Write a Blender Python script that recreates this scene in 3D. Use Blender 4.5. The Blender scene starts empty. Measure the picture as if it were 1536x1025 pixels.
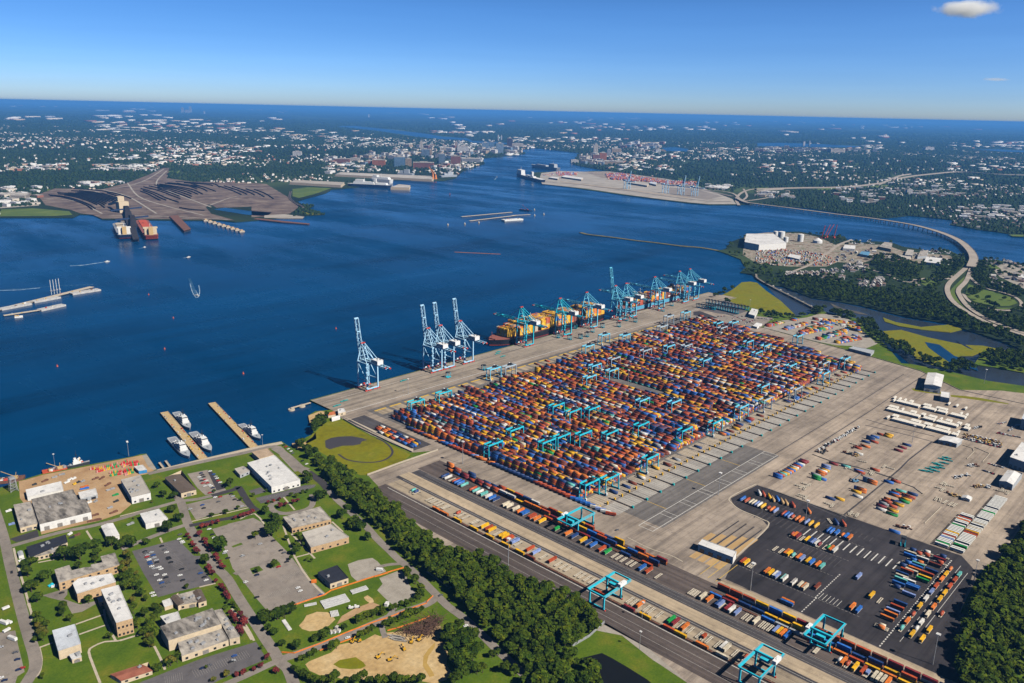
import bpy, bmesh, math, random
import numpy as np
from mathutils import Vector, Matrix
from mathutils.geometry import tessellate_polygon
R0 = random.Random(11)
scene = bpy.context.scene
COL = scene.collection
# ------------------------------------------------------------------ camera model (surveyed once from the photograph's vanishing points)
FPX, CX, CY, CAMH = 1220.0, 768.0, 512.5, 450.0
def _n(v): return v / np.linalg.norm(v)
_v1 = _n(np.array([1970 - CX, 192.5 - CY, FPX]))
_p0 = np.array([-CX, 149 - CY, FPX]); _p1 = np.array([1536 - CX, 183 - CY, FPX])
_dn = _n(np.cross(_p1, _p0)); _dn = _dn if _dn[1] > 0 else -_dn
_up = -_dn
_X = _n(_v1 - np.dot(_v1, _dn) * _dn)
CAMR = np.array([_X, np.cross(_up, _X), _up])
def px(x, y, z=0.0):
    """ground point (terminal frame: X along the quay, Y towards the water, metres) seen at photo pixel x, y"""
    d = CAMR @ np.array([x - CX, y - CY, FPX]); t = (z - CAMH) / d[2]
    return (d[0] * t, d[1] * t)
FWD = CAMR @ np.array([0, 0, 1.0])
def depth(x, y): return x * FWD[0] + y * FWD[1] - CAMH * FWD[2]
CROP = dict(a1=(0,660,7.32), a2=(180,600,7.32), a3=(180,720,7.32), a4=(0,780,7.32), a5=(0,885,7.32), a6=(180,860,6.2125),
  a7=(360,660,7.32), a8=(360,780,5.696), b1=(400,860,6.2125), b2=(580,820,4.8), b3=(1100,720,7.32), b4=(1280,800,5.125),
  b5=(1150,640,7.32), b6=(1336,640,5.125), b7=(1336,560,7.32), b8=(1200,900,6.982), f1=(0,120,3.66), f2=(380,120,3.66),
  f3=(760,120,3.66), f4=(1136,120,3.66), m1=(0,400,3.66), m2=(380,400,3.66), m3=(760,380,3.66), m4=(1136,380,3.66),
  q1=(420,560,7.32), q5=(1040,420,5.856), q7=(1260,520,5.856), w0=(0,660,2.8075), w1=(380,660,2.8075), w2=(760,640,2.6625),
  w3=(1136,640,2.6625), r3=(1000,850,5.856), r4=(600,680,7.32), ph=(0,0,1))
def q(code, *pts, z=0.0):
    ox, oy, s = CROP[code]
    return [px(ox + x / s, oy + y / s, z) for x, y in pts]
def q1p(code, x, y, z=0.0): return q(code, (x, y), z=z)[0]
# ------------------------------------------------------------------ materials
MATS = {}
def _new(name):
    m = bpy.data.materials.new(name); m.use_nodes = True
    nt = m.node_tree; b = nt.nodes['Principled BSDF']; MATS[name] = m
    return m, nt, b
def _pos(nt, scale=(1, 1, 1)):
    g = nt.nodes.new('ShaderNodeNewGeometry'); mp = nt.nodes.new('ShaderNodeMapping')
    mp.inputs['Scale'].default_value = scale
    nt.links.new(g.outputs['Position'], mp.inputs['Vector']); return mp.outputs['Vector']
def _noise(nt, vec, scale, detail=4, rough=0.6):
    n = nt.nodes.new('ShaderNodeTexNoise'); n.inputs['Scale'].default_value = scale
    n.inputs['Detail'].default_value = detail; n.inputs['Roughness'].default_value = rough
    nt.links.new(vec, n.inputs['Vector']); return n.outputs['Fac']
def _ramp(nt, fac, stops):
    r = nt.nodes.new('ShaderNodeValToRGB'); el = r.color_ramp.elements
    while len(el) > len(stops): el.remove(el[-1])
    while len(el) < len(stops): el.new(0.5)
    for e, (p, c) in zip(el, stops):
        e.position = p; e.color = (*c, 1) if len(c) == 3 else c
    nt.links.new(fac, r.inputs['Fac']); return r.outputs['Color']
def _mix(nt, fac, a, b, mode='MIX'):
    m = nt.nodes.new('ShaderNodeMix'); m.data_type = 'RGBA'; m.blend_type = mode
    for s, v in ((m.inputs[0], fac), (m.inputs[6], a), (m.inputs[7], b)):
        if hasattr(v, 'links'): nt.links.new(v, s)
        elif isinstance(v, (int, float)): s.default_value = v
        else: s.default_value = (*v, 1)
    return m.outputs[2]
def mat(name, col, rough=0.75, var=0.18, scale=0.25, metal=0.0, rnd=0.0, big=0.0):
    """plain painted or mineral surface: a base colour with mottled dirt in world space"""
    if name in MATS: return MATS[name]
    m, nt, b = _new(name)
    f = _noise(nt, _pos(nt), scale)
    lo = tuple(max(0, c * (1 - var * 1.6)) for c in col); hi = tuple(min(1, c * (1 + var)) for c in col)
    c = _ramp(nt, f, [(0.3, lo), (0.7, hi)])
    if big:
        f2 = _noise(nt, _pos(nt), scale * 0.08, 3)
        c = _mix(nt, f2, c, _mix(nt, 1.0, c, (1 - big, 1 - big, 1 - big), 'MULTIPLY'))
    if rnd:
        oi = nt.nodes.new('ShaderNodeObjectInfo'); hs = nt.nodes.new('ShaderNodeHueSaturation')
        mr = nt.nodes.new('ShaderNodeMapRange'); mr.inputs['To Min'].default_value = 1 - rnd; mr.inputs['To Max'].default_value = 1 + rnd
        nt.links.new(oi.outputs['Random'], mr.inputs['Value']); nt.links.new(mr.outputs['Result'], hs.inputs['Value'])
        nt.links.new(c, hs.inputs['Color']); c = hs.outputs['Color']
    nt.links.new(c, b.inputs['Base Color']); b.inputs['Roughness'].default_value = rough; b.inputs['Metallic'].default_value = metal
    return m
def patchy(name, stops, scale, rough=0.95, scale2=None, stops2=None, stretch=(1, 1, 1), detail=6):
    """ground cover made of several colours in patches"""
    if name in MATS: return MATS[name]
    m, nt, b = _new(name)
    c = _ramp(nt, _noise(nt, _pos(nt, stretch), scale, detail, 0.65), stops)
    if scale2:
        c2 = _ramp(nt, _noise(nt, _pos(nt), scale2, 3, 0.6), stops2)
        c = _mix(nt, 1.0, c, c2, 'MULTIPLY')
    nt.links.new(c, b.inputs['Base Color']); b.inputs['Roughness'].default_value = rough
    try: b.inputs['Specular IOR Level'].default_value = 0.15
    except Exception: pass
    return m
def paving(name, col, slab=6.0, joint=0.75, dirt=0.35, tracks=None, rough=0.85):
    """concrete or asphalt: slabs with joints, stains, and long tyre tracks along one axis"""
    if name in MATS: return MATS[name]
    m, nt, b = _new(name)
    fine = _noise(nt, _pos(nt), 0.9, 5, 0.7); broad = _noise(nt, _pos(nt), 0.018, 4, 0.62)
    c = _ramp(nt, fine, [(0.25, tuple(x * 0.88 for x in col)), (0.75, tuple(min(1, x * 1.1) for x in col))])
    c = _mix(nt, 1.0, c, _ramp(nt, broad, [(0.3, (1 - dirt,) * 3), (0.62, (1.0, 1.0, 1.0))]), 'MULTIPLY')
    mid = _noise(nt, _pos(nt), 0.11, 5, 0.72)
    c = _mix(nt, 1.0, c, _ramp(nt, mid, [(0.33, (0.74, 0.73, 0.73)), (0.47, (0.98, 0.98, 0.98)), (0.68, (1.06, 1.05, 1.04))]), 'MULTIPLY')
    if tracks:
        sx, sy = (0.0025, 0.11) if tracks == 'X' else (0.11, 0.0025)
        t = _noise(nt, _pos(nt, (sx, sy, 0)), 1.0, 6, 0.75)
        c = _mix(nt, 1.0, c, _ramp(nt, t, [(0.36, (0.60, 0.59, 0.60)), (0.5, (0.93, 0.92, 0.91)), (0.62, (1.08, 1.07, 1.06))]), 'MULTIPLY')
    if slab:
        br = nt.nodes.new('ShaderNodeTexBrick'); br.offset = 0.0
        br.inputs['Scale'].default_value = 1.0; br.inputs['Brick Width'].default_value = slab; br.inputs['Row Height'].default_value = slab
        br.inputs['Mortar Size'].default_value = 0.09; br.inputs['Color1'].default_value = (1, 1, 1, 1)
        br.inputs['Color2'].default_value = (0.93, 0.93, 0.93, 1); br.inputs['Mortar'].default_value = (joint, joint, joint, 1)
        nt.links.new(_pos(nt), br.inputs['Vector'])
        c = _mix(nt, 1.0, c, br.outputs['Color'], 'MULTIPLY')
    nt.links.new(c, b.inputs['Base Color']); b.inputs['Roughness'].default_value = rough
    try: b.inputs['Specular IOR Level'].default_value = 0.25
    except Exception: pass
    return m
def leaf_mat(name, dark, light, rnd=0.25):
    if name in MATS: return MATS[name]
    m, nt, b = _new(name)
    f = _noise(nt, _pos(nt), 0.35, 4, 0.7)
    c = _ramp(nt, f, [(0.3, dark), (0.7, light)])
    kindn = _ramp(nt, _noise(nt, _pos(nt, (1, 1, 0)), 0.11, 3, 0.7), [(0.34, (0.55, 0.66, 0.7)), (0.5, (1.0, 1.0, 1.0)), (0.66, (1.75, 1.4, 0.9))])
    c = _mix(nt, 1.0, c, kindn, 'MULTIPLY')
    oi = nt.nodes.new('ShaderNodeObjectInfo'); hs = nt.nodes.new('ShaderNodeHueSaturation')
    mr = nt.nodes.new('ShaderNodeMapRange'); mr.inputs['To Min'].default_value = 1 - rnd; mr.inputs['To Max'].default_value = 1 + rnd
    nt.links.new(oi.outputs['Random'], mr.inputs['Value']); nt.links.new(mr.outputs['Result'], hs.inputs['Value'])
    nt.links.new(c, hs.inputs['Color']); nt.links.new(hs.outputs['Color'], b.inputs['Base Color'])
    b.inputs['Roughness'].default_value = 0.9
    try: b.inputs['Specular IOR Level'].default_value = 0.1
    except Exception: pass
    return m
# ------------------------------------------------------------------ mesh builder
class MB:
    def __init__(s): s.v, s.f, s.m = [], [], []
    def add(s, vs, fs, mi=0):
        o = len(s.v); s.v.extend(vs); s.f.extend([tuple(i + o for i in f) for f in fs]); s.m.extend([mi] * len(fs)); return s
    def box(s, c, d, rot=0.0, mi=0, taper=1.0, mtop=None):
        """c = centre of the base, d = size, rot about z; taper scales the top"""
        x, y, z = c; l, w, h = d; ca, sa = math.cos(rot), math.sin(rot); vs = []
        for k, t in ((0, 1.0), (h, taper)):
            for u, v in ((-1, -1), (1, -1), (1, 1), (-1, 1)):
                a, b = u * l / 2 * t, v * w / 2 * t
                vs.append((x + a * ca - b * sa, y + a * sa + b * ca, z + k))
        s.add(vs, [(3, 2, 1, 0), (0, 1, 5, 4), (1, 2, 6, 5), (2, 3, 7, 6), (3, 0, 4, 7)], mi)
        return s.add([vs[4], vs[5], vs[6], vs[7]], [(0, 1, 2, 3)], mi if mtop is None else mtop)
    def beam(s, a, b, w, h=None, mi=0):
        a, b = Vector(a), Vector(b); h = h or w; d = (b - a)
        if d.length < 1e-6: return s
        d.normalize(); up = Vector((0, 0, 1)) if abs(d.z) < 0.97 else Vector((1, 0, 0))
        r = d.cross(up).normalized(); u = r.cross(d).normalized(); vs = []
        for p in (a, b):
            for i, j in ((-1, -1), (1, -1), (1, 1), (-1, 1)):
                vs.append(tuple(p + r * (i * w / 2) + u * (j * h / 2)))
        return s.add(vs, [(0, 1, 2, 3), (7, 6, 5, 4), (0, 4, 5, 1), (1, 5, 6, 2), (2, 6, 7, 3), (3, 7, 4, 0)], mi)
    def cyl(s, c, r, h, n=12, mi=0, r2=None, dome=0.0):
        x, y, z = c; r2 = r if r2 is None else r2; vs = []
        for k, rr in ((0, r), (h, r2)):
            vs += [(x + rr * math.cos(2 * math.pi * i / n), y + rr * math.sin(2 * math.pi * i / n), z + k) for i in range(n)]
        vs.append((x, y, z + h + dome))
        fs = [(i, (i + 1) % n, n + (i + 1) % n, n + i) for i in range(n)] + [(n + i, n + (i + 1) % n, 2 * n) for i in range(n)]
        return s.add(vs, fs, mi)
    def prism(s, poly, z0, z1, mi=0, mtop=None, cap=True):
        p = [(a, b) for a, b in poly]
        if sum(p[i][0] * p[(i + 1) % len(p)][1] - p[(i + 1) % len(p)][0] * p[i][1] for i in range(len(p))) < 0: p = p[::-1]
        n = len(p); vs = [(a, b, z0) for a, b in p] + [(a, b, z1) for a, b in p]
        s.add(vs, [(i, (i + 1) % n, n + (i + 1) % n, n + i) for i in range(n)], mi)
        if cap:
            tv = [(a, b, z1) for a, b in p]
            tris = tessellate_polygon([[Vector(t) for t in tv]])
            out = []
            for t in tris:
                a, b, c = (tv[i] for i in t)
                out.append(t if (b[0]-a[0])*(c[1]-a[1])-(b[1]-a[1])*(c[0]-a[0]) > 0 else t[::-1])
            s.add(tv, out, mi if mtop is None else mtop)
        return s
    def gable(s, c, d, rot, eave, ridge, mi=0, mroof=1, over=0.3):
        """gabled house: walls to eave, roof to ridge, ridge along the long side"""
        x, y, z = c; l, w = d; ca, sa = math.cos(rot), math.sin(rot)
        P = lambda a, b, k: (x + a * ca - b * sa, y + a * sa + b * ca, z + k)
        L, W = l / 2, w / 2
        s.add([P(-L,-W,0),P(L,-W,0),P(L,W,0),P(-L,W,0),P(-L,-W,eave),P(L,-W,eave),P(L,W,eave),P(-L,W,eave),P(-L,0,ridge),P(L,0,ridge)],
              [(0,1,5,4),(2,3,7,6),(1,2,6,9,5),(3,0,4,8,7)], mi)
        if mroof is not None:
            L += over; e = eave - over * (ridge - eave) / W; W += over
            s.add([P(-L,-W,e),P(L,-W,e),P(L,0,ridge+.05),P(-L,0,ridge+.05),P(L,W,e),P(-L,W,e)], [(0,1,2,3),(3,2,4,5)], mroof)
        return s
    def mesh(s, name, mats):
        me = bpy.data.meshes.new(name); me.from_pydata(s.v, [], s.f)
        for m in mats: me.materials.append(m)
        if len(mats) > 1: me.polygons.foreach_set('material_index', np.array(s.m, dtype=np.int32))
        me.update(); return me
    def build(s, name, mats, parent=None):
        if not isinstance(mats, (list, tuple)): mats = [mats]
        return obj(name, s.mesh(name, mats), parent)
def obj(name, me, parent=None, loc=None, rot=None, scl=None):
    o = bpy.data.objects.new(name, me); COL.objects.link(o)
    if parent is not None: o.parent = parent
    if loc is not None: o.location = loc
    if rot is not None: o.rotation_euler = (0, 0, rot)
    if scl is not None: o.scale = scl if hasattr(scl, '__len__') else (scl,) * 3
    return o
def np_mesh(name, V, F, mats, mi=None):
    """V (n,3) and quads/tris F (m,k) straight into a mesh"""
    me = bpy.data.meshes.new(name); k = F.shape[1]
    me.vertices.add(len(V)); me.vertices.foreach_set('co', V.astype(np.float32).ravel())
    me.loops.add(F.size); me.loops.foreach_set('vertex_index', F.astype(np.int32).ravel())
    me.polygons.add(len(F)); me.polygons.foreach_set('loop_start', np.arange(0, F.size, k, dtype=np.int32))
    me.polygons.foreach_set('loop_total', np.full(len(F), k, dtype=np.int32))
    for m in mats: me.materials.append(m)
    if mi is not None: me.polygons.foreach_set('material_index', mi.astype(np.int32))
    me.update(calc_edges=True); return me
def tag(o, label=None, cat=None, group=None, kind=None):
    if label: o['label'] = label
    if cat: o['category'] = cat
    if group: o['group'] = group
    if kind: o['kind'] = kind
    return o
def empty(name, loc=(0, 0, 0), rot=0.0):
    o = bpy.data.objects.new(name, None); COL.objects.link(o); o.location = loc; o.rotation_euler = (0, 0, rot); o.empty_display_size = 0.5
    return o
def dup(root, loc, rot=0.0, scl=None):
    """copy of a thing with copies of its parts and sub-parts"""
    r = root.copy(); COL.objects.link(r); r.location = loc; r.rotation_euler = (0, 0, rot)
    if scl is not None: r.scale = (scl,) * 3
    for ch in root.children:
        c = ch.copy(); COL.objects.link(c); c.parent = r
        for g in ch.children:
            d = g.copy(); COL.objects.link(d); d.parent = c
    return r
def sheet(name, pts, z, m, kind='structure', skirt=0.0):
    """flat surface with a real edge: outline in metres, optional vertical edge going down"""
    mb = MB()
    mb.prism(pts, z - skirt, z) if skirt else mb.prism(pts, z - 0.02, z)
    o = mb.build(name, m); tag(o, kind=kind); return o
def inside(poly):
    P = np.array(poly)
    def f(x, y):
        n = len(P); c = False; j = n - 1
        for i in range(n):
            if (P[i,1] > y) != (P[j,1] > y) and x < (P[j,0]-P[i,0])*(y-P[i,1])/(P[j,1]-P[i,1]+1e-12)+P[i,0]: c = not c
            j = i
        return c
    return f
def np_inside(poly, x, y):
    P = np.array(poly); c = np.zeros(len(x), bool); j = len(P) - 1
    for i in range(len(P)):
        a = (P[i,1] > y) != (P[j,1] > y)
        c ^= a & (x < (P[j,0]-P[i,0])*(y-P[i,1])/(P[j,1]-P[i,1]+1e-12)+P[i,0]); j = i
    return c
def ribbon(name, pts, w, z, m, kind='structure', thick=0.02):
    """road or strip of width w along a ground polyline"""
    P = [Vector((a, b)) for a, b in pts]; L, Rr = [], []
    for i, p in enumerate(P):
        d = (P[min(i+1, len(P)-1)] - P[max(i-1, 0)]).normalized(); n = Vector((-d.y, d.x)) * (w / 2)
        L.append(p + n); Rr.append(p - n)
    mb = MB(); n = len(P)
    vs = [(*v, z) for v in L] + [(*v, z) for v in Rr] + [(*v, z - thick) for v in L] + [(*v, z - thick) for v in Rr]
    fs = []
    for i in range(n - 1):
        fs += [(i, n+i, n+i+1, i+1), (i, i+1, 2*n+i+1, 2*n+i), (n+i, 3*n+i, 3*n+i+1, n+i+1)]
    mb.add(vs, fs); o = mb.build(name, m)
    if kind: tag(o, kind=kind)
    return o
def smooth(pts, n=4):
    """Catmull-Rom through ground points"""
    P = [np.array(p) for p in pts]; P = [2*P[0]-P[1]] + P + [2*P[-1]-P[-2]]; out = []
    for i in range(1, len(P) - 2):
        for k in range(n):
            t = k / n; a, b, c, d = P[i-1], P[i], P[i+1], P[i+2]
            out.append(tuple(0.5*((2*b)+(-a+c)*t+(2*a-5*b+4*c-d)*t*t+(-a+3*b-3*c+d)*t**3)))
    return out + [tuple(P[-2])]
ORD = ['first','second','third','fourth','fifth','sixth','seventh','eighth','ninth','tenth','eleventh','twelfth','thirteenth','fourteenth','fifteenth','sixteenth','seventeenth','eighteenth','nineteenth']
TENS = {2:'twenty',3:'thirty',4:'forty',5:'fifty',6:'sixty',7:'seventy',8:'eighty',9:'ninety'}
def nth(i):
    """0-based ordinal word"""
    n = i + 1
    if n < 20: return ORD[n-1]
    if n >= 100: return 'hundred and ' + nth(n - 101) if n > 100 else 'hundredth'
    return TENS[n//10][:-1] + 'ieth' if n % 10 == 0 else TENS[n//10] + '-' + ORD[n%10-1]
LANDMARKS = []          # (x, y, phrase)
PENDING = {}            # look -> [(object, x, y, category, group)]
def later(o, look, x, y, cat, group=None): PENDING.setdefault(look, []).append((o, x, y, cat, group))
def settle_labels():
    for look, rows in PENDING.items():
        near = {}
        for r in rows:
            k = min(LANDMARKS, key=lambda l: (l[0]-r[1])**2 + (l[1]-r[2])**2); near.setdefault(k, []).append(r)
        for k, rs in near.items():
            rs.sort(key=lambda r: (k[0]-r[1])**2 + (k[1]-r[2])**2)
            for i, r in enumerate(rs):
                how = 'closest to' if i == 0 else nth(i) + ' closest to'
                if len(rs) == 1: how = 'nearest to'
                tag(r[0], f'{look} {how} {k[2]}', r[3], r[4])
# ------------------------------------------------------------------ camera, sun, sky, air
cam = bpy.data.cameras.new('camera'); cam.sensor_width = 36; cam.lens = FPX / 1536 * 36
cam.clip_start = 1; cam.clip_end = 600000
co = bpy.data.objects.new('camera', cam); COL.objects.link(co)
r_, u_, f_ = CAMR @ np.array([1, 0, 0]), CAMR @ np.array([0, -1, 0]), CAMR @ np.array([0, 0, 1])
co.matrix_world = Matrix(((r_[0], u_[0], -f_[0], 0), (r_[1], u_[1], -f_[1], 0), (r_[2], u_[2], -f_[2], CAMH), (0, 0, 0, 1)))
scene.camera = co
SUN = Vector((0.12, -0.72, 0.68)).normalized()
sl = bpy.data.lights.new('sun', 'SUN'); sl.energy = 5.0; sl.angle = math.radians(0.53); sl.color = (1.0, 0.94, 0.84)
so = bpy.data.objects.new('sun', sl); COL.objects.link(so); so.rotation_euler = SUN.to_track_quat('Z', 'Y').to_euler(); so.location = (500, -500, 900)
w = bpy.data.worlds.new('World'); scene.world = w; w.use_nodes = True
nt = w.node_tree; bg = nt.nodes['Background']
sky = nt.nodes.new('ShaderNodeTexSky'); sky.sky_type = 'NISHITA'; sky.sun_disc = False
sky.sun_elevation = math.asin(SUN.z); sky.sun_rotation = math.atan2(SUN.x, SUN.y)
sky.altitude = 400; sky.air_density = 1.0; sky.dust_density = 1.7; sky.ozone_density = 8.5
tc = nt.nodes.new('ShaderNodeTexCoord'); mp = nt.nodes.new('ShaderNodeMapping'); mp.inputs['Scale'].default_value = (1, 1, 2.0)
mp.inputs['Location'].default_value = (0, 0, 0.02)
nt.links.new(tc.outputs['Generated'], mp.inputs['Vector']); nt.links.new(mp.outputs['Vector'], sky.inputs['Vector'])
hs = nt.nodes.new('ShaderNodeHueSaturation'); hs.inputs['Saturation'].default_value = 1.16; hs.inputs['Value'].default_value = 1.0
nt.links.new(sky.outputs['Color'], hs.inputs['Color']); tint = nt.nodes.new('ShaderNodeMix'); tint.data_type = 'RGBA'; tint.blend_type = 'MULTIPLY'; tint.inputs[0].default_value = 1.0; tint.inputs[7].default_value = (1.0, 0.95, 1.0, 1)
nt.links.new(hs.outputs['Color'], tint.inputs[6])
# sky kept bright along the horizon, dimmed towards the zenith to cut fill light
thin = _ramp(nt, _noise(nt, (lambda m_: (setattr(m_.inputs['Scale'], 'default_value', (1.2, 1.2, 26.0)), nt.links.new(tc.outputs['Generated'], m_.inputs['Vector']), m_.outputs['Vector'])[2])(nt.nodes.new('ShaderNodeMapping')), 1.3, 5, 0.6), [(0.35, (0.965, 0.97, 0.98)), (0.7, (1.05, 1.04, 1.03))])
tint_out = _mix(nt, 1.0, tint.outputs[2], thin, 'MULTIPLY')
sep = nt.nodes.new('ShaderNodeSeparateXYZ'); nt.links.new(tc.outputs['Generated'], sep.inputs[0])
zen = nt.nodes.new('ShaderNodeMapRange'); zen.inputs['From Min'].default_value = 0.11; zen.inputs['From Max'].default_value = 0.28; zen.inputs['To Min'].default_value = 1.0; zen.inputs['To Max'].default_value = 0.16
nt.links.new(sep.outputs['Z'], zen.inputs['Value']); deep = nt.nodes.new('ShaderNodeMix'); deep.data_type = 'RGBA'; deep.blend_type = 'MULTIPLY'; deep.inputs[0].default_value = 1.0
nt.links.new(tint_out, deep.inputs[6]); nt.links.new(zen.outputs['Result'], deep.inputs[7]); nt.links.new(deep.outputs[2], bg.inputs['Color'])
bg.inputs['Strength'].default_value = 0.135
scene.view_settings.view_transform = 'Standard'; scene.view_settings.look = 'None'; scene.view_settings.exposure = 0.31; scene.view_settings.gamma = 1.0
scene.render.engine = 'CYCLES'
scene.cycles.use_denoising = True; scene.cycles.max_bounces = 8; scene.cycles.diffuse_bounces = 0; scene.cycles.glossy_bounces = 2
scene.cycles.transparent_max_bounces = 8; scene.cycles.volume_bounces = 8; scene.cycles.caustics_reflective = False; scene.cycles.caustics_refractive = False
FAR = 120000.0
def haze():
    m = bpy.data.materials.new('air'); m.use_nodes = True; t = m.node_tree; t.nodes.remove(t.nodes['Principled BSDF'])
    v = t.nodes.new('ShaderNodeVolumePrincipled'); v.inputs['Color'].default_value = (0.13, 0.43, 1.0, 1)
    v.inputs['Density'].default_value = 3.3e-5; v.inputs['Anisotropy'].default_value = 0.0
    t.links.new(v.outputs['Volume'], t.nodes['Material Output'].inputs['Volume'])
    mb = MB(); L = FAR * 2 + 20000; mb.box((0, 0, -4.5), (L, L, CAMH + 12 + 4.5)); o = mb.build('haze', m); tag(o, kind='stuff'); return o
haze()
# ------------------------------------------------------------------ ground materials
M_grass = patchy('lawn grass', [(0.3, (0.056, 0.112, 0.007)), (0.52, (0.094, 0.150, 0.009)), (0.70, (0.160, 0.168, 0.018)), (0.82, (0.25, 0.20, 0.08))], 0.03, scale2=0.5, stops2=[(0.25, (0.66, 0.7, 0.66)), (0.75, (1.15, 1.1, 1.0))])
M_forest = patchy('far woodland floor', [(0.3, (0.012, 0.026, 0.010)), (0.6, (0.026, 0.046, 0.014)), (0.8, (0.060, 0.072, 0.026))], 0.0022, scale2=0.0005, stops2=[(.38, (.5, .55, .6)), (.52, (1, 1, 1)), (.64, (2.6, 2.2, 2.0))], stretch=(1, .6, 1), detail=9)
M_marsh = patchy('marsh grass', [(0.25, (0.10, 0.105, 0.004)), (0.45, (0.20, 0.185, 0.004)), (0.6, (0.17, 0.18, 0.008)), (0.75, (0.27, 0.23, 0.02))], 0.02, scale2=0.15, stops2=[(0.2, (0.72,)*3), (0.8, (1.1,)*3)])
M_mud = patchy('mud bank', [(0.3, (0.05, 0.05, 0.05)), (0.7, (0.13, 0.115, 0.09))], 0.03)
M_sand = patchy('bare sand', [(0.25, (0.38, 0.24, 0.10)), (0.5, (0.52, 0.36, 0.17)), (0.75, (0.60, 0.46, 0.26))], 0.03, scale2=0.25, stops2=[(0.25, (0.7,)*3), (0.7, (1.08,)*3)])
M_dirt = patchy('trodden dirt', [(0.3, (0.34, 0.20, 0.10)), (0.55, (0.47, 0.31, 0.17)), (0.8, (0.52, 0.38, 0.24))], 0.04, scale2=0.5, stops2=[(0.2, (0.75,)*3), (0.8, (1.08,)*3)])
M_gravel = patchy('pale gravel', [(0.3, (0.27, 0.24, 0.20)), (0.7, (0.42, 0.38, 0.33))], 0.08, scale2=0.8, stops2=[(0.2, (0.8,)*3), (0.8, (1.08,)*3)])
M_conc = paving('terminal concrete', (0.39, 0.325, 0.265), 7.5, 0.8, 0.4, 'X')
M_apron = paving('wharf concrete', (0.37, 0.315, 0.255), 9.0, 0.78, 0.3, 'X')
M_right = paving('depot paving', (0.45, 0.37, 0.295), 8.0, 0.86, 0.42, 'X')
M_grey = paving('grey slab', (0.19, 0.175, 0.165), 8.0, 0.88, 0.25, 'X')
M_asph = paving('new asphalt', (0.050, 0.045, 0.050), 0, 1, 0.45, 'X')
M_asph2 = paving('worn asphalt', (0.085, 0.078, 0.082), 0, 1, 0.35, 'Y')
M_lot = paving('car park asphalt', (0.135, 0.125, 0.13), 0, 1, 0.3)
M_lotl = paving('pale car park', (0.30, 0.26, 0.225), 5.0, 0.85, 0.28)
M_road = paving('road surface', (0.27, 0.235, 0.205), 4.0, 0.85, 0.3)
M_drk = paving('dark road', (0.055, 0.05, 0.055), 0, 1, 0.2)
M_belt = paving('pale concrete strip', (0.50, 0.40, 0.28), 6.0, 0.85, 0.2, 'Y')
M_bal = paving('track ballast', (0.125, 0.10, 0.09), 0, 1, 0.3, 'Y')
M_walk = mat('footpath concrete', (0.47, 0.40, 0.31), 0.9, 0.12, 0.5)
M_white = mat('white road paint', (0.62, 0.60, 0.56), 0.7, 0.2, 0.8)
M_faded = mat('faded road paint', (0.34, 0.32, 0.30), 0.8, 0.3, 0.5)
M_yellow = mat('yellow road paint', (0.62, 0.40, 0.06), 0.7, 0.2, 0.8)
M_rail = mat('rail steel', (0.42, 0.38, 0.35), 0.5, 0.15, 0.5)
M_pad = paving('stacking pad concrete', (0.44, 0.36, 0.26), 6.0, 0.8, 0.25, 'Y')
M_padg = paving('exchange lane concrete', (0.40, 0.375, 0.34), 4.0, 0.8, 0.2, 'Y')
# ------------------------------------------------------------------ water
def water_mat(name, base, rough=0.22, streak=True, bump=0.6):
    m, nt, b = _new(name)
    g = _noise(nt, _pos(nt, (0.0007, 0.0032, 0)), 1.0, 6, 0.66)
    c = _ramp(nt, g, [(0.30, tuple(x * 0.45 for x in base)), (0.5, base), (0.62, tuple(x * 1.25 for x in base)), (0.75, (base[0] + .012, base[1] * 2.0, base[2] * 1.7))])
    nt.links.new(c, b.inputs['Base Color'])
    if streak:
        f = _noise(nt, _pos(nt, (0.0042, 0.0011, 0)), 1.0, 6, 0.7)
        rr = nt.nodes.new('ShaderNodeMapRange'); rr.inputs['From Min'].default_value = 0.35; rr.inputs['From Max'].default_value = 0.68
        rr.inputs['To Min'].default_value = rough * 0.5; rr.inputs['To Max'].default_value = rough * 2.2
        nt.links.new(f, rr.inputs['Value']); nt.links.new(rr.outputs['Result'], b.inputs['Roughness'])
    else: b.inputs['Roughness'].default_value = rough
    n1 = _noise(nt, _pos(nt), 0.07, 6, 0.75)
    bp = nt.nodes.new('ShaderNodeBump'); bp.inputs['Strength'].default_value = bump; bp.inputs['Distance'].default_value = 1.2
    nt.links.new(n1, bp.inputs['Height']); nt.links.new(bp.outputs['Normal'], b.inputs['Normal'])
    b.inputs['IOR'].default_value = 1.33
    try: b.inputs['Specular IOR Level'].default_value = 0.16
    except Exception: pass
    return m
M_water = water_mat('river water', (0.0, 0.038, 0.116), 0.2, True, 0.15)
M_creek = water_mat('creek water', (0.030, 0.040, 0.055), 0.2, False, 0.2)
M_pool = water_mat('marsh pool water', (0.055, 0.050, 0.055), 0.25, False, 0.1)
WZ = -2.5
wm = MB(); wm.prism([(-FAR, -FAR), (FAR, -FAR), (FAR, FAR), (-FAR, FAR)], WZ - 1, WZ)
tag(wm.build('river_water', M_water), kind='structure')
sheet('creek_water', q('m4', (-4,115),(60,172),(150,190),(300,248),(450,268),(560,290),(800,350),(1040,392),(1250,455),(1464,535),(1600,580),(1600,760),(1464,735),(1270,705),(1050,645),(840,605),(740,520),(640,470),(540,395),(300,360),(190,330)) , WZ + 0.35, M_creek)
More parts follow.
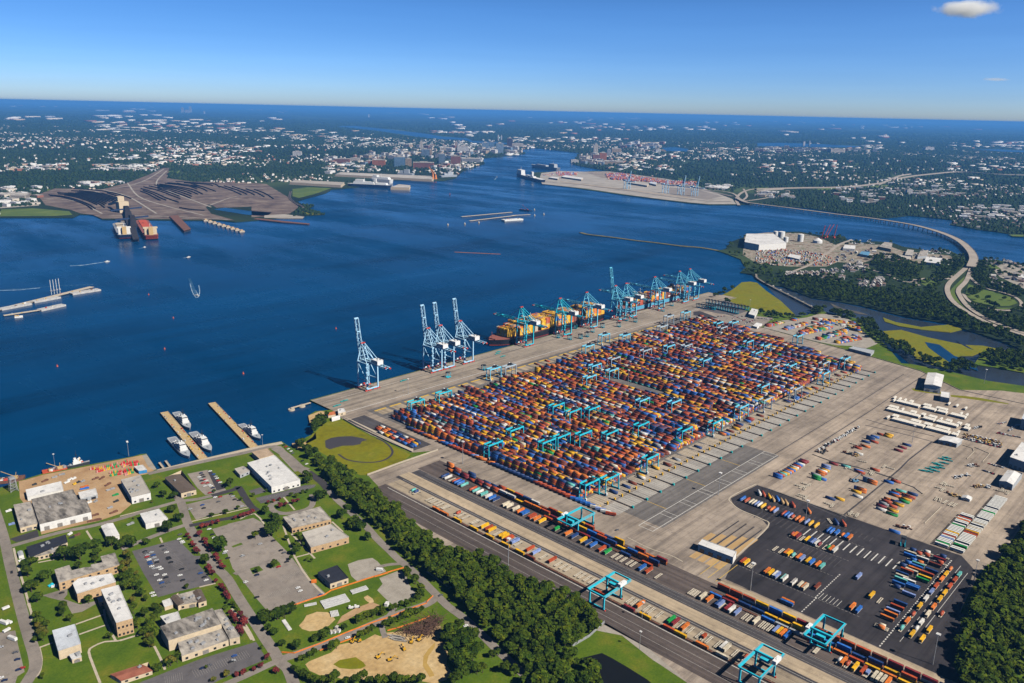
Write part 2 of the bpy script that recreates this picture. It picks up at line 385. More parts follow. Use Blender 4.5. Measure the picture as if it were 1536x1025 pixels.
# ------------------------------------------------------------------ land
G0 = [px(0, 732)]
near = [(-300, 1000), (120, 1112), px(0,731.7), px(37,718.7), px(64,710.5), px(101,703.7), px(134,697), px(200,684.6), px(210.7,681.3), px(219.6,680.6), px(235.3,704.5),
  px(295.4,690), px(312.5,686), px(374,671.7), px(380,670), px(422,662), px(433.8,669.6), px(445,673), px(459,656), px(468,652), px(473,641), px(480,634), px(468,630), px(463,623), px(473,617), px(499,614.6),
  (667, 1068), (1886, 1068), px(1063,447.5), px(1072,445), px(1088,452), px(1130,462), px(1165,472), px(1192,474), px(1211,473), px(1224,464), px(1245,470), px(1267,473.5), px(1285,478), px(1300,490), px(1311,498),
  px(1335,525), px(1352,545), px(1366,546), px(1423,557), px(1464,567), px(1483,571.5), px(1536,579), px(1700,610), (3000, 0), (3000, -800), (-600, -800), (-600, 900)]
sheet('ground', near, 0.0, M_grass, skirt=4.0)
pen = [px(*p) for p in [(1075,376),(1088,374),(1096,363),(1101.5,361),(1118,355),(1140,350.5),(1171,348),(1199,347.5),(1231,353),(1267,354.5),(1272,361.5),(1290,364),(1313,362),(1338,364),(1354,370),(1393,376),(1423,375),(1436,381.5),(1450,386),
  (1472,392.5),(1483,389),(1510,392),(1536,396),(1600,402),(1760,430),(1760,560),(1560,533),(1536,526),(1508,514),(1477.5,503.5),(1420,485),(1354.6,474),(1289,458),(1259,452.5),(1218,447),(1177,430.5),(1152,427),(1136,418.5),(1127,411),(1110,409),(1119,400.5),(1114,395),(1111,389),(1098,384),(1088,380)]]
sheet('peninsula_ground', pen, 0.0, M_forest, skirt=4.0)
far_left = [px(*p) for p in [(-420,322),(0,326.5),(109,326.5),(120,321.5),(139,322),(153,329),(273,330.5),(328,330.5),(352,333),(400,329),(451,324),(487,322),(462,314),(471,308),(452,306),(445.6,301.7),(489,289.5),(497,284.5),(516,283),(560,278),(588,270.5),(664,271.5),(683,267.5),(694,257),(727,246),(722,238),(780,232),(788,230),(770,228),(758,226.5),(790,224),(800,222)]]
far_right = [px(*p) for p in [(846,227),(869,229.5),(891,224.5),(869,229.5),(862,239),(855.6,244),(868,249),(913,257),(890,256.5),(864,259),(815,258),(797,259),(817,276),(880,284.5),(935,292.5),(1033,305),(1063,307.5),(1105,307.5),(1136,306),(1218,313),(1272,321.5),(1313,327),(1332,327),(1363,323.5),(1409,328),(1431,330.5),(1425,337),(1464,344),(1505,349.5),(1536,355),(1800,395)]]
B = FAR * 0.985
far_right[2] = px(889, 223.2)
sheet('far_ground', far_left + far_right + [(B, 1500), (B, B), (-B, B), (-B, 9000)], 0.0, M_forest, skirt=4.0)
# far inland water
M_farw = water_mat('far water', (0.006, 0.055, 0.15), 0.3, False, 0.3)
for pts in ([(503,190),(530,188.8),(560,192),(600,196),(640,201),(664,205),(700,207.5),(708,211),(690,213),(664,209),(640,208.5),(610,203),(570,197),(530,192.5)],
            [(992,222),(1012,220.6),(1033,224),(1030,228),(1000,227)], [(1136,215),(1180,214.5),(1240,217),(1290,219.5),(1288,221.5),(1230,221),(1136,219.5)], [(1464,224),(1500,224.5),(1560,227),(1560,229.5),(1500,227.5)],
            [(16,215.5),(30,214.8),(30,217),(17,217.8)], [(320,314.5),(338,312),(372,316.5),(408,319),(400,324.5),(370,322.5),(345,318.5)], [(700,211),(760,214.5),(770,217),(735,215.5),(705,213.5)]):
    sheet('inland_water', [px(*p) for p in pts], 0.6, M_farw)
# marshes: each a low bank of grass just above the water, or lying on the ground
MARSH1 = q('q5', (425,18),(500,12),(560,22),(640,92),(770,182),(895,302),(820,318),(720,305),(580,270),(440,240),(300,212),(255,170),(180,155),(280,118),(350,78))
sheet('marsh', MARSH1, -1.0, M_marsh, skirt=2.0)
MARSH2 = q('m4', (690,425),(790,418),(940,460),(1130,500),(1240,505),(1405,540),(1390,552),(1240,535),(1180,560),(1110,560),(1150,600),(1080,604),(1050,628),(960,610),(870,575),(850,540),(740,480))
sheet('marsh', MARSH2, -1.0, M_marsh, skirt=2.0)
sheet('marsh', q('m4', (690,350),(760,375),(900,402),(1060,388),(1180,402),(1060,432),(900,416),(780,397),(700,372)), -1.2, M_marsh, skirt=2.0)
sheet('marsh', q('m4', (400,270),(470,300),(560,318),(610,335),(560,330),(480,312),(420,292)), -1.6, M_mud, skirt=1.5)
sheet('stream', q('m4', (920,485),(1000,500),(1080,560),(1190,600),(1215,645),(1180,632),(1060,600),(1000,560),(940,515)), -0.8, M_farw)
sheet('stream', q('m4', (1090,470),(1140,500),(1190,530),(1160,520),(1110,492)), -0.8, M_creek)
BANK = q('m4', (1110,590),(1195,602),(1222,560),(1245,532),(1380,555),(1500,560),(1560,620),(1464,655),(1300,625),(1180,608))
sheet('river_bank', BANK, -0.4, M_grass, skirt=3.0)
MARSH3 = [px(*p) for p in [(496,631),(514,630.5),(535,643),(557,655),(584,666),(616,682),(608,690),(553,713),(540,713),(522,704),(500,690),(483,680),(468,670),(458,664),(466,655),(476,645),(484,637)]]
sheet('marsh', MARSH3, 0.05, M_marsh)
sheet('marsh_pool', q('q1', (495,742),(560,712),(640,698),(780,692),(900,712),(960,735),(900,750),(880,780),(800,795),(690,797),(620,815),(545,838),(500,815)), 0.10, M_pool)
ring = smooth(q('q1', (640,890),(740,950),(900,978),(1080,972),(1190,930),(1235,870),(1210,810),(1140,750),(1060,715)), 5)
ribbon('marsh_ditch', ring, 3.0, 0.10, M_pool)
sheet('mud_flat', q('q1', (310,465),(440,415),(540,430),(500,500),(420,570),(330,560)), 0.04, M_sand)
sheet('beach', q('q1', (150,820),(130,770),(270,760),(360,700),(390,650),(400,720),(300,770),(230,830)), 0.05, M_sand)
# ------------------------------------------------------------------ terminal paving
T = [px(500,616.5), px(514,629), px(535,641), px(557,653), px(584,664), px(620,679), px(657,676), px(552,713), px(560,722), px(608,771), px(640,800), px(665,818), px(716,828), px(745,843), px(800,872), px(850,900), px(905,937),
     px(895,946), px(933,953.6), px(978,989), px(1030,1024), (380, 20), (420, -60), (800, -60), px(1414,1025), px(1414,970), px(1429,948), px(1444,910), px(1466,866), px(1527,790), px(1536,772),
     (1150, 130), (1300, 90), (1900, 120), px(1660,632), px(1536,607), px(1440,586), px(1380,557), px(1290,531), px(1140,491), px(1090,471), px(1064,450), (1884, 1060), (1884, 1066), (668, 1066)]
sheet('terminal_pavement', T, 0.05, M_conc)
def rect(name, x0, x1, y0, y1, z, m): return sheet(name, [(x0, y0), (x1, y0), (x1, y1), (x0, y1)], z, m)
rect('wharf_apron', 669, 1882, 988, 1066, 0.09, M_apron)
rect('depot_paving', 905, 1190, 150, 448, 0.09, M_right)
sheet('depot_paving', [(1190, 120), (1640, 120), (1560, 300), (1420, 445), (1190, 448)], 0.09, M_right)
rect('stacking_yard_pavement', 704, 1500, 535, 968, 0.09, M_grey)
sheet('stacking_yard_pavement', [(1500, 560), (1620, 930), (1600, 968), (1500, 968)], 0.09, M_grey)
rect('grey_slab', 722, 1010, 440, 497, 0.11, M_grey)
rect('track_bed', 531, 567, 50, 745, 0.09, M_bal)
rect('track_bed', 640, 663, 50, 752, 0.09, M_bal)
rect('asphalt_lane', 611, 624.5, 50, 748, 0.09, M_asph2)
rect('asphalt_lane', 588.5, 594, 50, 752, 0.09, M_asph2)
rect('concrete_strip', 594.3, 610.7, 50, 752, 0.09, M_belt)
rect('concrete_strip', 667.5, 676.5, 60, 338, 0.13, M_belt)
rect('trailer_stall_pavement', 625, 640, 50, 752, 0.09, M_bal)
rect('trailer_stall_pavement', 568.5, 588, 50, 742, 0.09, M_pad)
sheet('asphalt_lot', [(903, 418), (845, 423), (829, 410), (824, 396), (822, 370), (811, 356), (712, 347), (679, 337), (677, 100), (760, 105), (790, 150), (882, 162), (903, 180)], 0.13, M_asph)
rect('marsh_side_trailer_park', 658, 690, 800, 955, 0.09, M_asph2)
sheet('road', q('q1', (690,470),(740,490),(1464,830),(1464,860),(1380,830)), 0.13, M_walk)
rect('gate_lane', 663, 840, 338.5, 395, 0.11, M_conc)
# markings
def stripes(name, items, z, m):
    mb = MB()
    for x0, x1, y0, y1 in items: mb.prism([(x0, y0), (x1, y0), (x1, y1), (x0, y1)], z - 0.01, z)
    tag(mb.build(name, m), kind='structure')
stripes('road_markings', [(672, 1880, 982.6, 984)] + [(707, 1010, 462, 462.7), (707, 1010, 443, 443.7)] + [(707 + a, 707.6 + a, 443.7, 462) for k in range(8) for a in (k * 42, k * 42 + 9)] +
        [(562.6, 563.3, 60, 735), (591, 591.3, 60, 740)] + [(672, 1880, 1043, 1043.4)], 0.17, M_white)
stripes('road_markings', [(551.8, 552.2, 60, 700), (541.9, 542.3, 60, 700), (622.6, 622.9, 60, 730), (613, 613.3, 60, 730), (618, 618.2, 60, 730)], 0.17, M_faded)
stripes('road_markings', [(764 + 88 * k, 764.8 + 88 * k, 462.8, 490) for k in range(3)] + [(668, 712, 341 + 9 * k, 341.6 + 9 * k) for k in range(3)], 0.17, M_yellow)
stripes('road_markings', [(680 + 4.4 * k, 682.4 + 4.4 * k, 184.2, 185.4) for k in range(47)] + [(712 + 4.4 * k, 714.6 + 4.4 * k, 257.5, 258.5) for k in range(14)] + [(680 + 4.4 * k, 682.6 + 4.4 * k, 256.5, 257.5) for k in range(8)] +
        [(700, 880, 174.2, 174.6), (735, 870, 164.8, 165.2)] + [(713, 726, 237 + 3.6 * k, 237.4 + 3.6 * k) for k in range(6)] + [(822, 842, 200 + 7.5 * k, 201.2 + 7.5 * k) for k in range(17)], 0.17, M_white)
M_rails = mat('dark worn rail', (0.07, 0.055, 0.05), 0.6, 0.2, 0.6)
stripes('rail_track', [(x - 0.9, x - 0.65, 50, 745) for x in (534.5, 539.5, 544.5, 549.5, 555, 560, 566)] + [(x + 0.65, x + 0.9, 50, 745) for x in (534.5, 539.5, 544.5, 549.5, 555, 560, 566)], 0.2, M_rails)
stripes('rail_track', [(x + d, x + d + 0.25, 50, 750) for x in (643, 649.5, 658) for d in (-0.9, 0.65)], 0.2, M_rails)
stripes('crane_rail', [(672, 1884, 1040, 1040.5), (672, 1884, 1065, 1065.5)], 0.18, M_rails)
# block exchange lanes
NB = 27
def bx(i): return 723.0 + 29.2 * i
pads, padg, lanes, wpad = [], [], [], []
for i in range(NB):
    c = bx(i)
    pads.append((c - 11.5, c + 11.5, 521, 545)); padg.append((c - 11.5, c + 11.5, 494, 517)); wpad.append((c - 11, c + 11, 938, 960))
    lanes += [(c - 11.5 + 4.6 * k - 0.25, c - 11.5 + 4.6 * k + 0.25, 494, 545) for k in range(6)]
stripes('exchange_pads', pads, 0.13, M_pad); stripes('exchange_pads', padg, 0.13, M_padg); stripes('lane_markings', lanes, 0.17, M_white)
stripes('exchange_pads', wpad, 0.13, M_pad)
stripes('lane_markings', [(a, b, d - 4, d) for a, b, c, d in wpad] , 0.17, M_yellow)

# tan exchange lanes through the gate shed, and the paved lots beyond the yard
stripes('gate_pads', [(690, 710, 350 + 9.6*k, 357 + 9.6*k) for k in range(4)] + [(727, 776 - 6*k, 351 + 9.6*k, 357.5 + 9.6*k) for k in range(5)], 0.165, patchy('ochre concrete', [(0.3, (.36, .23, .10)), (0.7, (.52, .35, .17))], .12, stretch=(.2, 1, 1)))
stripes('gate_pads', [(727, 800, 358 + 9.6*k, 359.6 + 9.6*k) for k in range(4)], 0.168, M_drk)
sheet('container_lot_ground', q('q5', (610,425),(640,395),(760,360),(850,350),(1000,330),(1100,300),(1200,300),(1330,330),(1440,385),(1470,430),(1540,500),(1620,560),(1500,610),(1380,580),(1250,575),(1080,540),(920,500),(800,470)), 0.07, M_gravel)
sheet('staff_car_park', q('q5', (-20,320),(60,300),(190,330),(370,310),(470,275),(570,320),(700,335),(600,415),(520,415),(400,395),(250,370),(100,345)), 0.10, M_lotl)
sheet('asphalt_yard', q('q5', (0,280),(60,275),(220,335),(150,340),(0,310)), 0.13, M_drk)
sheet('straddle_parking', q('q5', (30,250),(140,160),(260,160),(470,260),(440,290),(370,318),(190,290)), 0.08, M_lot)
sheet('industrial_pavement', q('f4', (-70,850),(60,838),(240,842),(330,862),(430,905),(480,890),(640,905),(700,905),(800,940),(900,950),(1060,965),(1090,1000),(900,1010),(760,1000),(640,985),(560,1010),(440,1000),(380,1025),(180,1025),(0,1010),(-80,960)), 0.1, patchy('cluttered yard ground', [(0.3, (.05, .045, .03)), (0.42, (.20, .15, .10)), (0.5, (.36, .31, .26)), (0.58, (.12, .12, .06)), (0.66, (.5, .47, .43)), (0.74, (.26, .11, .07))], .03, detail=8))
sheet('industrial_pavement', q('m4', (1270,60),(1350,50),(1480,70),(1600,130),(1600,210),(1464,195),(1330,130)), 0.1, M_gravel)
sheet('grass_strip', q('q7', (625,370),(720,365),(890,400),(890,420),(760,408),(650,390)), 0.12, M_marsh); sheet('grass_strip', q('q7', (970,425),(1100,435),(1250,455),(1480,500),(1480,508),(1240,475),(1090,455),(975,442)), 0.12, M_marsh)

for i, pts in enumerate((q('b5', (805,1005),(1000,850),(1280,620),(1464,465)) + q('b6', (140,255),(315,120)), [(1010,420.5),(1300,421),(1560,424)], [(1010,448),(1300,449),(1530,452)], q('b5', (0,680),(250,770),(480,860),(800,1000)), q('b5', (505,305),(600,345),(760,400),(1000,450),(1250,520),(1440,590)), q('b6', (0,385),(65,425),(180,470),(245,520)), q('q7', (220,690),(430,740),(640,790),(860,850)), q('q7', (230,640),(430,700),(640,745),(830,790)))):
    ribbon('pavement_joint', pts, 1.3 if i in (1, 2) else 2.2, .145 + .001*i, M_asph2)

ribbon('kerb', smooth([(905, 420.5), (848, 425), (833, 414), (825.5, 398), (823.5, 372), (812, 357.5), (727, 350.5)], 4), 1.6, .24, M_walk, 'structure', .12)
ribbon('kerb', smooth([(676.5, 385), (678, 400), (674, 425), (676, 455)], 4), 1.2, .2, M_walk, 'structure', .1)
# ------------------------------------------------------------------ naval base ground
def P(*pts): return [px(*p) for p in pts]
sheet('work_yard', P((28,722),(38,720),(64,712.5),(101,705.5),(134,699),(212,683),(219,682.5),(228,694),(234,704),(222,711),(206,714),(197,722),(190,748),(197,757),(180,771),(150,781),(110,790),(62,802),(57,780),(30,748)), 0.05, M_dirt)
sheet('seawall_apron', P((219.8,681.5),(213,683),(222,700),(230,705),(235,704.5)), 0.09, M_gravel)
sheet('demolition_site', q('b1', (360,850),(400,820),(500,780),(600,740),(680,665),(760,650),(900,630),(1010,570),(1060,590),(1110,555),(1300,540),(1420,480)) + q('b2', (330,575),(385,570),(400,620),(370,680),(430,690),(440,760),(430,850),(465,900),(430,960),(350,990),(200,960),(80,940)) + q('b1', (1100,960),(900,990),(800,1000),(700,985),(600,955),(490,950),(400,910)), 0.06, M_sand)
sheet('puddle_grass', q('b1', (620,850),(680,810),(830,783),(900,830),(925,865),(880,890),(780,895),(680,885)), 0.1, M_marsh)
sheet('puddle_grass', q('b2', (265,790),(300,740),(350,690),(345,730),(300,790),(290,840),(330,900),(345,930),(310,940),(260,860)), 0.1, patchy('ochre wet clay', [(0.3, (0.34,0.21,0.05)), (0.7, (0.48,0.32,0.10))], 0.06))
sheet('sand_patch', q('b1', (300,490),(345,440),(370,395),(470,360),(570,365),(610,395),(640,430),(580,490),(470,535),(400,542),(330,520)), 0.06, M_sand)
sheet('sand_patch', q('b1', (905,225),(940,205),(990,240),(1000,270),(960,280),(920,250)), 0.06, M_sand)
sheet('sand_patch', q('b1', (700,400),(820,330),(980,270),(1060,300),(1000,330),(900,350),(760,430),(650,480)), 0.045, M_dirt)
sheet('bare_ground', q('b1', (1050,45),(1130,15),(1250,-30),(1300,30),(1330,110),(1405,210),(1320,260),(1180,300),(1110,240),(1030,160),(1080,100)), 0.05, M_gravel)
sheet('gravel_patch', q('a8', (920,380),(1010,345),(1130,325),(1175,355),(1250,440),(1130,490),(1000,525),(950,480)), 0.05, M_gravel)
sheet('gravel_patch', q('w2', (360,815),(460,835),(580,930),(720,1020),(560,880),(395,785)), 0.09, M_gravel)
sheet('retention_pond', q('w2', (300,925),(380,905),(420,925),(480,960),(560,1010),(620,1060),(420,1060),(340,990)), 0.1, water_mat('dark pond water', (0.01, 0.011, 0.012), 0.15, False, 0.1))
sheet('car_park', P((198,827),(267,809),(281,824),(291,834),(301,834),(297,846),(322,875),(270,887),(237,896),(215,860)), 0.06, M_lot)
sheet('car_park', P((279,757),(345,741),(356,748),(372,760),(317,773),(294,780)), 0.06, M_lotl)
sheet('car_park', P((281,711),(311,705),(326,721),(341,737),(308,743),(296,732)), 0.06, M_lotl)
sheet('car_park', P((311,706.5),(318,707.5),(337,733),(325,736)), 0.08, M_drk)
sheet('car_park', P((317,792),(380,777),(392,783.5),(406,803),(432,829),(455,859),(490,892),(435.5,911),(402,918),(383,896),(360,866),(349,853),(340,828)), 0.06, M_lotl)
sheet('car_park', P((384,963),(400,989),(373,1000),(349,1011),(320,1025),(290,1040),(200,1045),(205,1026),(248,1009),(300,989)), 0.06, M_lot)
sheet('car_park', P((-30,950),(0,949),(23,946),(27,967),(37,1008),(26,1015),(20,1035),(-30,1045)), 0.06, M_lotl)
sheet('car_park', q('a7', (170,640),(500,560),(700,500),(830,490),(820,520),(640,580),(450,640),(230,700)), 0.06, M_lot)
sheet('car_park', q('a7', (95,560),(230,520),(290,570),(150,610)), 0.06, M_lot)
sheet('car_park', q('a7', (430,170),(470,180),(650,340),(600,350)), 0.06, M_lotl)
sheet('black_yard', q('a4', (105,210),(410,110),(430,190),(180,245)), 0.06, M_drk)
sheet('courtyard', q('a4', (465,830),(740,750),(740,820),(700,870),(880,930),(1060,890),(1060,920),(900,1010),(790,1030),(720,900),(560,860)), 0.05, M_road)
sheet('seawall_walk', P((235.5,704.8),(295.4,690.4),(312.5,686.4),(374,672.1),(380,670.4),(422,662.6),(425,666),(380,675),(310,691),(237,709)), 0.09, M_walk)
base_roads = [
 (9.5, M_road, P((-14,745),(4,800),(13.7,841.5),(21.9,875.6),(30.7,910),(36.9,932.8),(45,960),(52,983),(53,1001),(45,1016),(32,1036))),
 (7, M_road, P((8,822),(60,807),(96,797.5),(137,789.5),(182,778),(221,765.5),(251,757),(270,752),(296,749),(321,743))),
 (8, M_drk, P((318,744),(351,734.5),(357.6,731),(366,744),(377,760),(386,766))),
 (9.5, M_road, P((262,740),(271.5,754),(281,784),(293,805),(305.7,826.6),(323.4,850),(341,868),(357,895),(381,932),(397,956.6),(412,979),(420,993.6),(432,1004),(442,1030))),
 (7, M_road, P((182,824),(222,808),(250,797),(284,786))),
 (7, M_drk, P((284,789),(330,780),(351,776),(384,764))),
 (9, M_road, P((222,711),(237,707.5),(296,694.5),(357.6,681.5),(380,676.5),(412,670),(424,678),(442,698),(462,705))),
 (12, M_road, P((412,672),(430,684),(452,704),(466,712))),
 (10, M_drk, P((462,708),(483,724),(494,737))),
 (8.5, M_road, P((494,736.5),(506,750),(520,762.5),(536,778),(551,792),(567,810),(585,827),(597,838.8),(617.5,855.4),(648.8,886.7),(671.7,909.6),(696.7,928),(721.7,951),(746.7,976),(771.7,999),(806,1030))),
 (9, M_road, P((416,991),(453,979),(496.6,963),(528.8,950),(569,932.4),(601,919.6),(640,906.7),(655,895))),
 (7, M_road, P((412,994),(390,1004),(373,1012),(349,1022.6),(320,1036))),
 (5, M_road, P((572,934),(574,946),(578,957))), (5, M_road, P((570,933),(583,924),(592,912))),
 (7, M_road, smooth(q('a7', (790,600),(800,690),(760,750),(640,790),(480,810),(370,780),(340,720),(430,680)), 3)),
 (5, M_road, P((563,853),(580,848),(600,846))), (6, M_road, P((352,862),(372,852),(392,846),(420,840))),
]
for i, (wd, m, pts) in enumerate(base_roads): ribbon('road', smooth(pts, 3), wd, 0.10 + 0.012 * i, m)
for i, pts in enumerate([q('a4', (150,310),(200,520),(250,680),(300,860),(330,960)), q('a5', (310,150),(350,270),(340,340)), q('a5', (430,640),(455,760),(440,880),(400,960)), q('a5', (430,635),(580,580)), q('a5', (870,490),(1165,385)), q('a5', (1140,210),(1170,370),(1250,520),(1270,560)), q('a5', (1100,1025),(1020,820),(975,680),(1020,625),(1150,570),(1300,560),(1464,510)), q('a5', (830,380),(1140,270)),
    q('a6', (320,680),(380,800),(420,900)), q('a6', (0,630),(190,570)), q('a6', (1040,330),(1180,500),(1250,630)), q('a6', (740,130),(890,95)), q('a8', (370,50),(470,320),(600,520),(720,640)), q('a8', (440,120),(640,330)), q('a8', (460,325),(590,290)), q('a8', (0,860),(100,1025)), q('a3', (0,400),(460,280)), q('a3', (440,635),(465,690)), q('a7', (0,870),(160,810),(270,930)), q('a7', (480,630),(600,770)), q('a7', (1010,900),(1130,1010)), q('a4', (950,120),(1010,215)), q('a3', (760,465),(1440,300)),
    q('b2', (290,180),(440,290)), q('a4', (420,470),(600,435))]):
    ribbon('footpath', smooth(pts, 2), 2.0, 0.085 + 0.0012 * i, M_walk)
for c_, pts in (('a8', [(80,410),(160,390),(200,430),(110,465)]), ('a8', [(235,370),(320,340),(350,385),(260,415)]), ('a3', [(1225,730),(1330,690),(1350,710),(1240,745)]), ('a8', [(50,720),(130,700),(190,770),(100,790)]), ('a3', [(980,520),(1160,470),(1185,490),(1000,545)]), ('a8', [(5,530),(60,600),(110,660),(60,700),(0,600)]), ('a8', [(1220,400),(1290,365),(1300,385),(1240,425)])): sheet('lawn_island', q(c_, *pts), .13, M_grass)
# painted bays
mbw = MB()
def bays(a, b, n, length, wd=0.16):
    a, b = Vector((*a, 0)), Vector((*b, 0)); d = (b - a).normalized(); nrm = Vector((-d.y, d.x, 0))
    for i in range(n + 1):
        c = a.lerp(b, i / n); mbw.beam(c - nrm * length / 2 + Vector((0, 0, .09)), c + nrm * length / 2 + Vector((0, 0, .09)), wd, .02)
def bayq(code, a, b, n, length=10): bays(q1p(code, *a), q1p(code, *b), n, length)
bayq('a6', (690,940), (1190,750), 24); bayq('a6', (420,1000), (580,960), 8); bayq('a8', (340,510), (560,440), 16); bayq('a8', (250,650), (420,600), 12); bayq('a8', (420,720), (600,660), 12, 5); bayq('a8', (430,400), (520,430), 8, 5); bayq('a8', (60,300), (300,230), 14, 5)
bayq('a3', (460,715), (690,1000), 20); bayq('a3', (250,780), (420,1000), 18); bayq('a7', (210,660), (830,500), 40, 5); bayq('a7', (480,200), (640,340), 12, 5)
o = mbw.build('parking_bay_markings', M_faded); tag(o, kind='structure')
# ------------------------------------------------------------------ buildings of the base
M_wallw = mat('white painted wall', (0.74, 0.72, 0.68), 0.8, 0.08, 0.3)
M_wallt = mat('tan brick wall', (0.52, 0.35, 0.19), 0.9, 0.16, 0.6)
M_wallc = mat('cream wall', (0.62, 0.50, 0.34), 0.85, 0.1, 0.4)
M_wallg = mat('grey sheet wall', (0.40, 0.42, 0.44), 0.6, 0.1, 0.3)
M_roofw = paving('white membrane roof', (0.74, 0.73, 0.72), 4.5, 0.84, 0.22)
M_roofbw = paving('pale blue roof', (0.58, 0.62, 0.68), 3.0, 0.85, 0.2)
M_roofg = patchy('weathered grey roof', [(0.32, (0.12, 0.11, 0.10)), (0.46, (0.32, 0.29, 0.26)), (0.6, (0.44, 0.40, 0.35)), (0.72, (0.55, 0.51, 0.45))], 0.16, 0.9, stretch=(1, .45, 1))
M_roofd = patchy('stained old roof', [(0.3, (0.035, 0.032, 0.03)), (0.44, (0.16, 0.145, 0.13)), (0.58, (0.32, 0.29, 0.26)), (0.75, (0.44, 0.40, 0.36))], 0.10, 0.9, stretch=(1.4, 0.5, 1))
M_roofb = mat('dark brown roof', (0.115, 0.085, 0.065), 0.85, 0.15, 0.3)
M_roofk = mat('black membrane roof', (0.022, 0.024, 0.035), 0.7, 0.2, 0.3)
M_roofr = patchy('rusty red roof', [(0.3, (0.22, 0.07, 0.045)), (0.7, (0.36, 0.14, 0.09))], 0.15, 0.85)
M_roofl = paving('light grey roof', (0.52, 0.48, 0.43), 5.0, 0.85, 0.3)
M_win = mat('dark window glass', (0.02, 0.025, 0.035), 0.15, 0.3, 0.8)
M_door = mat('grey shutter door', (0.24, 0.22, 0.20), 0.6, 0.15, 0.6)
M_metal = mat('galvanised metal', (0.45, 0.46, 0.48), 0.45, 0.15, 0.4, 0.4)
def poly_of(code, roof, h, square=True):
    pts = q(code, *roof, z=h)
    if square and len(pts) == 3:
        a, b, c = (np.array(p) for p in pts); u = (b - a) / np.linalg.norm(b - a); n = np.array((-u[1], u[0])); k = float(np.dot(c - b, n))
        pts = [tuple(a), tuple(b), tuple(b + n * k), tuple(a + n * k)]
    return pts
def building(name, label, cat, code, roof, h, wall, roofm, lm=None, windows=0, doors=0, pitch=None, units=2, rows=1, group=None, wside=0, base=0.0):
    """walls from the ground to the eaves, its own roof slab with parapet, and the windows, doors and roof units the photo shows"""
    pts = poly_of(code, roof, h); c = np.mean(pts, axis=0)
    root = empty(name, (c[0], c[1], base)); L = [(p[0] - c[0], p[1] - c[1]) for p in pts]
    if sum(L[i][0]*L[(i+1)%len(L)][1]-L[(i+1)%len(L)][0]*L[i][1] for i in range(len(L))) < 0: L = L[::-1]
    n = len(L)
    mb = MB(); mb.prism(L, 0, h - 0.35, cap=False); mb.build('wall', wall, root)
    mb = MB()
    if pitch:
        a, b, d = Vector((*L[0], 0)), Vector((*L[1], 0)), Vector((*L[3], 0)); u, v = b - a, d - a
        if u.length < v.length: a, u, v = b, v, -u
        q_ = lambda s, t, z: tuple(a + u * s + v * t + Vector((0, 0, z)))
        e = h - 0.35
        mb.add([q_(-.01,-.03,e), q_(1.01,-.03,e), q_(1.01,.5,e+pitch), q_(-.01,.5,e+pitch), q_(-.01,1.03,e), q_(1.01,1.03,e)], [(0,1,2,3), (3,2,5,4), (0,3,4), (1,5,2), (0,4,5,1)])
    else:
        mb.prism(L, h - 0.35, h - 0.02)
        for i in range(n):
            a, b = L[i], L[(i + 1) % n]; mb.beam((*a, h + 0.18), (*b, h + 0.18), 0.4, 0.42)
    rf = mb.build('roof', roofm, root)
    rr = random.Random(len(label) * 7 + int(c[0]))
    for k in range(units):
        s, t = rr.uniform(.15, .85), rr.uniform(.2, .8)
        x = L[0][0] + (L[1][0]-L[0][0])*s + (L[-1][0]-L[0][0])*t; y = L[0][1] + (L[1][1]-L[0][1])*s + (L[-1][1]-L[0][1])*t
        if n > 4 and not inside(L)(x, y): continue
        z = h + (pitch * 0.4 if pitch else 0); m2 = MB(); m2.box((x, y, z - .1), (rr.uniform(1.5, 4), rr.uniform(1.5, 2.5), rr.uniform(1, 2)), rr.uniform(0, .3)); m2.cyl((x, y, z + 1.0), 0.5, 1.1, 8); m2.build('roof_unit', M_metal, rf)
    # faces turned to the camera (camera is towards -X -Y)
    faces = []
    for i in range(n):
        a, b = np.array(L[i]), np.array(L[(i + 1) % n]); d = b - a; ln = np.linalg.norm(d)
        if ln < 4: continue
        nr = np.array((d[1], -d[0])) / ln
        faces.append((np.dot(nr, -np.array(c) / np.linalg.norm(c)) * ln, a, d / ln, ln, nr))
    faces.sort(key=lambda f: -f[0])
    fs = [f for f in faces[:2] if f[0] > 0]
    for fi, (_, a, u, ln, nr) in enumerate(fs):
        cnt = windows if fi == wside else (windows // 2 if windows else 0)
        for r in range(rows):
            for k in range(cnt):
                s = (k + 0.5) / cnt * ln; p = a + u * s + nr * 0.06; z = 1.2 + r * (h - 1.2) / rows
                m2 = MB(); ang = math.atan2(u[1], u[0]); m2.box((p[0], p[1], z), (min(2.2, ln / cnt * .5), 0.25, min(2.0, (h - 1.5) / rows * .6)), ang); m2.build('window', M_win, root)
        if fi == wside:
            for k in range(doors):
                s = (k + 0.5) / doors * ln; p = a + u * s + nr * 0.08
                m2 = MB(); m2.box((p[0], p[1], 0), (min(5, ln / doors * .6), 0.3, min(4.5, h * .6)), math.atan2(u[1], u[0])); m2.build('door', M_win if 'gate_shed' in name or 'canopy' in name else M_door, root)
    tag(root, label, cat, group)
    if lm: LANDMARKS.append((c[0], c[1], lm))
    return root
Bd = building
Bd('warehouse', 'big old warehouse with black stained grey roof and white walls by the wharf', 'warehouse', 'a1', ((435,925),(1000,790),(940,655),(860,660),(800,545),(345,655)), 9, M_wallw, M_roofd, 'the stained-roof warehouse', 0, 4, units=3)
Bd('warehouse', 'lower grey roofed annex left of the big stained warehouse', 'warehouse', 'a1', ((220,965),(410,915),(335,680),(150,715)), 6.5, M_wallc, M_roofg, 'the grey annex', 3, 1, units=2)
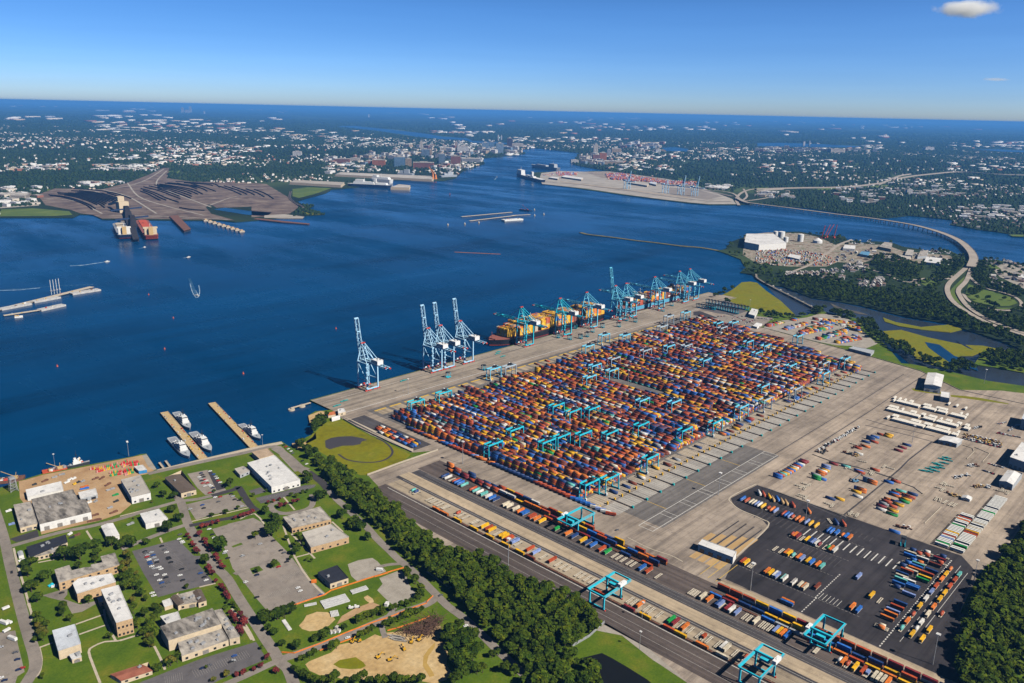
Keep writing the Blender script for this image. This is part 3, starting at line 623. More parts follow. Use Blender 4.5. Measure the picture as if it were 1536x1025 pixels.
Bd('storage_shed', 'long white flat shed on the dirt work yard beside the wharf', 'shed', 'a1', ((300,625),(695,545),(670,457),(283,550)), 5.5, M_wallw, M_roofw, 'the long white wharf shed', 0, 0, units=1)
Bd('canopy_shed', 'small white open sided canopy behind the stained warehouse', 'shed', 'a1', ((885,645),(1070,597),(1050,535),(860,580)), 5, M_wallg, M_roofw, 'the white canopy shed', 0, 2, units=0)
Bd('workshop_building', 'white workshop with pale roof and tall end wall beside the dirt work yard', 'building', 'a3', ((125,190),(335,140),(225,-50),(10,0)), 9, M_wallw, M_roofl, 'the white workshop', 3, 1, units=7)
Bd('tent_shed', 'small white tent shed with a blue side near the row of buoys', 'shed', 'a2', ((205,780),(295,765),(250,715),(155,735)), 4.5, mat('bright blue wall', (0.05, 0.28, 0.58), .7), M_roofw, 'the blue sided tent', 0, 0, units=0)
Bd('boathouse_building', 'wide dark brown roofed building behind the naval piers', 'building', 'a2', ((670,1020),(835,980),(675,770),(495,850)), 7, M_wallc, M_roofb, 'the brown roofed building', 2, 1, pitch=1.2, units=1)
Bd('warehouse', 'large white warehouse with a flat white roof above the marsh', 'warehouse', 'a7', ((345,515),(660,435),(380,170),(80,255)), 9, M_wallw, M_roofw, 'the large white warehouse', 6, 1, units=7)
Bd('storage_building', 'plain tan flat roofed building butted behind the large white warehouse', 'building', 'a7', ((210,205),(370,160),(305,95),(130,135)), 6, M_wallc, mat('tan roof', (0.42, 0.31, 0.21), .9), 'the tan flat building', 0, 0, units=0)
Bd('office_building', 'small grey office with flat roof left of the large white warehouse', 'building', 'a7', ((0,385),(105,340),(40,290),(-60,320)), 4.5, M_wallg, M_roofl, 'the small grey office', 2, 0, units=1)
Bd('storage_building', 'white walled hall with flat pale roof on the lawn by the crossroads', 'building', 'a3', ((280,480),(525,425),(430,320),(220,375)), 7, M_wallw, M_roofw, 'the white hall by the crossroads', 0, 1, units=1)
Bd('storage_shed', 'white gabled shed on the lawn between the road and the oaks', 'shed', 'a4', ((1180,200),(1310,165),(1245,30),(1110,65)), 5.5, M_wallw, M_roofw, 'the white gabled shed', 0, 0, pitch=1.2, units=0)
Bd('barracks_building', 'long building with half black half grey roof by the left road', 'building', 'a4', ((330,415),(740,245),(720,165),(290,300)), 5.5, M_wallc, M_roofk, 'the black roofed barracks', 8, 0, units=3)
Bd('barracks_building', 'low grey front wing along the black roofed barracks', 'building', 'a4', ((322,418),(640,345),(740,240),(310,345)), 5.0, M_wallc, M_roofg, None, 6, 0, units=1)
Bd('barracks_building', 'long tan brick building with grey roof and two square end wings', 'building', 'a4', ((645,690),(1310,490),(1260,365),(1105,405),(1130,470),(1000,495),(1000,520),(930,525),(785,560),(760,500),(600,550)), 9, M_wallt, M_roofg, 'the long tan brick building', 7, 0, units=4, rows=2)
Bd('headquarters_building', 'white roofed long tan wing with a low stepped end', 'building', 'a4', ((845,810),(1270,680),(1225,590),(860,650),(800,700)), 10, M_wallt, M_roofw, 'the white roofed wing', 5, 0, units=3)
Bd('headquarters_building', 'tall white roofed tan block with brown window strips on its end', 'building', 'a5', ((1275,360),(1455,310),(1300,-50),(1110,0)), 15, M_wallt, M_roofw, 'the tall white roofed block', 4, 0, units=6, rows=2)
Bd('annex_building', 'tiny white roofed cube annex in front of the white roofed block', 'building', 'a4', ((1090,900),(1170,880),(1135,830),(1070,860)), 5, M_wallt, M_roofw, None, 1, 0, units=0)
Bd('chapel_building', 'square hall with pale blue roof and dark slate front on the big lawn', 'building', 'a5', ((640,670),(885,590),(820,380),(575,450)), 9, M_wallc, M_roofbw, 'the pale blue roofed hall', 0, 0, units=1)
Bd('porch_building', 'small white flat roofed extension below the pale blue roofed hall', 'building', 'a5', ((790,765),(895,735),(870,680),(760,715)), 4, M_wallc, M_roofw, None, 1, 1, units=2)
Bd('long_shed', 'long low shed with rusty red roof at the lower edge', 'shed', 'a6', ((10,1000),(300,905),(265,825),(-90,940)), 4, M_wallc, M_roofr, 'the rusty roofed shed', 3, 0, pitch=0.9, units=1)
Bd('training_building', 'large cream block with a dark ribbed grey roof and tall side wall', 'building', 'a6', ((450,625),(945,470),(860,330),(375,500)), 11, M_wallc, M_roofd, 'the ribbed roof block', 0, 0, units=9)
Bd('training_building', 'grey roofed side block next to the ribbed roof block and red trees', 'building', 'a6', ((1020,610),(1115,590),(945,335),(880,350)), 7, M_wallc, M_roofg, None, 2, 0, units=4)
Bd('training_building', 'low grey entrance wing in front of the ribbed roof block', 'building', 'a6', ((575,770),(1010,620),(930,490),(720,590),(540,650)), 6, M_wallc, M_roofg, 'the low entrance wing', 5, 1, units=6)
Bd('store_building', 'white square roof block at the back corner of the ribbed roof block', 'building', 'a6', ((430,470),(565,430),(540,360),(375,405)), 9, M_wallc, M_roofw, None, 0, 0, units=1)
Bd('clinic_building', 'building with two brown gabled ends and grey middle by the car park', 'building', 'a6', ((540,300),(800,250),(740,150),(480,220)), 5, M_wallc, M_roofg, 'the brown gabled clinic', 3, 1, units=4)
Bd('clinic_wing', 'brown roofed left wing of the gabled clinic', 'building', 'a6', ((540,302),(597,272),(545,180),(472,225)), 5.6, M_wallc, M_roofb, None, 0, 0, pitch=1.5, units=0)
Bd('clinic_wing', 'brown roofed right wing of the gabled clinic', 'building', 'a6', ((730,275),(805,250),(745,150),(680,170)), 5.6, M_wallc, M_roofb, None, 1, 0, pitch=1.5, units=0)
Bd('store_building', 'small white square store left of the gabled clinic', 'building', 'a6', ((415,315),(492,290),(468,235),(392,262)), 4, M_wallc, M_roofw, None, 0, 0, units=0)
Bd('office_building', 'grey roofed tan brick office with dark windows below the circular drive', 'building', 'a7', ((570,970),(1000,870),(880,735),(470,850)), 6.5, M_wallt, M_roofg, 'the tan office', 10, 0, units=5)
Bd('office_building', 'pale flat roofed hall with white lower front on the green lawn', 'building', 'a8', ((605,235),(930,145),(780,38),(530,110)), 7.5, M_wallt, M_roofl, 'the pale roofed hall', 5, 0, units=2)
Bd('storage_building', 'black flat roofed cream store inside the orange fence line', 'building', 'a8', ((770,545),(925,495),(830,390),(665,450)), 6, M_wallc, M_roofk, 'the black roofed store', 3, 1, units=1)
Bd('hut', 'small grey gabled hut beside the left road', 'shed', 'a4', ((205,395),(260,380),(235,335),(190,350)), 3.5, M_wallw, M_wallg, None, 0, 0, pitch=1.0, units=0)
# terminal sheds
Bd('rail_gate_shed', 'long white drive-through gate shed with four dark openings at the asphalt lot', 'gate shed', 'w2', ((905,523),(918,500),(782,450),(765,470)), 8.5, M_wallw, M_roofw, 'the white gate shed', 0, 4, units=0)
Bd('maintenance_shed', 'big white tall shed standing against the far terminal road', 'shed', 'q7', ((745,330),(887,352),(905,255),(775,228)), 13, M_wallw, M_roofw, 'the tall white shed', 0, 2, pitch=2, units=0)
Bd('inspection_shed', 'smaller white box portal on steel legs beside the tall white shed', 'shed', 'q7', ((885,440),(962,455),(965,405),(890,395)), 9, M_wallg, M_roofw, 'the white portal box', 0, 1, units=0)
Bd('canopy_shed', 'open white canopy below the rows of white refrigerated boxes', 'shed', 'b6', ((370,100),(510,130),(550,100),(420,68)), 7, M_wallg, M_roofw, 'the open white canopy', 0, 3, pitch=1, units=0)
Bd('depot_building', 'large white hall at the right edge casting a long shadow', 'building', 'b6', ((918,235),(1060,285),(1130,150),(1010,120)), 14, M_wallg, M_roofw, 'the large white hall', 0, 4, units=2)
Bd('depot_building', 'white shed with curved roof above the rows of trailers', 'shed', 'b6', ((838,415),(940,445),(1015,355),(900,335)), 9, M_wallg, M_roofw, 'the curved roof shed', 0, 2, pitch=2, units=0)
Bd('depot_building', 'tall blue and white hall at the far right edge', 'building', 'b7', ((1440,500),(1560,540),(1600,440),(1480,405)), 16, M_wallg, M_roofbw, 'the blue and white hall', 0, 1, units=1)
Bd('tent_shed', 'small domed white tent among the trailers', 'tent', 'b6', ((545,545),(610,560),(630,540),(560,525)), 4, M_wallw, M_roofw, None, 0, 1, pitch=1.5, units=0)
Bd('yard_office', 'small white office building by the parked straddle carriers', 'building', 'q5', ((485,300),(540,315),(570,262),(515,250)), 8, M_wallw, M_roofw, 'the white yard office', 2, 0, units=1)
Bd('yard_shed', 'long low white shed beside the terminal car park', 'shed', 'q5', ((520,405),(560,415),(605,385),(560,375)), 4.5, M_wallw, M_roofw, None, 0, 1, units=0)
Bd('yard_shed', 'grey long shed behind the far container blocks and road', 'shed', 'q5', ((1365,600),(1560,650),(1590,620),(1410,585)), 6, M_wallg, M_wallg, 'the long grey shed', 0, 2, units=0)
Bd('gate_office', 'small white hut at the corner of the wharf', 'hut', 'q1', ((640,440),(720,420),(700,385),(635,395)), 5, M_wallc, M_roofw, 'the wharf corner hut', 1, 0, units=1)
Bd('gate_office', 'orange roofed shed at the shore end of the wharf', 'shed', 'q1', ((530,465),(610,450),(600,420),(515,440)), 4, M_wallc, mat('orange roof', (0.55, 0.16, 0.05), .8), None, 0, 0, units=0)
Bd('long_tent', 'white half round tent at the marsh corner of the wharf', 'tent', 'q1', ((570,505),(660,480),(650,460),(565,480)), 4, M_wallw, M_roofw, None, 0, 0, pitch=1.2, units=0)
for q_ in (('a1', 150, 560),):
    x, y = q1p(*q_); r = empty('lattice_tower', (x, y, 0)); mb = MB()
    for s, t in ((-4,-4),(4,-4),(4,4),(-4,4)): mb.beam((s, t, 0), (s*.6, t*.6, 16), .5)
    for k in range(5):
        zz = 1 + k*3.4
        for (a, b), (c_, d) in (((-4,-4),(4,4)),((4,-4),(-4,4)),((-4,-4),(4,-4)),((4,-4),(4,4)),((4,4),(-4,4)),((-4,4),(-4,-4))): mb.beam((a*.9, b*.9, zz), (c_*.85, d*.85, zz+2.4), .3)
    mb.build('frame', M_metal, r); mb = MB(); mb.box((0,0,16), (6,6,2)); mb.build('platform', M_metal, r)
    tag(r, 'grey steel lattice tower at the left end of the work yard', 'tower')
# ------------------------------------------------------------------ shipping containers
PAL = dict(brown=(0.200, 0.044, 0.018), red=(0.46, 0.075, 0.020), orange=(0.70, 0.185, 0.025), yellow=(0.80, 0.43, 0.010), blue=(0.030, 0.15, 0.52), navy=(0.018, 0.055, 0.19),
           white=(0.72, 0.70, 0.66), grey=(0.38, 0.40, 0.42), green=(0.015, 0.30, 0.06), teal=(0.14, 0.50, 0.46), cream=(0.66, 0.58, 0.44), lav=(0.22, 0.30, 0.58), dkred=(0.24, 0.025, 0.030), tan=(0.52, 0.33, 0.14))
WORD = dict(brown='brown', red='brick red', orange='orange', yellow='yellow', blue='blue', navy='navy blue', white='white', grey='grey', green='green', teal='pale green', cream='cream', lav='lavender blue', dkred='dark red', tan='tan')
CM = {k: mat('container paint ' + WORD[k], v, 0.55, 0.26, 0.30, rnd=0.15) for k, v in PAL.items()}
M_under = mat('container underframe', (0.03, 0.028, 0.028), 0.8)
KEYS = list(PAL)
def pick(rng, wts): return rng.choices(list(wts), list(wts.values()))[0]
W_YARD = dict(brown=.29, dkred=.05, red=.16, orange=.09, yellow=.15, blue=.09, navy=.14, white=.045, grey=.01, green=.02, teal=.006, cream=.01)
W_MIX = dict(brown=.1, red=.2, orange=.16, yellow=.17, blue=.13, navy=.06, white=.09, green=.03, teal=.03, cream=.04, lav=.06)
CONTS = []      # x, y, z, rot, length, colour, place phrase, order along the place
HC = 2.85
def cont(x, y, z, rot, ln, col, place): CONTS.append((x, y, z, rot, ln, col, place))
CCACHE = {}
def cont_mesh(ln, col):
    k = (ln, col)
    if k not in CCACHE:
        mb = MB(); W, H = 2.44, HC; t = 0.16
        mb.box((0, 0, 0.12), (ln - .12, W - .12, H - .2)); mb.box((0, 0, 0), (ln - .3, W - .3, .12), mi=1)
        for sx in (-1, 1):
            for sy in (-1, 1): mb.box((sx * (ln/2 - t/2), sy * (W/2 - t/2), 0), (t, t, H))
            mb.beam((sx*(ln/2 - t/2), -W/2, H - .1), (sx*(ln/2 - t/2), W/2, H - .1), .18); mb.beam((-ln/2, sx*(W/2-.08), H-.08), (ln/2, sx*(W/2-.08), H-.08), .14)
        for yy in (-.8, -.3, .3, .8): mb.beam((-ln/2 - .03, yy, .2), (-ln/2 - .03, yy, H - .2), .06, mi=1)
        for k2 in range(int(ln / 1.2)): mb.box((-ln/2 + .9 + k2*1.2, 0, H - .09), (.5, W - .4, .06))
        CCACHE[k] = mb.mesh('shipping container', [CM[col], M_under])
    return CCACHE[k]
CHASSIS = []
def on_chassis(x, y, rot, ln, col, place):
    CHASSIS.append((x, y, rot, place, True, ln)); cont(x, y, 1.35, rot, ln, col, place)
def bare(x, y, rot, place): CHASSIS.append((x, y, rot, place, False, 12.2))
PI2 = math.pi / 2
# --- rail tracks: double stacked trains
rr = random.Random(5)
WAGONS = []
def train(x, y0, y1, dbl, fill, wts, place, step=13.6):
    y = y0; n = int((y1 - y0) / step)
    last = pick(rr, wts)
    for k in range(n):
        yy = y0 + (k + .5) * step; WAGONS.append((x, yy, place))
        if rr.random() > fill: continue
        if rr.random() < .75: last = pick(rr, wts)
        cont(x, yy, 1.05, PI2, 12.2, last, place)
        if rr.random() < dbl: cont(x, yy, 1.05 + HC, PI2, 12.2, pick(rr, wts) if rr.random() < .6 else last, place)
W_TR = dict(brown=.12, red=.24, orange=.14, yellow=.14, blue=.10, navy=.10, white=.08, dkred=.08)
train(658.0, 62, 338, .8, .93, dict(W_TR, yellow=.2), 'the right-hand train south of the crossing')
train(649.5, 62, 338, .45, .9, dict(W_TR, yellow=.3), 'the middle train south of the crossing')
train(643.0, 62, 335, .0, .75, dict(W_TR, blue=.2, white=.2, grey=.1), 'the left-hand train south of the crossing')
train(658.0, 392, 738, .75, .9, dict(W_TR, navy=.2), 'the right-hand train north of the crossing')
train(649.5, 396, 728, .6, .9, dict(W_TR), 'the middle train north of the crossing')
train(643.0, 400, 560, .0, .55, dict(W_TR, white=.25), 'the left-hand train north of the crossing')
seq = [('orange',648),('orange',634),('yellow',612),('yellow',585),('yellow',560),('yellow',536),('yellow',515),('brown',500),('red',409),('dkred',374),('yellow',356),('red',330),('yellow',318),('orange',296),('cream',276)]
for c, y in seq: cont(566.0, y, 1.05, PI2, 12.2, c, 'the lone wagon row beside the wood')
for k in range(36): WAGONS.append((566.0, 170 + 13.6 * k, 'the lone wagon row beside the wood'))
# --- chassis rows by photo
def row_px(code, xc, items, place, rot=0.0, ln=12.2, zc=2.6):
    for it in items:
        x, y = q1p(code, it[0], it[1], z=zc); L = it[3] if len(it) > 3 else ln
        if it[2] == 'bare': bare(xc if xc else x, y, rot, place)
        else: on_chassis(xc if xc else x, y, rot, L, it[2], place)
PL = 'the chassis row left of the double trains'
row_px('r4', 633.5, [(490,245,'navy'),(540,255,'white'),(560,285,'bare'),(630,290,'red'),(655,300,'blue'),(690,312,'blue'),(722,335,'teal'),(815,380,'red'),(850,395,'teal'),(885,415,'white'),(935,437,'teal'),(975,463,'white'),(1020,480,'blue'),(1060,500,'navy'),(1165,555,'cream'),(1200,575,'cream'),(1270,605,'cream'),(1330,625,'orange'),(1385,650,'blue'),(1420,690,'bare'),(1450,695,'red')], PL)
row_px('w2', 633.5, [(70,340,'blue'),(98,357,'red'),(120,366,'orange'),(140,376,'yellow'),(203,405,'green'),(245,425,'orange'),(268,437,'navy'),(305,452,'yellow'),(322,462,'navy'),(342,473,'blue'),(376,490,'red'),(400,500,'green'),(425,515,'bare'),(440,524,'bare'),(458,533,'bare'),(480,545,'bare'),(495,553,'bare'),(535,566,'blue'),(562,578,'red'),(590,603,'bare')], PL)
PL2 = 'the chassis row below the crossing'
row_px('r3', 633.5, [(180,235,'bare'),(205,245,'bare'),(230,255,'bare'),(300,270,'cream'),(352,300,'orange'),(430,340,'navy'),(465,335,'lav'),(440,365,'bare'),(518,375,'dkred'),(550,390,'white'),(600,415,'lav'),(650,460,'bare'),(690,475,'bare'),(755,500,'cream'),(800,530,'bare'),(830,550,'bare'),(865,570,'bare'),(932,580,'lav'),(963,593,'yellow'),(995,608,'orange'),(1030,630,'blue'),(1280,770,'bare')], PL2)
row_px('b8', 633.5, [(130,555,'bare'),(395,650,'white',6.1),(425,680,'orange'),(478,690,'red',6.1),(545,740,'yellow'),(632,775,'red'),(685,790,'lav',6.1),(640,830,'bare'),(745,840,'cream'),(790,860,'cream'),(840,880,'cream'),(905,880,'orange')], PL2)
PL3 = 'the chassis row beside the lone wagon row'
row_px('r4', 578.5, [(165,395,'teal',6.1),(190,412,'navy',6.1),(225,405,'bare'),(350,480,'bare'),(380,495,'bare'),(405,505,'bare'),(440,525,'bare'),(470,540,'bare'),(505,570,'bare'),(530,575,'bare'),(640,650,'red',6.1),(690,660,'bare'),(735,685,'bare'),(815,735,'bare'),(845,740,'bare'),(900,780,'bare'),(950,785,'yellow'),(995,808,'red'),(1030,825,'yellow'),(1085,860,'bare'),(1115,880,'bare'),(1165,900,'yellow'),(1220,925,'red'),(1275,950,'lav'),(1320,970,'bare')], PL3)
row_px('w2', 578.5, [(-5,425,'yellow'),(15,440,'red'),(38,455,'lav'),(97,485,'red'),(122,497,'lav'),(148,515,'bare'),(185,530,'red'),(205,545,'bare'),(225,555,'bare'),(245,563,'bare'),(285,585,'bare'),(300,592,'bare'),(320,603,'bare'),(340,612,'bare'),(490,690,'bare'),(505,700,'bare'),(532,710,'orange'),(555,725,'bare'),(573,733,'bare'),(605,750,'bare'),(655,772,'green'),(670,783,'dkred'),(690,795,'bare'),(707,802,'orange'),(725,815,'bare'),(760,835,'bare'),(778,846,'red',6.1),(795,857,'bare'),(835,872,'bare'),(855,885,'white'),(870,890,'cream'),(900,912,'bare'),(950,925,'red',6.1)], PL3)
row_px('b3', 851, [(130,185,'blue'),(165,210,'red'),(210,228,'cream'),(238,240,'cream'),(268,252,'lav'),(298,264,'white'),(332,280,'yellow'),(385,305,'red',6.1),(438,312,'orange'),(473,328,'lav'),(562,360,'red'),(590,373,'blue'),(625,387,'lav'),(660,395,'red',6.1),(708,418,'orange'),(743,437,'orange'),(805,460,'lav'),(848,475,'yellow'),(910,498,'yellow'),(1040,555,'blue'),(1070,568,'blue'),(1130,585,'blue'),(1187,612,'orange',6.1),(1235,622,'blue'),(1265,642,'orange')], 'the longest row of the asphalt lot')
row_px('b3', 812, [(640,600,'red',6.1),(675,607,'orange'),(708,617,'dkred'),(740,645,'bare'),(803,662,'yellow'),(845,668,'navy'),(878,680,'lav'),(908,700,'white'),(952,700,'dkred',6.1),(985,750,'bare'),(1052,735,'green',6.1),(1075,755,'orange'),(1092,788,'white')], 'the second row of the asphalt lot')
row_px('b3', 770, [(450,752,'bare'),(520,775,'bare'),(592,788,'orange'),(612,808,'yellow'),(665,815,'teal',6.1),(722,842,'orange'),(755,858,'lav'),(825,882,'yellow'),(862,900,'blue'),(930,925,'orange'),(968,950,'teal')], 'the third row of the asphalt lot')
PD = 'the row nearest the gate shed'
row_px('b3', 720, [(175,838,'red'),(205,855,'yellow'),(240,885,'bare'),(262,893,'bare'),(435,945,'orange'),(468,968,'yellow'),(535,1000,'lav')], PD)
row_px('w3', 720, [(122,590,'teal'),(60,600,'white'),(97,615,'white'),(132,632,'white'),(165,603,'red'),(188,617,'cream'),(205,627,'cream'),(176,648,'orange')], PD)
da = np.array(q1p('b3', 262, 100, z=2)) ; db = np.array(q1p('b3', 303, 168, z=2)); DIAG = math.atan2(db[1]-da[1], db[0]-da[0])
row_px('b3', None, [(285,140,'white'),(332,152,'red'),(395,180,'yellow'),(435,207,'tan'),(485,205,'blue'),(535,232,'tan'),(580,245,'tan'),(655,270,'red'),(828,337,'orange'),(1060,440,'bare'),(1130,460,'navy'),(1210,475,'red')], 'the slanted row at the lot edge', rot=DIAG)
row_px('w3', None, [(405,597,'lav'),(457,672,'yellow'),(380,718,'orange'),(405,730,'blue'),(490,690,'bare'),(240,637,'brown')], 'the open middle of the asphalt lot')
row_px('w3', None, [(118,703,'blue'),(122,697,'orange')], 'the stalls beside the train', rot=PI2)
blk = [(430,115,485,145,'navy'),(480,140,530,165,'red'),(540,135,590,160,'white'),(390,140,480,170,'cream'),(390,155,480,190,'blue'),(490,175,580,215,'white'),(535,155,590,180,'red'),(610,185,710,220,'dkred'),(660,165,720,190,'navy'),(400,210,450,235,'blue'),(440,195,490,215,'blue'),(490,210,540,235,'orange'),(580,225,670,265,'brown'),(640,210,695,240,'red'),(360,230,410,250,'navy'),(440,243,530,278,'blue'),(450,228,540,260,'teal'),(430,255,520,290,'orange'),(360,270,460,315,'red'),(405,265,495,310,'cream'),(530,290,615,330,'red'),(560,275,640,310,'navy'),(325,285,430,330,'navy'),(500,320,595,365,'yellow'),(480,340,575,385,'green'),(330,325,410,355,'cream'),(390,345,475,385,'white'),(320,340,410,375,'teal'),(300,362,400,408,'blue'),(415,378,515,425,'blue'),(400,395,500,442,'blue'),(310,400,360,425,'navy'),(370,445,480,497,'lav'),(290,540,390,590,'red'),(250,578,355,622,'lav'),(240,592,340,640,'orange'),(210,625,315,670,'orange'),(195,695,250,722,'cream'),(185,710,240,740,'orange'),(310,520,410,560,'navy')]
for x1, y1, x2, y2, c in blk:
    x, y = q1p('b4', (x1+x2)/2, (y1+y2)/2, z=2.2); on_chassis(round(x/3.1)*3.1, y, PI2, 12.2 if x2-x1 > 70 else 6.1, c, 'the packed block of the asphalt lot')
for yy, L, nm in ((179.5, [(755,275,'orange',6.1),(718,315,'yellow'),(685,355,'orange'),(640,405,'red'),(603,450,'lav'),(558,500,'white'),(513,560,'yellow'),(462,620,'red',6.1),(415,675,'orange'),(375,725,'teal',6.1)], 'the first queue behind the dashed line'),
                  (169.5, [(818,320,'teal'),(785,360,'red'),(748,410,'red'),(707,460,'yellow'),(665,505,'yellow'),(618,565,'orange'),(573,620,'cream'),(525,685,'white'),(488,730,'white',6.1),(445,770,'yellow')], 'the second queue behind the dashed line'),
                  (160.5, [(585,740,'yellow'),(530,810,'yellow'),(680,615,'red',6.1)], 'the last queue by the right-hand wood')):
    for it in L: x, y = q1p('b4', it[0], it[1], z=2.6); on_chassis(x, yy, 0, it[3] if len(it) > 3 else 11.0, it[2], nm)
# --- depot rows
dep = [(120,545,'blue',2),(150,522,'red',1),(172,510,'teal',1),(200,503,'yellow',1),(225,490,'lav',1),(245,478,'orange',1),(268,466,'blue',1),(285,455,'yellow',1),(303,440,'white',1),(328,427,'red',1),(345,412,'blue',1),(368,403,'white',1),(397,378,'dkred',1),(415,368,'dkred',1),
 (545,562,'green',2),(605,565,'blue',1),(540,520,'grey',1),(590,510,'orange',2),(612,498,'red',1),(615,480,'white',1),(640,470,'yellow',1),(650,445,'lav',2),(735,400,'dkred',1),(870,430,'teal',1),(1030,495,'red',1),(1010,478,'blue',1),(1190,465,'red',1),(1340,600,'blue',1),(1420,592,'red',1),(1110,590,'lav',2),(1130,600,'white',2),(1160,612,'orange',2),
 (1040,700,'orange',2),(1012,690,'lav',2),(985,705,'yellow',1),(1000,758,'white',1),(800,785,'yellow',1),(700,780,'navy',1),(1190,105,'blue',1),(1140,130,'navy',2),(1090,160,'navy',1),(1000,225,'red',1),(1090,210,'orange',1),(1180,160,'red',1),(1330,100,'yellow',1),(1345,82,'yellow',1),(1260,80,'red',1),
 (1260,900,'white',1),(1380,910,'yellow',1),(1370,950,'green',1),(1260,865,'dkred',1),(1290,838,'grey',1),(1320,812,'red',1),(1345,792,'orange',1),(1400,740,'blue',1),(1430,715,'red',1),(1450,850,'yellow',1),(1010,290,'white',1)]
for x, y, c, n in dep:
    for k in range(n): X, Y = q1p('b5', x, y, z=2.5); cont(X, Y, .3 + k*HC, PI2, 12.2, c, 'the empty depot rows')
for x, y, c in [(25,510,'blue'),(45,495,'green'),(40,525,'orange'),(80,490,'teal'),(120,555,'yellow'),(105,570,'green'),(150,535,'red'),(170,512,'navy'),(130,545,'brown'),(60,592,'yellow'),(40,572,'navy'),(20,637,'yellow'),(15,668,'green'),(30,800,'blue'),(60,178,'dkred'),(90,155,'dkred'),(125,135,'navy'),(10,605,'red'),(85,510,'orange'),(110,520,'brown')]:
    X, Y = q1p('b6', x, y, z=2.5); cont(X, Y, .3, PI2, 12.2, c, 'the empty depot rows')
r2 = random.Random(21)
for (x1,y1),(x2,y2) in [((645,412),(785,375)),((800,440),(985,392)),((865,360),(905,352)),((920,488),(1205,425)),((940,470),(1190,410)),((1050,388),(1225,384)),((1060,352),(1405,388)),((1090,528),(1330,470)),((1150,500),(1340,450)),((1255,558),(1460,522)),((1260,400),(1445,432)),((1350,430),(1460,460)),((1310,520),(1440,500)),((1000,440),(1180,398))]:
    a, b = np.array(q1p('q5', x1, y1)), np.array(q1p('q5', x2, y2)); n = int(np.linalg.norm(b-a)/3.3); c = 'red'
    for k in range(n):
        if r2.random() < .12: continue
        if r2.random() < .6: c = pick(r2, dict(W_MIX, green=.12, red=.3))
        p = a + (b-a)*(k+.5)/n
        for s in range(r2.choice((1,1,2,2))): cont(p[0], p[1], .3 + s*HC, PI2, 12.2, c if r2.random() < .7 else pick(r2, W_MIX), 'the far sandy container lot')
for (x1,y1,x2,y2) in ((540,655,700,625),(1490,490,1640,510)):
    a, b = np.array(q1p('m4', x1, y1-160)), np.array(q1p('m4', x2, y2-160))
# slanted chassis row along the first block
aa, ab = np.array(q1p('w2', 412, 350, z=3)), np.array(q1p('w2', 434, 359, z=3))
sa_, sb_ = np.array(q1p('ph', 906, 770, z=3)), np.array(q1p('ph', 922.6, 773.2, z=3)); SL = math.atan2(sb_[1]-sa_[1], sb_[0]-sa_[0])
c = 'red'
for k in range(49):
    y = 499 + 7.6*k; x = 703.5
    if k > 6 and r2.random() < .1: continue
    if r2.random() < .45: c = pick(r2, dict(red=.3, blue=.3, orange=.12, navy=.12, lav=.08, white=.05, brown=.08))
    cont(x, y, 1.35, SL, 12.2, c, 'the slanted row along the first yard block')
for xx, y0, y1 in ((662.5, 812, 888), (667.5, 812, 895), (672.5, 815, 900), (677.5, 815, 905)):
    y = y0
    while y < y1:
        cont(xx, y, 1.2, PI2, 12.2, pick(r2, dict(red=.25, orange=.2, blue=.15, navy=.2, white=.15, yellow=.06)), 'the small trailer park beside the marsh'); y += 13.2
# --- the stacking yard
ry = random.Random(77)
for i in range(31):
    c0 = bx(i); ylo = 549.0 if i < NB - 1 else 555 + (c0 - 1495) * 3.1
    n = int((930 - ylo) / 12.75); mood = ry.uniform(3.2, 4.6) + (.3 if i > 18 else 0)
    bay = []; b = mood
    for s in range(n):
        if ry.random() < .28: b = mood + ry.uniform(-1.6, 1.0)
        bay.append(b)
    for r in range(8):
        x = c0 + (r - 3.5) * 2.95; prev = [pick(ry, W_YARD) for _ in range(6)]; off = ry.uniform(-2.4, 1.1)
        for s in range(n):
            y = ylo + (s + .5) * 12.75
            if i == 13 and 690 < y < 815: continue
            if ry.random() < .2: off = ry.uniform(-2.4, 1.1)
            h = bay[s] + off
            if s == 0: h -= 1.3 * ry.random() + .4
            if s >= n - 2: h -= 1.6 * ry.random()
            hh = max(0, min(5, int(round(h))))
            for k in range(hh):
                if ry.random() < .48: prev[k] = pick(ry, W_YARD)
                cont(x, y, .2 + k*HC, PI2, 12.2, prev[k], 'yard')
# --- transfer bays, wharf side
for i in range(NB):
    for k in range(5):
        if ry.random() < .28: cont(bx(i) + (k-2)*4.6, 533 + ry.uniform(-3, 3), .3 if ry.random() < .5 else 1.3, PI2, 12.2, pick(ry, W_YARD), 'yard')
        if ry.random() < .10: cont(bx(i) + (k-2)*4.6, 947, .2, PI2, 12.2, pick(ry, W_YARD), 'yard')
# ------------------------------------------------------------------ ships (their deck cargo joins the mass of far containers)
M_hullk = mat('black ship hull', (0.018, 0.018, 0.022), 0.5, 0.2, 0.1); M_hullb = mat('light blue ship hull', (0.12, 0.42, 0.62), 0.5, 0.1, 0.1)
M_shipcream = mat('cream ship paint', (.55, .46, .34), .6, .1, .2); M_boot = mat('red boot topping', (0.30, 0.045, 0.035), 0.6, 0.2, 0.1); M_deck = mat('red oxide deck', (0.26, 0.085, 0.06), 0.8, 0.2, 0.2)
M_shipw = mat('white ship paint', (0.76, 0.76, 0.74), 0.5, 0.06, 0.2); M_shipg = mat('haze grey ship paint', (0.36, 0.39, 0.42), 0.6, 0.08, 0.2)
M_tan = mat('buff paint', (0.56, 0.38, 0.16), 0.6, 0.1, 0.3); M_orp = mat('orange hull paint', (0.52, 0.085, 0.03), 0.6, 0.12, 0.2); M_navyh = mat('navy hull paint', (0.015, 0.035, 0.09), 0.5, 0.15, 0.1)
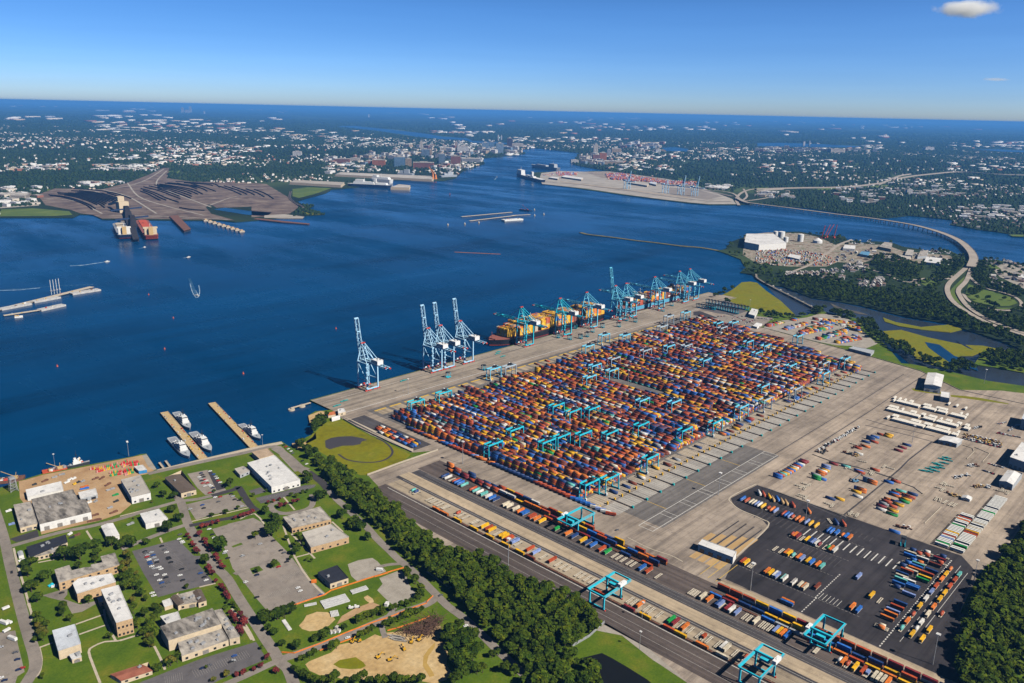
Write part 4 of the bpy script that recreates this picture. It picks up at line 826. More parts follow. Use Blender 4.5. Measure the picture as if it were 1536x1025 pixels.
def hull_outline(L, W, bow=0.16, stern=0.04, n=8):
    """bow towards +x"""
    pts = []
    for k in range(n + 1):
        t = k / n; pts.append((L/2 - bow*L*(1 - t), -W/2 * (1 - t**2.2)))
    up = [(a, -b) for a, b in pts[::-1][1:]]
    st = [(-L/2, W/2*.82), (-L/2, -W/2*.82), (-L/2 + stern*L, -W/2)]
    return pts + up + [(-L/2 + stern*L, W/2)] + st
def hull(mb, L, W, z0, z1, bow=0.16, mi=0, mdeck=None, flare=0.93):
    o = hull_outline(L, W, bow); n = len(o)
    if sum(o[i][0]*o[(i+1)%n][1]-o[(i+1)%n][0]*o[i][1] for i in range(n)) < 0: o = o[::-1]
    vs = [(a*flare**.5, b*flare, z0) for a, b in o] + [(a, b, z1) for a, b in o]
    mb.add(vs, [(i, (i+1)%n, n+(i+1)%n, n+i) for i in range(n)], mi)
    mb.prism(o, z1 - .05, z1, mi, mdeck if mdeck is not None else mi)
def container_ship(name, label, cx, cy, L, W, hm, rot, wts, house_at, hfree, tiers, seed, cargo_rng):
    root = empty(name, (cx, cy, 0), rot); mb = MB(); hull(mb, L, W, WZ - 1, hfree, .13, 0, 1); hull(mb, L*.995, W*.99, WZ - 1.5, WZ + 2.2, .13, 2)
    mb.build('hull', [hm, M_deck, M_boot], root)
    mb = MB(); mb.box((L/2 - 14, 0, hfree), (12, W*.4, 1.6)); mb.cyl((L/2 - 8, 0, hfree + 2), .5, 13, 6); mb.build('forecastle', [M_deck], root)
    hx = house_at * L; sg = MB(); sg.box((hx, 0, hfree), (9, W*.8, 22)); sg.box((hx, 0, hfree + 22), (6, W*.98, 3)); sg.box((hx, 0, hfree + 25), (4, 8, 2)); hs_ = sg.build('superstructure', [M_shipcream], root)
    m2 = MB(); m2.cyl((hx - 1, 0, hfree + 26), .5, 10, 6); m2.beam((hx - 1, -5, hfree + 33), (hx - 1, 5, hfree + 33), .4); m2.build('mast', [M_shipw], hs_)
    m2 = MB(); m2.box((-L*.27, 0, hfree), (9, W*.5, 22)); m2.box((-L*.27, 0, hfree + 22), (6, 8, 6)); m2.build('funnel', [M_hullk], root)
    m2 = MB(); m2.box((hx + 3.1, 0, hfree + 23), (.3, W*.94, 1.2)); m2.box((hx - 3.1, 0, hfree + 23), (.3, W*.94, 1.2)); m2.build('bridge_window', [M_win], hs_)
    rng = random.Random(seed); ca, sa = math.cos(rot), math.sin(rot); x = -L/2 + 14
    while x < L/2 - 34:
        if abs(x - hx) > 13 and abs(x + L*.27) > 11:
            t0 = cargo_rng(x / L, rng)
            wmax = int(min(W, W * (1 if x < L*.3 else max(.4, 1 - (x - L*.3)/(L*.28)))) / 2.5)
            cols = [pick(rng, wts) for _ in range(20)]
            for r in range(wmax):
                tt = max(0, t0 + rng.choice((-1, 0, 0, 0, 0)))
                for k in range(tt):
                    if rng.random() < .4: cols[r] = pick(rng, wts)
                    ly = (r - (wmax - 1)/2)*2.5; cont(cx + x*ca - ly*sa, cy + x*sa + ly*ca, hfree + 1.5 + k*HC, rot, 12.2, cols[r], 'ship')
        x += 13.4
    tag(root, label, 'container ship'); LANDMARKS.append((cx, cy - 25, 'the ' + name.replace('_', ' '))); return root
W_S1 = dict(yellow=.66, orange=.2, brown=.08, red=.06, blue=.02, white=.04, tan=.06)
W_S2 = dict(yellow=.45, orange=.2, brown=.3, red=.1, blue=.08, white=.08, cream=.05)
container_ship('black_container_ship', 'black hulled container ship with mostly yellow and brown stacks on deck', 1276, 1099, 352, 48, M_hullk, math.pi, W_S1, 0.16, 11, 7, 3, lambda t, r: r.choice((5,6,6)) if t > .27 else r.choice((7,8,8)))
container_ship('blue_container_ship', 'light blue hulled container ship moored at the far end of the wharf', 1668, 1095, 300, 40, M_hullb, math.pi, W_S2, 0.20, 9, 6, 8, lambda t, r: r.choice((3,4,5)) if t > .05 else r.choice((5,5,6)))
# ------------------------------------------------------------------ containers into the scene: the 300 largest in view as objects, the rest as one mass
CHOSEN = set()
def cam_dist(c): return c[0]**2 + c[1]**2 + (CAMH - c[2])**2
def seen(c):
    d = CAMR.T @ np.array([c[0], c[1], c[2] + 1.5 - CAMH]); X, Y = CX + FPX*d[0]/d[2], CY + FPX*d[1]/d[2]
    return d[2] > 0 and -2 < X < 1538 and -2 < Y < 1027
idx = [i for i in sorted(range(len(CONTS)), key=lambda i: cam_dist(CONTS[i]) * (1.0 if CONTS[i][4] > 10 else 1.6)) if CONTS[i][6] not in ('ship',) and seen(CONTS[i])]
CHOSEN = set(idx[:300])
bypl = {}
for i in CHOSEN: bypl.setdefault((CONTS[i][6], CONTS[i][5], CONTS[i][4] > 10), []).append(i)
for (place, col, lng), ids in bypl.items():
    ids.sort(key=lambda i: (cam_dist(CONTS[i]) - CONTS[i][2]*900))
    for n, i in enumerate(ids):
        x, y, z, rot, ln, c, _ = CONTS[i]
        o = obj('shipping_container', cont_mesh(ln, c), None, (x, y, z), rot)
        up = ' upper' if z > 3.2 else ''
        pl = 'the near edge of the stacking yard' if place == 'yard' else place
        which = 'only' if len(ids) == 1 else ('nearest' if n == 0 else nth(n) + ' nearest')
        tag(o, f"{which}{'' if lng else ' short'} {WORD[c]} container in {pl}", 'container', 'shipping containers')
rest = [c for i, c in enumerate(CONTS) if i not in CHOSEN]
A = np.array([[c[0], c[1], c[2], c[3], c[4], KEYS.index(c[5])] for c in rest])
def boxes(A, W, H):
    n = len(A); ca, sa = np.cos(A[:,3]), np.sin(A[:,3]); V = np.empty((n, 8, 3))
    for j, (u, v, k) in enumerate([(-1,-1,0),(1,-1,0),(1,1,0),(-1,1,0),(-1,-1,1),(1,-1,1),(1,1,1),(-1,1,1)]):
        a, b = u*A[:,4]/2, v*W/2; V[:,j,0] = A[:,0] + a*ca - b*sa; V[:,j,1] = A[:,1] + a*sa + b*ca; V[:,j,2] = A[:,2] + k*H
    F = np.array([(0,1,5,4),(1,2,6,5),(2,3,7,6),(3,0,4,7),(4,5,6,7)])
    F = (F[None] + (np.arange(n)*8)[:,None,None]).reshape(-1, 4)
    return V.reshape(-1, 3), F
V, F = boxes(A, 2.42, HC - .12)
o = obj('stacked_shipping_container', np_mesh('stacked containers', V, F, [CM[k] for k in KEYS], np.repeat(A[:,5], 5)))
tag(o, kind='stuff')
# ------------------------------------------------------------------ chassis and wagons
M_chas = mat('cream chassis steel', (0.60, 0.53, 0.42), 0.6, 0.15, 0.5); M_tyre = mat('tyre rubber', (0.02, 0.02, 0.02), 0.9)
M_wag = mat('rusty wagon steel', (0.17, 0.075, 0.045), 0.8, 0.25, 0.4)
ch = empty('container_chassis'); mb = MB()
for s in (-1, 1): mb.beam((-6, s*.75, 1.15), (6, s*.75, 1.15), .5, .35)
for k in range(5): mb.beam((-5.8 + k*2.9, -1.25, 1.18), (-5.8 + k*2.9, 1.25, 1.18), .55, .3)
for s in (-1, 1): mb.beam((-6, s*1.2, 1.2), (6, s*1.2, 1.2), .25, .2)
mb.build('frame', M_chas, ch); mb = MB()
for a in (3.6, 4.9):
    for s in (-1, 1): mb.add([(a + .5*math.cos(t), s*1.0 + dy, .5 + .5*math.sin(t)) for dy in (-.25, .25) for t in np.linspace(0, 2*math.pi, 9)[:-1]], [(k, (k+1)%8, 8+(k+1)%8, 8+k) for k in range(8)] + [tuple(range(8))[::-1], tuple(range(8, 16))])
mb.build('wheel_set', M_tyre, ch); mb = MB(); mb.beam((-4.2, -.8, 0), (-4.2, -.8, 1), .18); mb.beam((-4.2, .8, 0), (-4.2, .8, 1), .18); mb.build('landing_leg', M_chas, ch)
first = True; cnt = {}
CHASSIS.sort(key=lambda c: c[0]**2 + c[1]**2)
for x, y, rot, place, loaded, ln in CHASSIS:
    if first: r = ch; r.location = (x, y, .15); r.rotation_euler = (0, 0, rot); first = False
    else: r = dup(ch, (x, y, .15), rot)
    k = (place, loaded); n = cnt[k] = cnt.get(k, -1) + 1
    what = 'cream chassis under a container' if loaded else 'bare cream ladder chassis'
    tag(r, f"{'nearest' if n == 0 else nth(n) + ' nearest'} {what} in {place}", 'chassis', 'container chassis')
wg = empty('rail_wagon'); mb = MB(); mb.box((0, 0, .75), (13.0, 1.4, .3)); mb.beam((-6.5, -1.2, .9), (6.5, -1.2, .9), .2, .5); mb.beam((-6.5, 1.2, .9), (6.5, 1.2, .9), .2, .5)
for a in (-6, -3, 0, 3, 6): mb.beam((a, -1.2, .85), (a, 1.2, .85), .4, .25)
mb.build('deck', M_wag, wg)
for s in (-1, 1):
    m2 = MB(); m2.box((s*5.2, 0, 0.1), (2.2, 1.7, .6)); m2.build('bogie', M_under, wg)
cnt = {}; WAGONS.sort(key=lambda c: c[0]**2 + c[1]**2)
for i, (x, y, place) in enumerate(WAGONS):
    if i == 0: r = wg; r.location = (x, y, .15); r.rotation_euler = (0, 0, PI2)
    else: r = dup(wg, (x, y, .15), PI2)
    n = cnt[place] = cnt.get(place, -1) + 1
    tag(r, f"{'nearest' if n == 0 else nth(n) + ' nearest'} rusty flat wagon of {place}", 'rail wagon', 'rail wagons')
# ------------------------------------------------------------------ white trailers of the depot
M_trl = mat('white trailer skin', (0.76, 0.75, 0.70), 0.5, 0.08, 0.3)
TM = {}
def trailer_proto(col):
    if col not in TM:
        t = empty('semi_trailer'); mb = MB(); mb.box((0, 0, 1.25), (13.6, 2.5, 2.75)); mb.box((0, 0, 4.0), (13.3, 2.2, .06))
        mb.build('box_body', M_trl if col == 'white' else CM[col], t); mb = MB(); mb.box((0, 0, .95), (13.2, 1.1, .3)); mb.box((5, 0, .1), (2.6, 2.3, .9)); mb.build('undercarriage', M_tyre, t)
        TM[col] = [t, False]
    return TM[col]
rt = random.Random(9); tl = []
for k in range(50):
    x = 908 + 3.68*k; tl.append((x, 186.5))
    if k < 27: tl.append((x, 202))
cols = {3: 'green', 13: 'red', 14: 'brown', 15: 'yellow', 18: 'cream', 22: 'cream', 33: 'green', 0: 'white'}
colL = {1: 'green', 5: 'lav', 7: 'red', 10: 'yellow', 16: 'green', 21: 'orange', 23: 'red'}
cnt = {}
for x, y in tl:
    k = int(round((x - 908)/3.68)); col = (colL if y > 195 else cols).get(k, 'white')
    if rt.random() < .06: continue
    p = trailer_proto(col)
    if not p[1]: r = p[0]; r.location = (x, y, .1); r.rotation_euler = (0, 0, PI2); p[1] = True
    else: r = dup(p[0], (x, y, .1), PI2)
    kk = (col, y > 195); n = cnt[kk] = cnt.get(kk, -1) + 1
    tag(r, f"{'first' if n == 0 else nth(n)} {WORD[col]} semi trailer from the near end of the {'shorter' if y > 195 else 'longer'} trailer line", 'trailer', 'semi trailers parked in two lines')
M_ref = mat('cream refrigerated box', (0.78, 0.73, 0.64), 0.5, 0.06, 0.3)
rf = empty('refrigerated_trailer'); mb = MB(); mb.box((0, 0, 1.3), (11.6, 2.4, 2.8)); mb.box((5.95, 0, 1.5), (.3, 2.2, 2.4)); mb.box((0, 0, 4.1), (11.4, 2.1, .08)); mb.build('box_body', M_ref, rf); mb = MB(); mb.box((0, 0, .1), (10, 2.0, 1.2)); mb.build('undercarriage', M_tyre, rf)
n0 = 0
for (rx, ya, yb, dens, nm) in ((1374, 414, 296, .62, 'far'), (1360, 410, 300, .8, 'far'), (1324, 404, 286, .6, 'middle'), (1310, 402, 280, .85, 'middle'), (1284, 390, 286, .6, 'near'), (1270, 388, 288, .88, 'near')):
    y = ya; n = 0; gap = 0; rank = 'back' if rx in (1374, 1324, 1284) else 'front'
    while y > yb:
        if gap > 0: gap -= 1
        elif rt.random() < dens:
            r = rf if n0 == 0 else dup(rf, (rx, y, .1), 0)
            if n0 == 0: r.location = (rx, y, .1)
            tag(r, f"{nth(n)} white refrigerated trailer from the yard end, {rank} rank of the {nm} row", 'trailer', 'white refrigerated trailers in rows'); n += 1; n0 += 1
        else: gap = rt.choice((0, 1, 1))
        y -= 2.75
for (x, y) in ((1423,608),(1435,611),(1448,615)):
    X, Y = px(x, y); r = dup(rf, (X, Y, .1), 0); tag(r, 'lone white refrigerated trailer ' + {1423: 'nearest', 1435: 'second nearest', 1448: 'third nearest'}[x] + ' to the white portal box', 'trailer', 'white refrigerated trailers in rows')
# ------------------------------------------------------------------ quay cranes
M_cb = mat('pale blue crane paint', (0.42, 0.70, 0.92), 0.5, 0.08, 0.2); M_ct = mat('sky blue crane paint', (0.16, 0.62, 0.86), 0.5, 0.1, 0.2)
M_cteal = mat('turquoise crane paint', (0.03, 0.54, 0.70), 0.45, 0.1, 0.2); M_cgrey = mat('pale steel crane paint', (0.40, 0.52, 0.62), 0.5, 0.1, 0.2)
M_cred = mat('red crane bogie paint', (0.55, 0.06, 0.035), 0.6, 0.15, 0.4); M_dark = mat('dark machinery', (0.035, 0.04, 0.045), 0.6, 0.2, 0.6); M_mach = mat('white machinery house', (0.80, 0.80, 0.79), 0.5, 0.05, 0.3)
def quay_crane(name, X, label, paint, up):
    root = empty(name, (X, 1040, 0)); G, Wd, hb, ha = 25.0, 21.5, 46.0, 75.0; w = Wd/2
    def part(n, mb, m=paint, par=None): return mb.build(n, m, par or root)
    for sx in (-1, 1):
        for y in (0, G):
            lg = MB(); lg.beam((sx*w, y, 2.5), (sx*w, y, hb), 2.1); l = part('leg', lg)
            if sx < 0 and y == 0:
                st = MB(); 
                st.beam((sx*w, -1.2, 2.5), (sx*w, -1.2, 45), .5)
                for k in range(9): st.box((sx*w + (1.2 if k % 2 else -1.2), -1.2, 5 + k*4.4), (3.4, 2.2, 1.6))
                part('stair_tower', st, paint, l)
            bg_ = MB()
            for d in (-3.4, 3.4): bg_.box((sx*(w - 2.0) + d, y, .2), (5.4, 1.6, 1.9))
            part('bogie', bg_, M_cred)
    for y in (0, G):
        s = MB(); s.beam((-w, y, 3.4), (w, y, 3.4), 1.5, 2.0); part('sill_beam', s)
        s = MB(); s.beam((-w, y, hb), (w, y, hb), 1.9, 2.6); part('portal_beam', s)
    for sx in (-1, 1):
        s = MB(); s.beam((sx*w, 0, 17), (sx*w, G, 17), 1.4, 1.8); s.beam((sx*w, 0, hb), (sx*w, G, hb), 1.4, 1.8); s.beam((sx*w, 1, 17.5), (sx*w, G-1, hb - 1), .9); s.beam((sx*w, 0, 17), (sx*w, G/2, 4), .5); part('side_frame', s)
    g = MB()
    for sx in (-1, 1): g.beam((sx*3.4, -42, hb + 1.2), (sx*3.4, G + 4, hb + 1.2), 1.8, 2.6)
    for k in range(10): g.beam((-3.4, -41 + k*7.6, hb + 1.2), (3.4, -41 + k*7.6, hb + 1.2), .6, .9)
    for sx in (-1, 1): g.beam((sx*4.6, -42, hb + .4), (sx*4.6, G, hb + .4), .8, .2)
    gd = part('girder', g)
    e = MB(); e.box((-4, -41, hb + .8), (2.6, 2, 2.6)); e.box((3, -43, hb - .4), (3, 3, 2)); part('counterweight', e, M_cred, gd)
    a = MB()
    for sx in (-1, 1): a.beam((sx*w, G, hb), (sx*3.0, G - 1, ha), 1.5); a.beam((sx*w*.8, 3, hb), (sx*3.0, G - 2, ha), .7); a.beam((sx*6.6, G - .5, (hb+ha)/2), (sx*5.9, G - 8, hb + 10), .4)
    a.beam((-6.5, G - .3, 62), (6.5, G - .3, 62), .7); a.beam((-8.5, G, 54), (8.5, G, 54), .7)
    af = part('apex_frame', a); t = MB(); t.box((0, G - 1.4, ha), (8, 2.6, 1.6)); part('apex_platform', t, M_cred, af)
    st = MB()
    for sx in (-1, 1): st.beam((sx*3.2, G - 1.5, ha), (sx*3.4, -22, hb + 2.2), 1.0); st.beam((sx*2.6, G - 1.5, ha), (sx*3.4, -4, hb + 2.2), .5)
    part('back_stay', st)
    h = MB(); h.box((0, -14, hb + 2.6), (11.5, 17, 6.5)); h.box((0, -14, hb + 9.1), (11.9, 17.4, .4)); hs_ = part('machinery_house', h, M_mach)
    for (a1, b1) in ((-2, -17), (2.5, -11), (3.2, -18)):
        v = MB(); v.box((a1, b1, hb + 9.5), (1.8, 1.5, .9)); part('roof_vent', v, M_dark, hs_)
    for k in range(4):
        v = MB(); v.box((-5.9, -20 + k*4, hb + 5), (.3, 1.6, 1.4)); part('window', v, M_dark, hs_)
    for k in range(3):
        v = MB(); v.box((-7 + k*7, G - 1.5, 3.8), (3.4, 3, 2.6)); part('cable_reel' if k == 1 else 'drive_cabin', v, M_cred if k == 1 else M_mach)
    b = MB(); Lb = 68; yb, zb = G + 4.5, hb + 1.2
    ang = math.radians(80) if up else 0.0; dy, dz = math.cos(ang), math.sin(ang)
    pt = lambda x, s, off: (x, yb + dy*s - dz*off, zb + dz*s + dy*off)
    for sx in (-1, 1):
        for off in (0, 3.2): b.beam(pt(sx*3.4, 0, off), pt(sx*3.0, Lb, off), 1.4 if off == 0 else .8)
        for k in range(11): b.beam(pt(sx*3.3, k*6.2, 0 if k % 2 else 3.2), pt(sx*3.3, (k+1)*6.2, 3.2 if k % 2 else 0), .45)
    for k in range(9): b.beam(pt(-3.3, 2 + k*8, 0), pt(3.3, 2 + k*8, 0), .6)
    b.beam(pt(-3.3, 46, 3.2), pt(3.3, 46, 3.2), 1.6); bo = part('boom', b)
    e = MB(); e.beam(pt(-4, Lb, 1), pt(4, Lb, 1), 1.6, 2.4); part('boom_tip', e, M_cred if not up else paint, bo)
    fs = MB()
    for sx in (-1, 1):
        if up: fs.beam((sx*2.6, G - 1, ha), pt(sx*3.2, 32, 1.6), .4)
        else: fs.beam((sx*2.6, G - 1, ha), pt(sx*3.2, 30, 1.6), .5); fs.beam((sx*2.6, G - 1, ha), pt(sx*3.2, 60, 1.6), .5)
    part('fore_stay', fs)
    tr = MB(); yt = 9 if up else G + 22; tr.box((0, yt, hb - .6), (5.4, 6, 1.4)); tr.box((-3.4, yt + 4, hb - 3.4), (2, 2.4, 2.6)); tr_ = part('trolley', tr, M_dark)
    if not up:
        sp = MB(); sp.box((0, yt, hb - 14), (12, 2.2, .7), 0); 
        for sx in (-2, 2): sp.beam((sx, yt - .8, hb), (sx, yt - .8, hb - 13.5), .12); sp.beam((sx, yt + .8, hb), (sx, yt + .8, hb - 13.5), .12)
        part('spreader', sp, M_tan, tr_)
    tag(root, label, 'crane', 'ship to shore cranes on the wharf'); LANDMARKS.append((X, 1035, 'the ' + label.split(' with')[0].split(' standing')[0].split(',')[0])) if False else None
    return root
QC = [(770, 1, M_cb, 'lone pale blue quay crane with raised boom nearest the marsh end of the wharf'),
 (911.6, 1, M_cb, 'first pale blue raised-boom quay crane of the tight group of three'), (940.5, 1, M_cb, 'middle pale blue raised-boom quay crane of the tight group of three'), (988.5, 1, M_cb, 'raised-boom quay crane closest to the bow of the black container ship'),
 (1154.6, 0, M_cteal, 'turquoise lowered-boom quay crane nearest the bow of the black container ship'), (1272.7, 0, M_cteal, 'lowered-boom quay crane over the middle of the black container ship'), (1361, 0, M_ct, 'lowered-boom quay crane over the stern of the black container ship'),
 (1465, 1, M_ct, 'only raised-boom quay crane between the two container ships'), (1505.8, 0, M_ct, 'lowered-boom quay crane at the bow end of the blue container ship'), (1621, 0, M_ct, 'lowered-boom quay crane over the middle of the blue container ship'),
 (1729.5, 0, M_ct, 'lowered-boom quay crane, second from the far end of the wharf'), (1777, 0, M_ct, 'lowered-boom quay crane, last at the far end of the wharf')]
for X, up, m, lab in QC: quay_crane('quay_crane', X, lab, m, up)
# ------------------------------------------------------------------ stacking cranes of the yard blocks
def stack_crane(paint):
    r = empty('stacking_crane'); W, D, H = 13.2, 5.0, 20.0
    for sx in (-1, 1):
        for sy in (-1, 1): mb = MB(); mb.beam((sx*W, sy*D, 1), (sx*W, sy*D*.85, H), 1.2, 1.0); mb.build('leg', paint, r)
        mb = MB(); mb.beam((sx*W, -D - 1.5, 1.2), (sx*W, D + 1.5, 1.2), 1.2, 1.2); mb.build('sill_beam', paint, r)
        mb = MB(); mb.beam((sx*W, -D*.85, H), (sx*W, D*.85, H), 1.0, 1.2); mb.beam((sx*W, -D, 8), (sx*W, D, 8), .7); mb.build('end_beam', paint, r)
    for sy in (-1, 1): mb = MB(); mb.beam((-W - .5, sy*D*.85, H + .4), (W + .5, sy*D*.85, H + .4), 1.3, 1.9); mb.build('girder', paint, r)
    mb = MB(); mb.box((3, 0, H + 1.4), (6, 8.6, 1.2)); mb.box((3.5, -1, H + 2.6), (3.5, 4, 2)); t = mb.build('trolley', M_dark, r)
    mb = MB(); mb.box((3.5, 2.6, H + 2.5), (2.6, 2.2, 2.2)); mb.build('winch_house', M_mach, t); mb = MB(); mb.box((3, 0, 13.5), (2.6, 12, .8)); mb.build('spreader', M_tan, t)
    mb = MB(); mb.box((-W, -D - 1, 2), (1.8, 2.4, 2.4)); mb.build('electrical_house', M_mach, r)
    return r
SCP = [('m2',1040,690),('m2',885,740),('m2',1330,555),('m2',1420,540),('m3',275,830),('m3',370,860),('m3',465,850),('m3',750,800),('m3',925,810),('m3',740,935),('m3',545,990),('m3',420,985),('m3',50,960),('m3',300,1000),('m3',975,965),('m3',1130,930),('m3',465,672),('m3',590,575),('m3',575,640),('m3',485,612),('m3',540,445),('m3',455,505),('m3',870,350),('m3',870,395),('m3',980,325),('m3',900,505),('m3',1000,500),('m3',1250,540),('m3',1370,545),('m3',1420,505),('m3',1100,580),('m3',780,525),('m3',1400,730),('m3',1310,830),('m3',1420,800),
 ('w2',310,230),('w2',400,205),('w2',550,130),('w2',330,25),('w2',150,60),('m2',1300,975),('m2',1430,895),('m3',660,445),('m3',1190,405),('m3',1335,480),('q5',330,380),('q5',190,385),('q5',500,540),('q5',640,570),('q5',360,615),('q5',560,640),('q5',120,690),('q5',720,750),('q5',850,750),('q5',1140,730),('q5',1180,800),('q5',1330,690),('q5',600,920),('q5',890,960),('q5',895,500)]
pr = {}; used = {}
for k, (c_, x, y) in enumerate(SCP):
    X, Y = q1p(c_, x, y, z=20); i = max(0, min(30, round((X - 723)/29.2)))
    Y = max(530, min(950, Y))
    if any(abs(Y - yy) < 14 for yy in used.get(i, [])): continue
    used.setdefault(i, []).append(Y); m = M_cteal if X < 1030 - (Y-540)*.3 else (M_ct if i % 3 else M_cgrey)
    if m.name not in pr: pr[m.name] = stack_crane(m); r = pr[m.name]; r.location = (bx(i), Y, .1)
    else: r = dup(pr[m.name], (bx(i), Y, .1))
    r['_i'] = i; r['_y'] = Y
SC = [o for o in COL.objects if o.name.startswith('stacking_crane')]
for i in sorted(used):
    row = sorted([o for o in SC if o['_i'] == i], key=lambda o: o['_y'])
    for n, o in enumerate(row):
        hue = 'turquoise' if M_cteal in [s.material for c in o.children for s in c.material_slots] else 'pale blue'
        which = 'only' if len(row) == 1 else ['landward', 'middle', 'seaward'][0 if n == 0 else (2 if n == len(row)-1 else 1)]
        tag(o, f"{hue} stacking crane, {which} one over the {nth(i)} container block from the marsh", 'crane', 'stacking cranes over the container blocks')
for o in SC: del o['_i']; del o['_y']
# ------------------------------------------------------------------ wide rail cranes with a square ring of girders
def rail_crane(x0, Y, label, low):
    r = empty('rail_gantry_crane', (x0, Y, 0)); H, L, D = 14.6, 42.0, 9.6; leg0, leg1 = (1.5, 28.5) if low else (14.0, 41.0)
    for lx in (leg0, leg1):
        for sy in (-1, 1): mb = MB(); mb.beam((lx, sy*(D - 1.2), .8), (lx, sy*(D - 1.2), H), 1.5, 1.3); mb.build('leg', M_cteal, r)
        mb = MB(); mb.beam((lx, -D, 1.3), (lx, D, 1.3), 1.0, 1.3); mb.build('sill_beam', M_cteal, r)
        for sy in (-1, 1): mb = MB(); mb.box((lx, sy*(D - 1), .15), (1.2, 4.6, 1.0)); mb.build('bogie', M_cred, r)
    for sy in (-1, 1):
        mb = MB(); mb.beam((0, sy*D, H + .6), (L, sy*D, H + .6), 1.5, 1.9); mb.build('girder', M_cteal, r)
        mb = MB(); mb.beam((0, sy*(D + 1.2), H + 1.6), (L, sy*(D + 1.2), H + 1.6), .7, .15); mb.build('walkway', M_metal, r)
    for xx in (0, L): mb = MB(); mb.beam((xx, -D, H + .6), (xx, D, H + .6), 1.1, 1.5); mb.build('end_beam', M_cteal, r)
    tx = 28 if low else 13
    mb = MB(); mb.beam((tx, -D, H + 2.0), (tx, D, H + 2.0), 1.8, 1.6); mb.box((tx - 2.5, -1, H - 1.5), (4, 8, 2.2)); t = mb.build('trolley', M_cteal, r)
    mb = MB(); mb.box((tx - 3, 0, H - 5), (2.4, 12, .7)); mb.box((tx - 2, 3, H - 3.6), (2, 2, 2)); mb.build('spreader', M_dark, t)
    mb = MB(); 
    if low: mb.box((tx - 1, -D - .6, H + 1.8), (10, 3.4, 3.2)); mb.box((tx - 1, -D - .6, H + 5), (3, .8, .5))
    else: mb.box((tx + 1, D + 1.8, H - .4), (9, 3.2, 3.2)); mb.box((tx + 1, D + 1.8, H + 2.8), (3, .8, .5))
    mb.build('machinery_house', M_mach, r)
    mb = MB(); mb.add([(leg1 + .2 + 0*t, -D + 1.2 + 1.9*math.cos(t), 2.9 + 1.9*math.sin(t)) for t in np.linspace(0, 6.283, 17)[:-1]] + [(leg1 + .9, -D + 1.2 + 1.9*math.cos(t), 2.9 + 1.9*math.sin(t)) for t in np.linspace(0, 6.283, 17)[:-1]], [(k, (k+1)%16, 16+(k+1)%16, 16+k) for k in range(16)] + [tuple(range(16))[::-1], tuple(range(16, 32))]); mb.build('cable_reel', M_dark, r)
    tag(r, label, 'crane', 'turquoise rail gantry cranes'); return r
rail_crane(629.5, 508, 'turquoise rail crane over the trains north of the level crossing', False)
rail_crane(625.5, 222, 'turquoise rail crane over the trains beside the asphalt lot', False)
rail_crane(546.5, 399, 'turquoise rail crane standing at the corner of the wood', True)
rail_crane(546, 241.5, 'turquoise rail crane cut by the lower edge near the retention pond', True)
# ------------------------------------------------------------------ straddle carriers
def straddle():
    r = empty('straddle_carrier')
    for sx in (-1, 1):
        mb = MB(); mb.beam((-4.6, sx*2.1, 1.4), (4.6, sx*2.1, 1.4), .9, 1.2)
        for a in (-3.6, 3.6): mb.beam((a, sx*2.1, 1.4), (a, sx*2.1, 9.5), .6)
        mb.build('side_frame', M_cteal, r); mb = MB()
        for a in (-3.6, -1.2, 1.2, 3.6): mb.box((a, sx*2.1, 0), (1.4, .7, 1.4))
        mb.build('wheel_set', M_tyre, r)
    mb = MB(); mb.box((0, 0, 9.3), (9, 5, .8)); mb.box((-2.4, 0, 10.1), (3.5, 3.4, 1.4)); mb.build('top_frame', M_dark, r); mb = MB(); mb.box((4.6, 1.4, 7.4), (1.8, 1.8, 2.2)); mb.build('cab', M_mach, r)
    return r
sc = straddle(); pos = []
for c_, x, y in [('m2',1070,610),('m2',1265,570),('m3',375,415),('m3',470,435),('m3',525,410),('m3',615,405),('m3',705,380),('m3',685,355),('m3',280,465),('m3',345,475),('m3',405,470),('m3',440,460),('m3',855,320),('m3',905,290),('m3',655,372),('m3',970,270)]: pos.append((*q1p(c_, x, y), 'w'))
for k in range(13):
    for j, (a, b) in enumerate((((125,205),(470,268)), ((125,240),(380,300)), ((40,245),(200,270)))):
        if j == 2 and k > 6: continue
        A_, B_ = np.array(q1p('q5', *a)), np.array(q1p('q5', *b)); p = A_ + (B_ - A_)*k/(12 if j < 2 else 7); pos.append((*p, 'p%d' % j))
for x, y in ((380,95),): pos.append((*q1p('b4', x, y), 'l'))
n = {}; 
for k, (x, y, wh) in enumerate(pos):
    if k == 0: r = sc; r.location = (x, y, .1)
    else: r = dup(sc, (x, y, .1), PI2 if wh != 'l' else .3)
    i = n[wh] = n.get(wh, -1) + 1
    if wh == 'l': tag(r, 'turquoise straddle carrier alone at the top corner of the asphalt lot', 'carrier')
    elif wh == 'w': later(r, 'turquoise straddle carrier on the wharf', x, y, 'carrier', 'straddle carriers')
    else: tag(r, f"{nth(i)} parked straddle carrier along the {['marsh-side', 'middle', 'yard-side'][int(wh[1])]} parking line by the far marsh", 'carrier', 'straddle carriers')
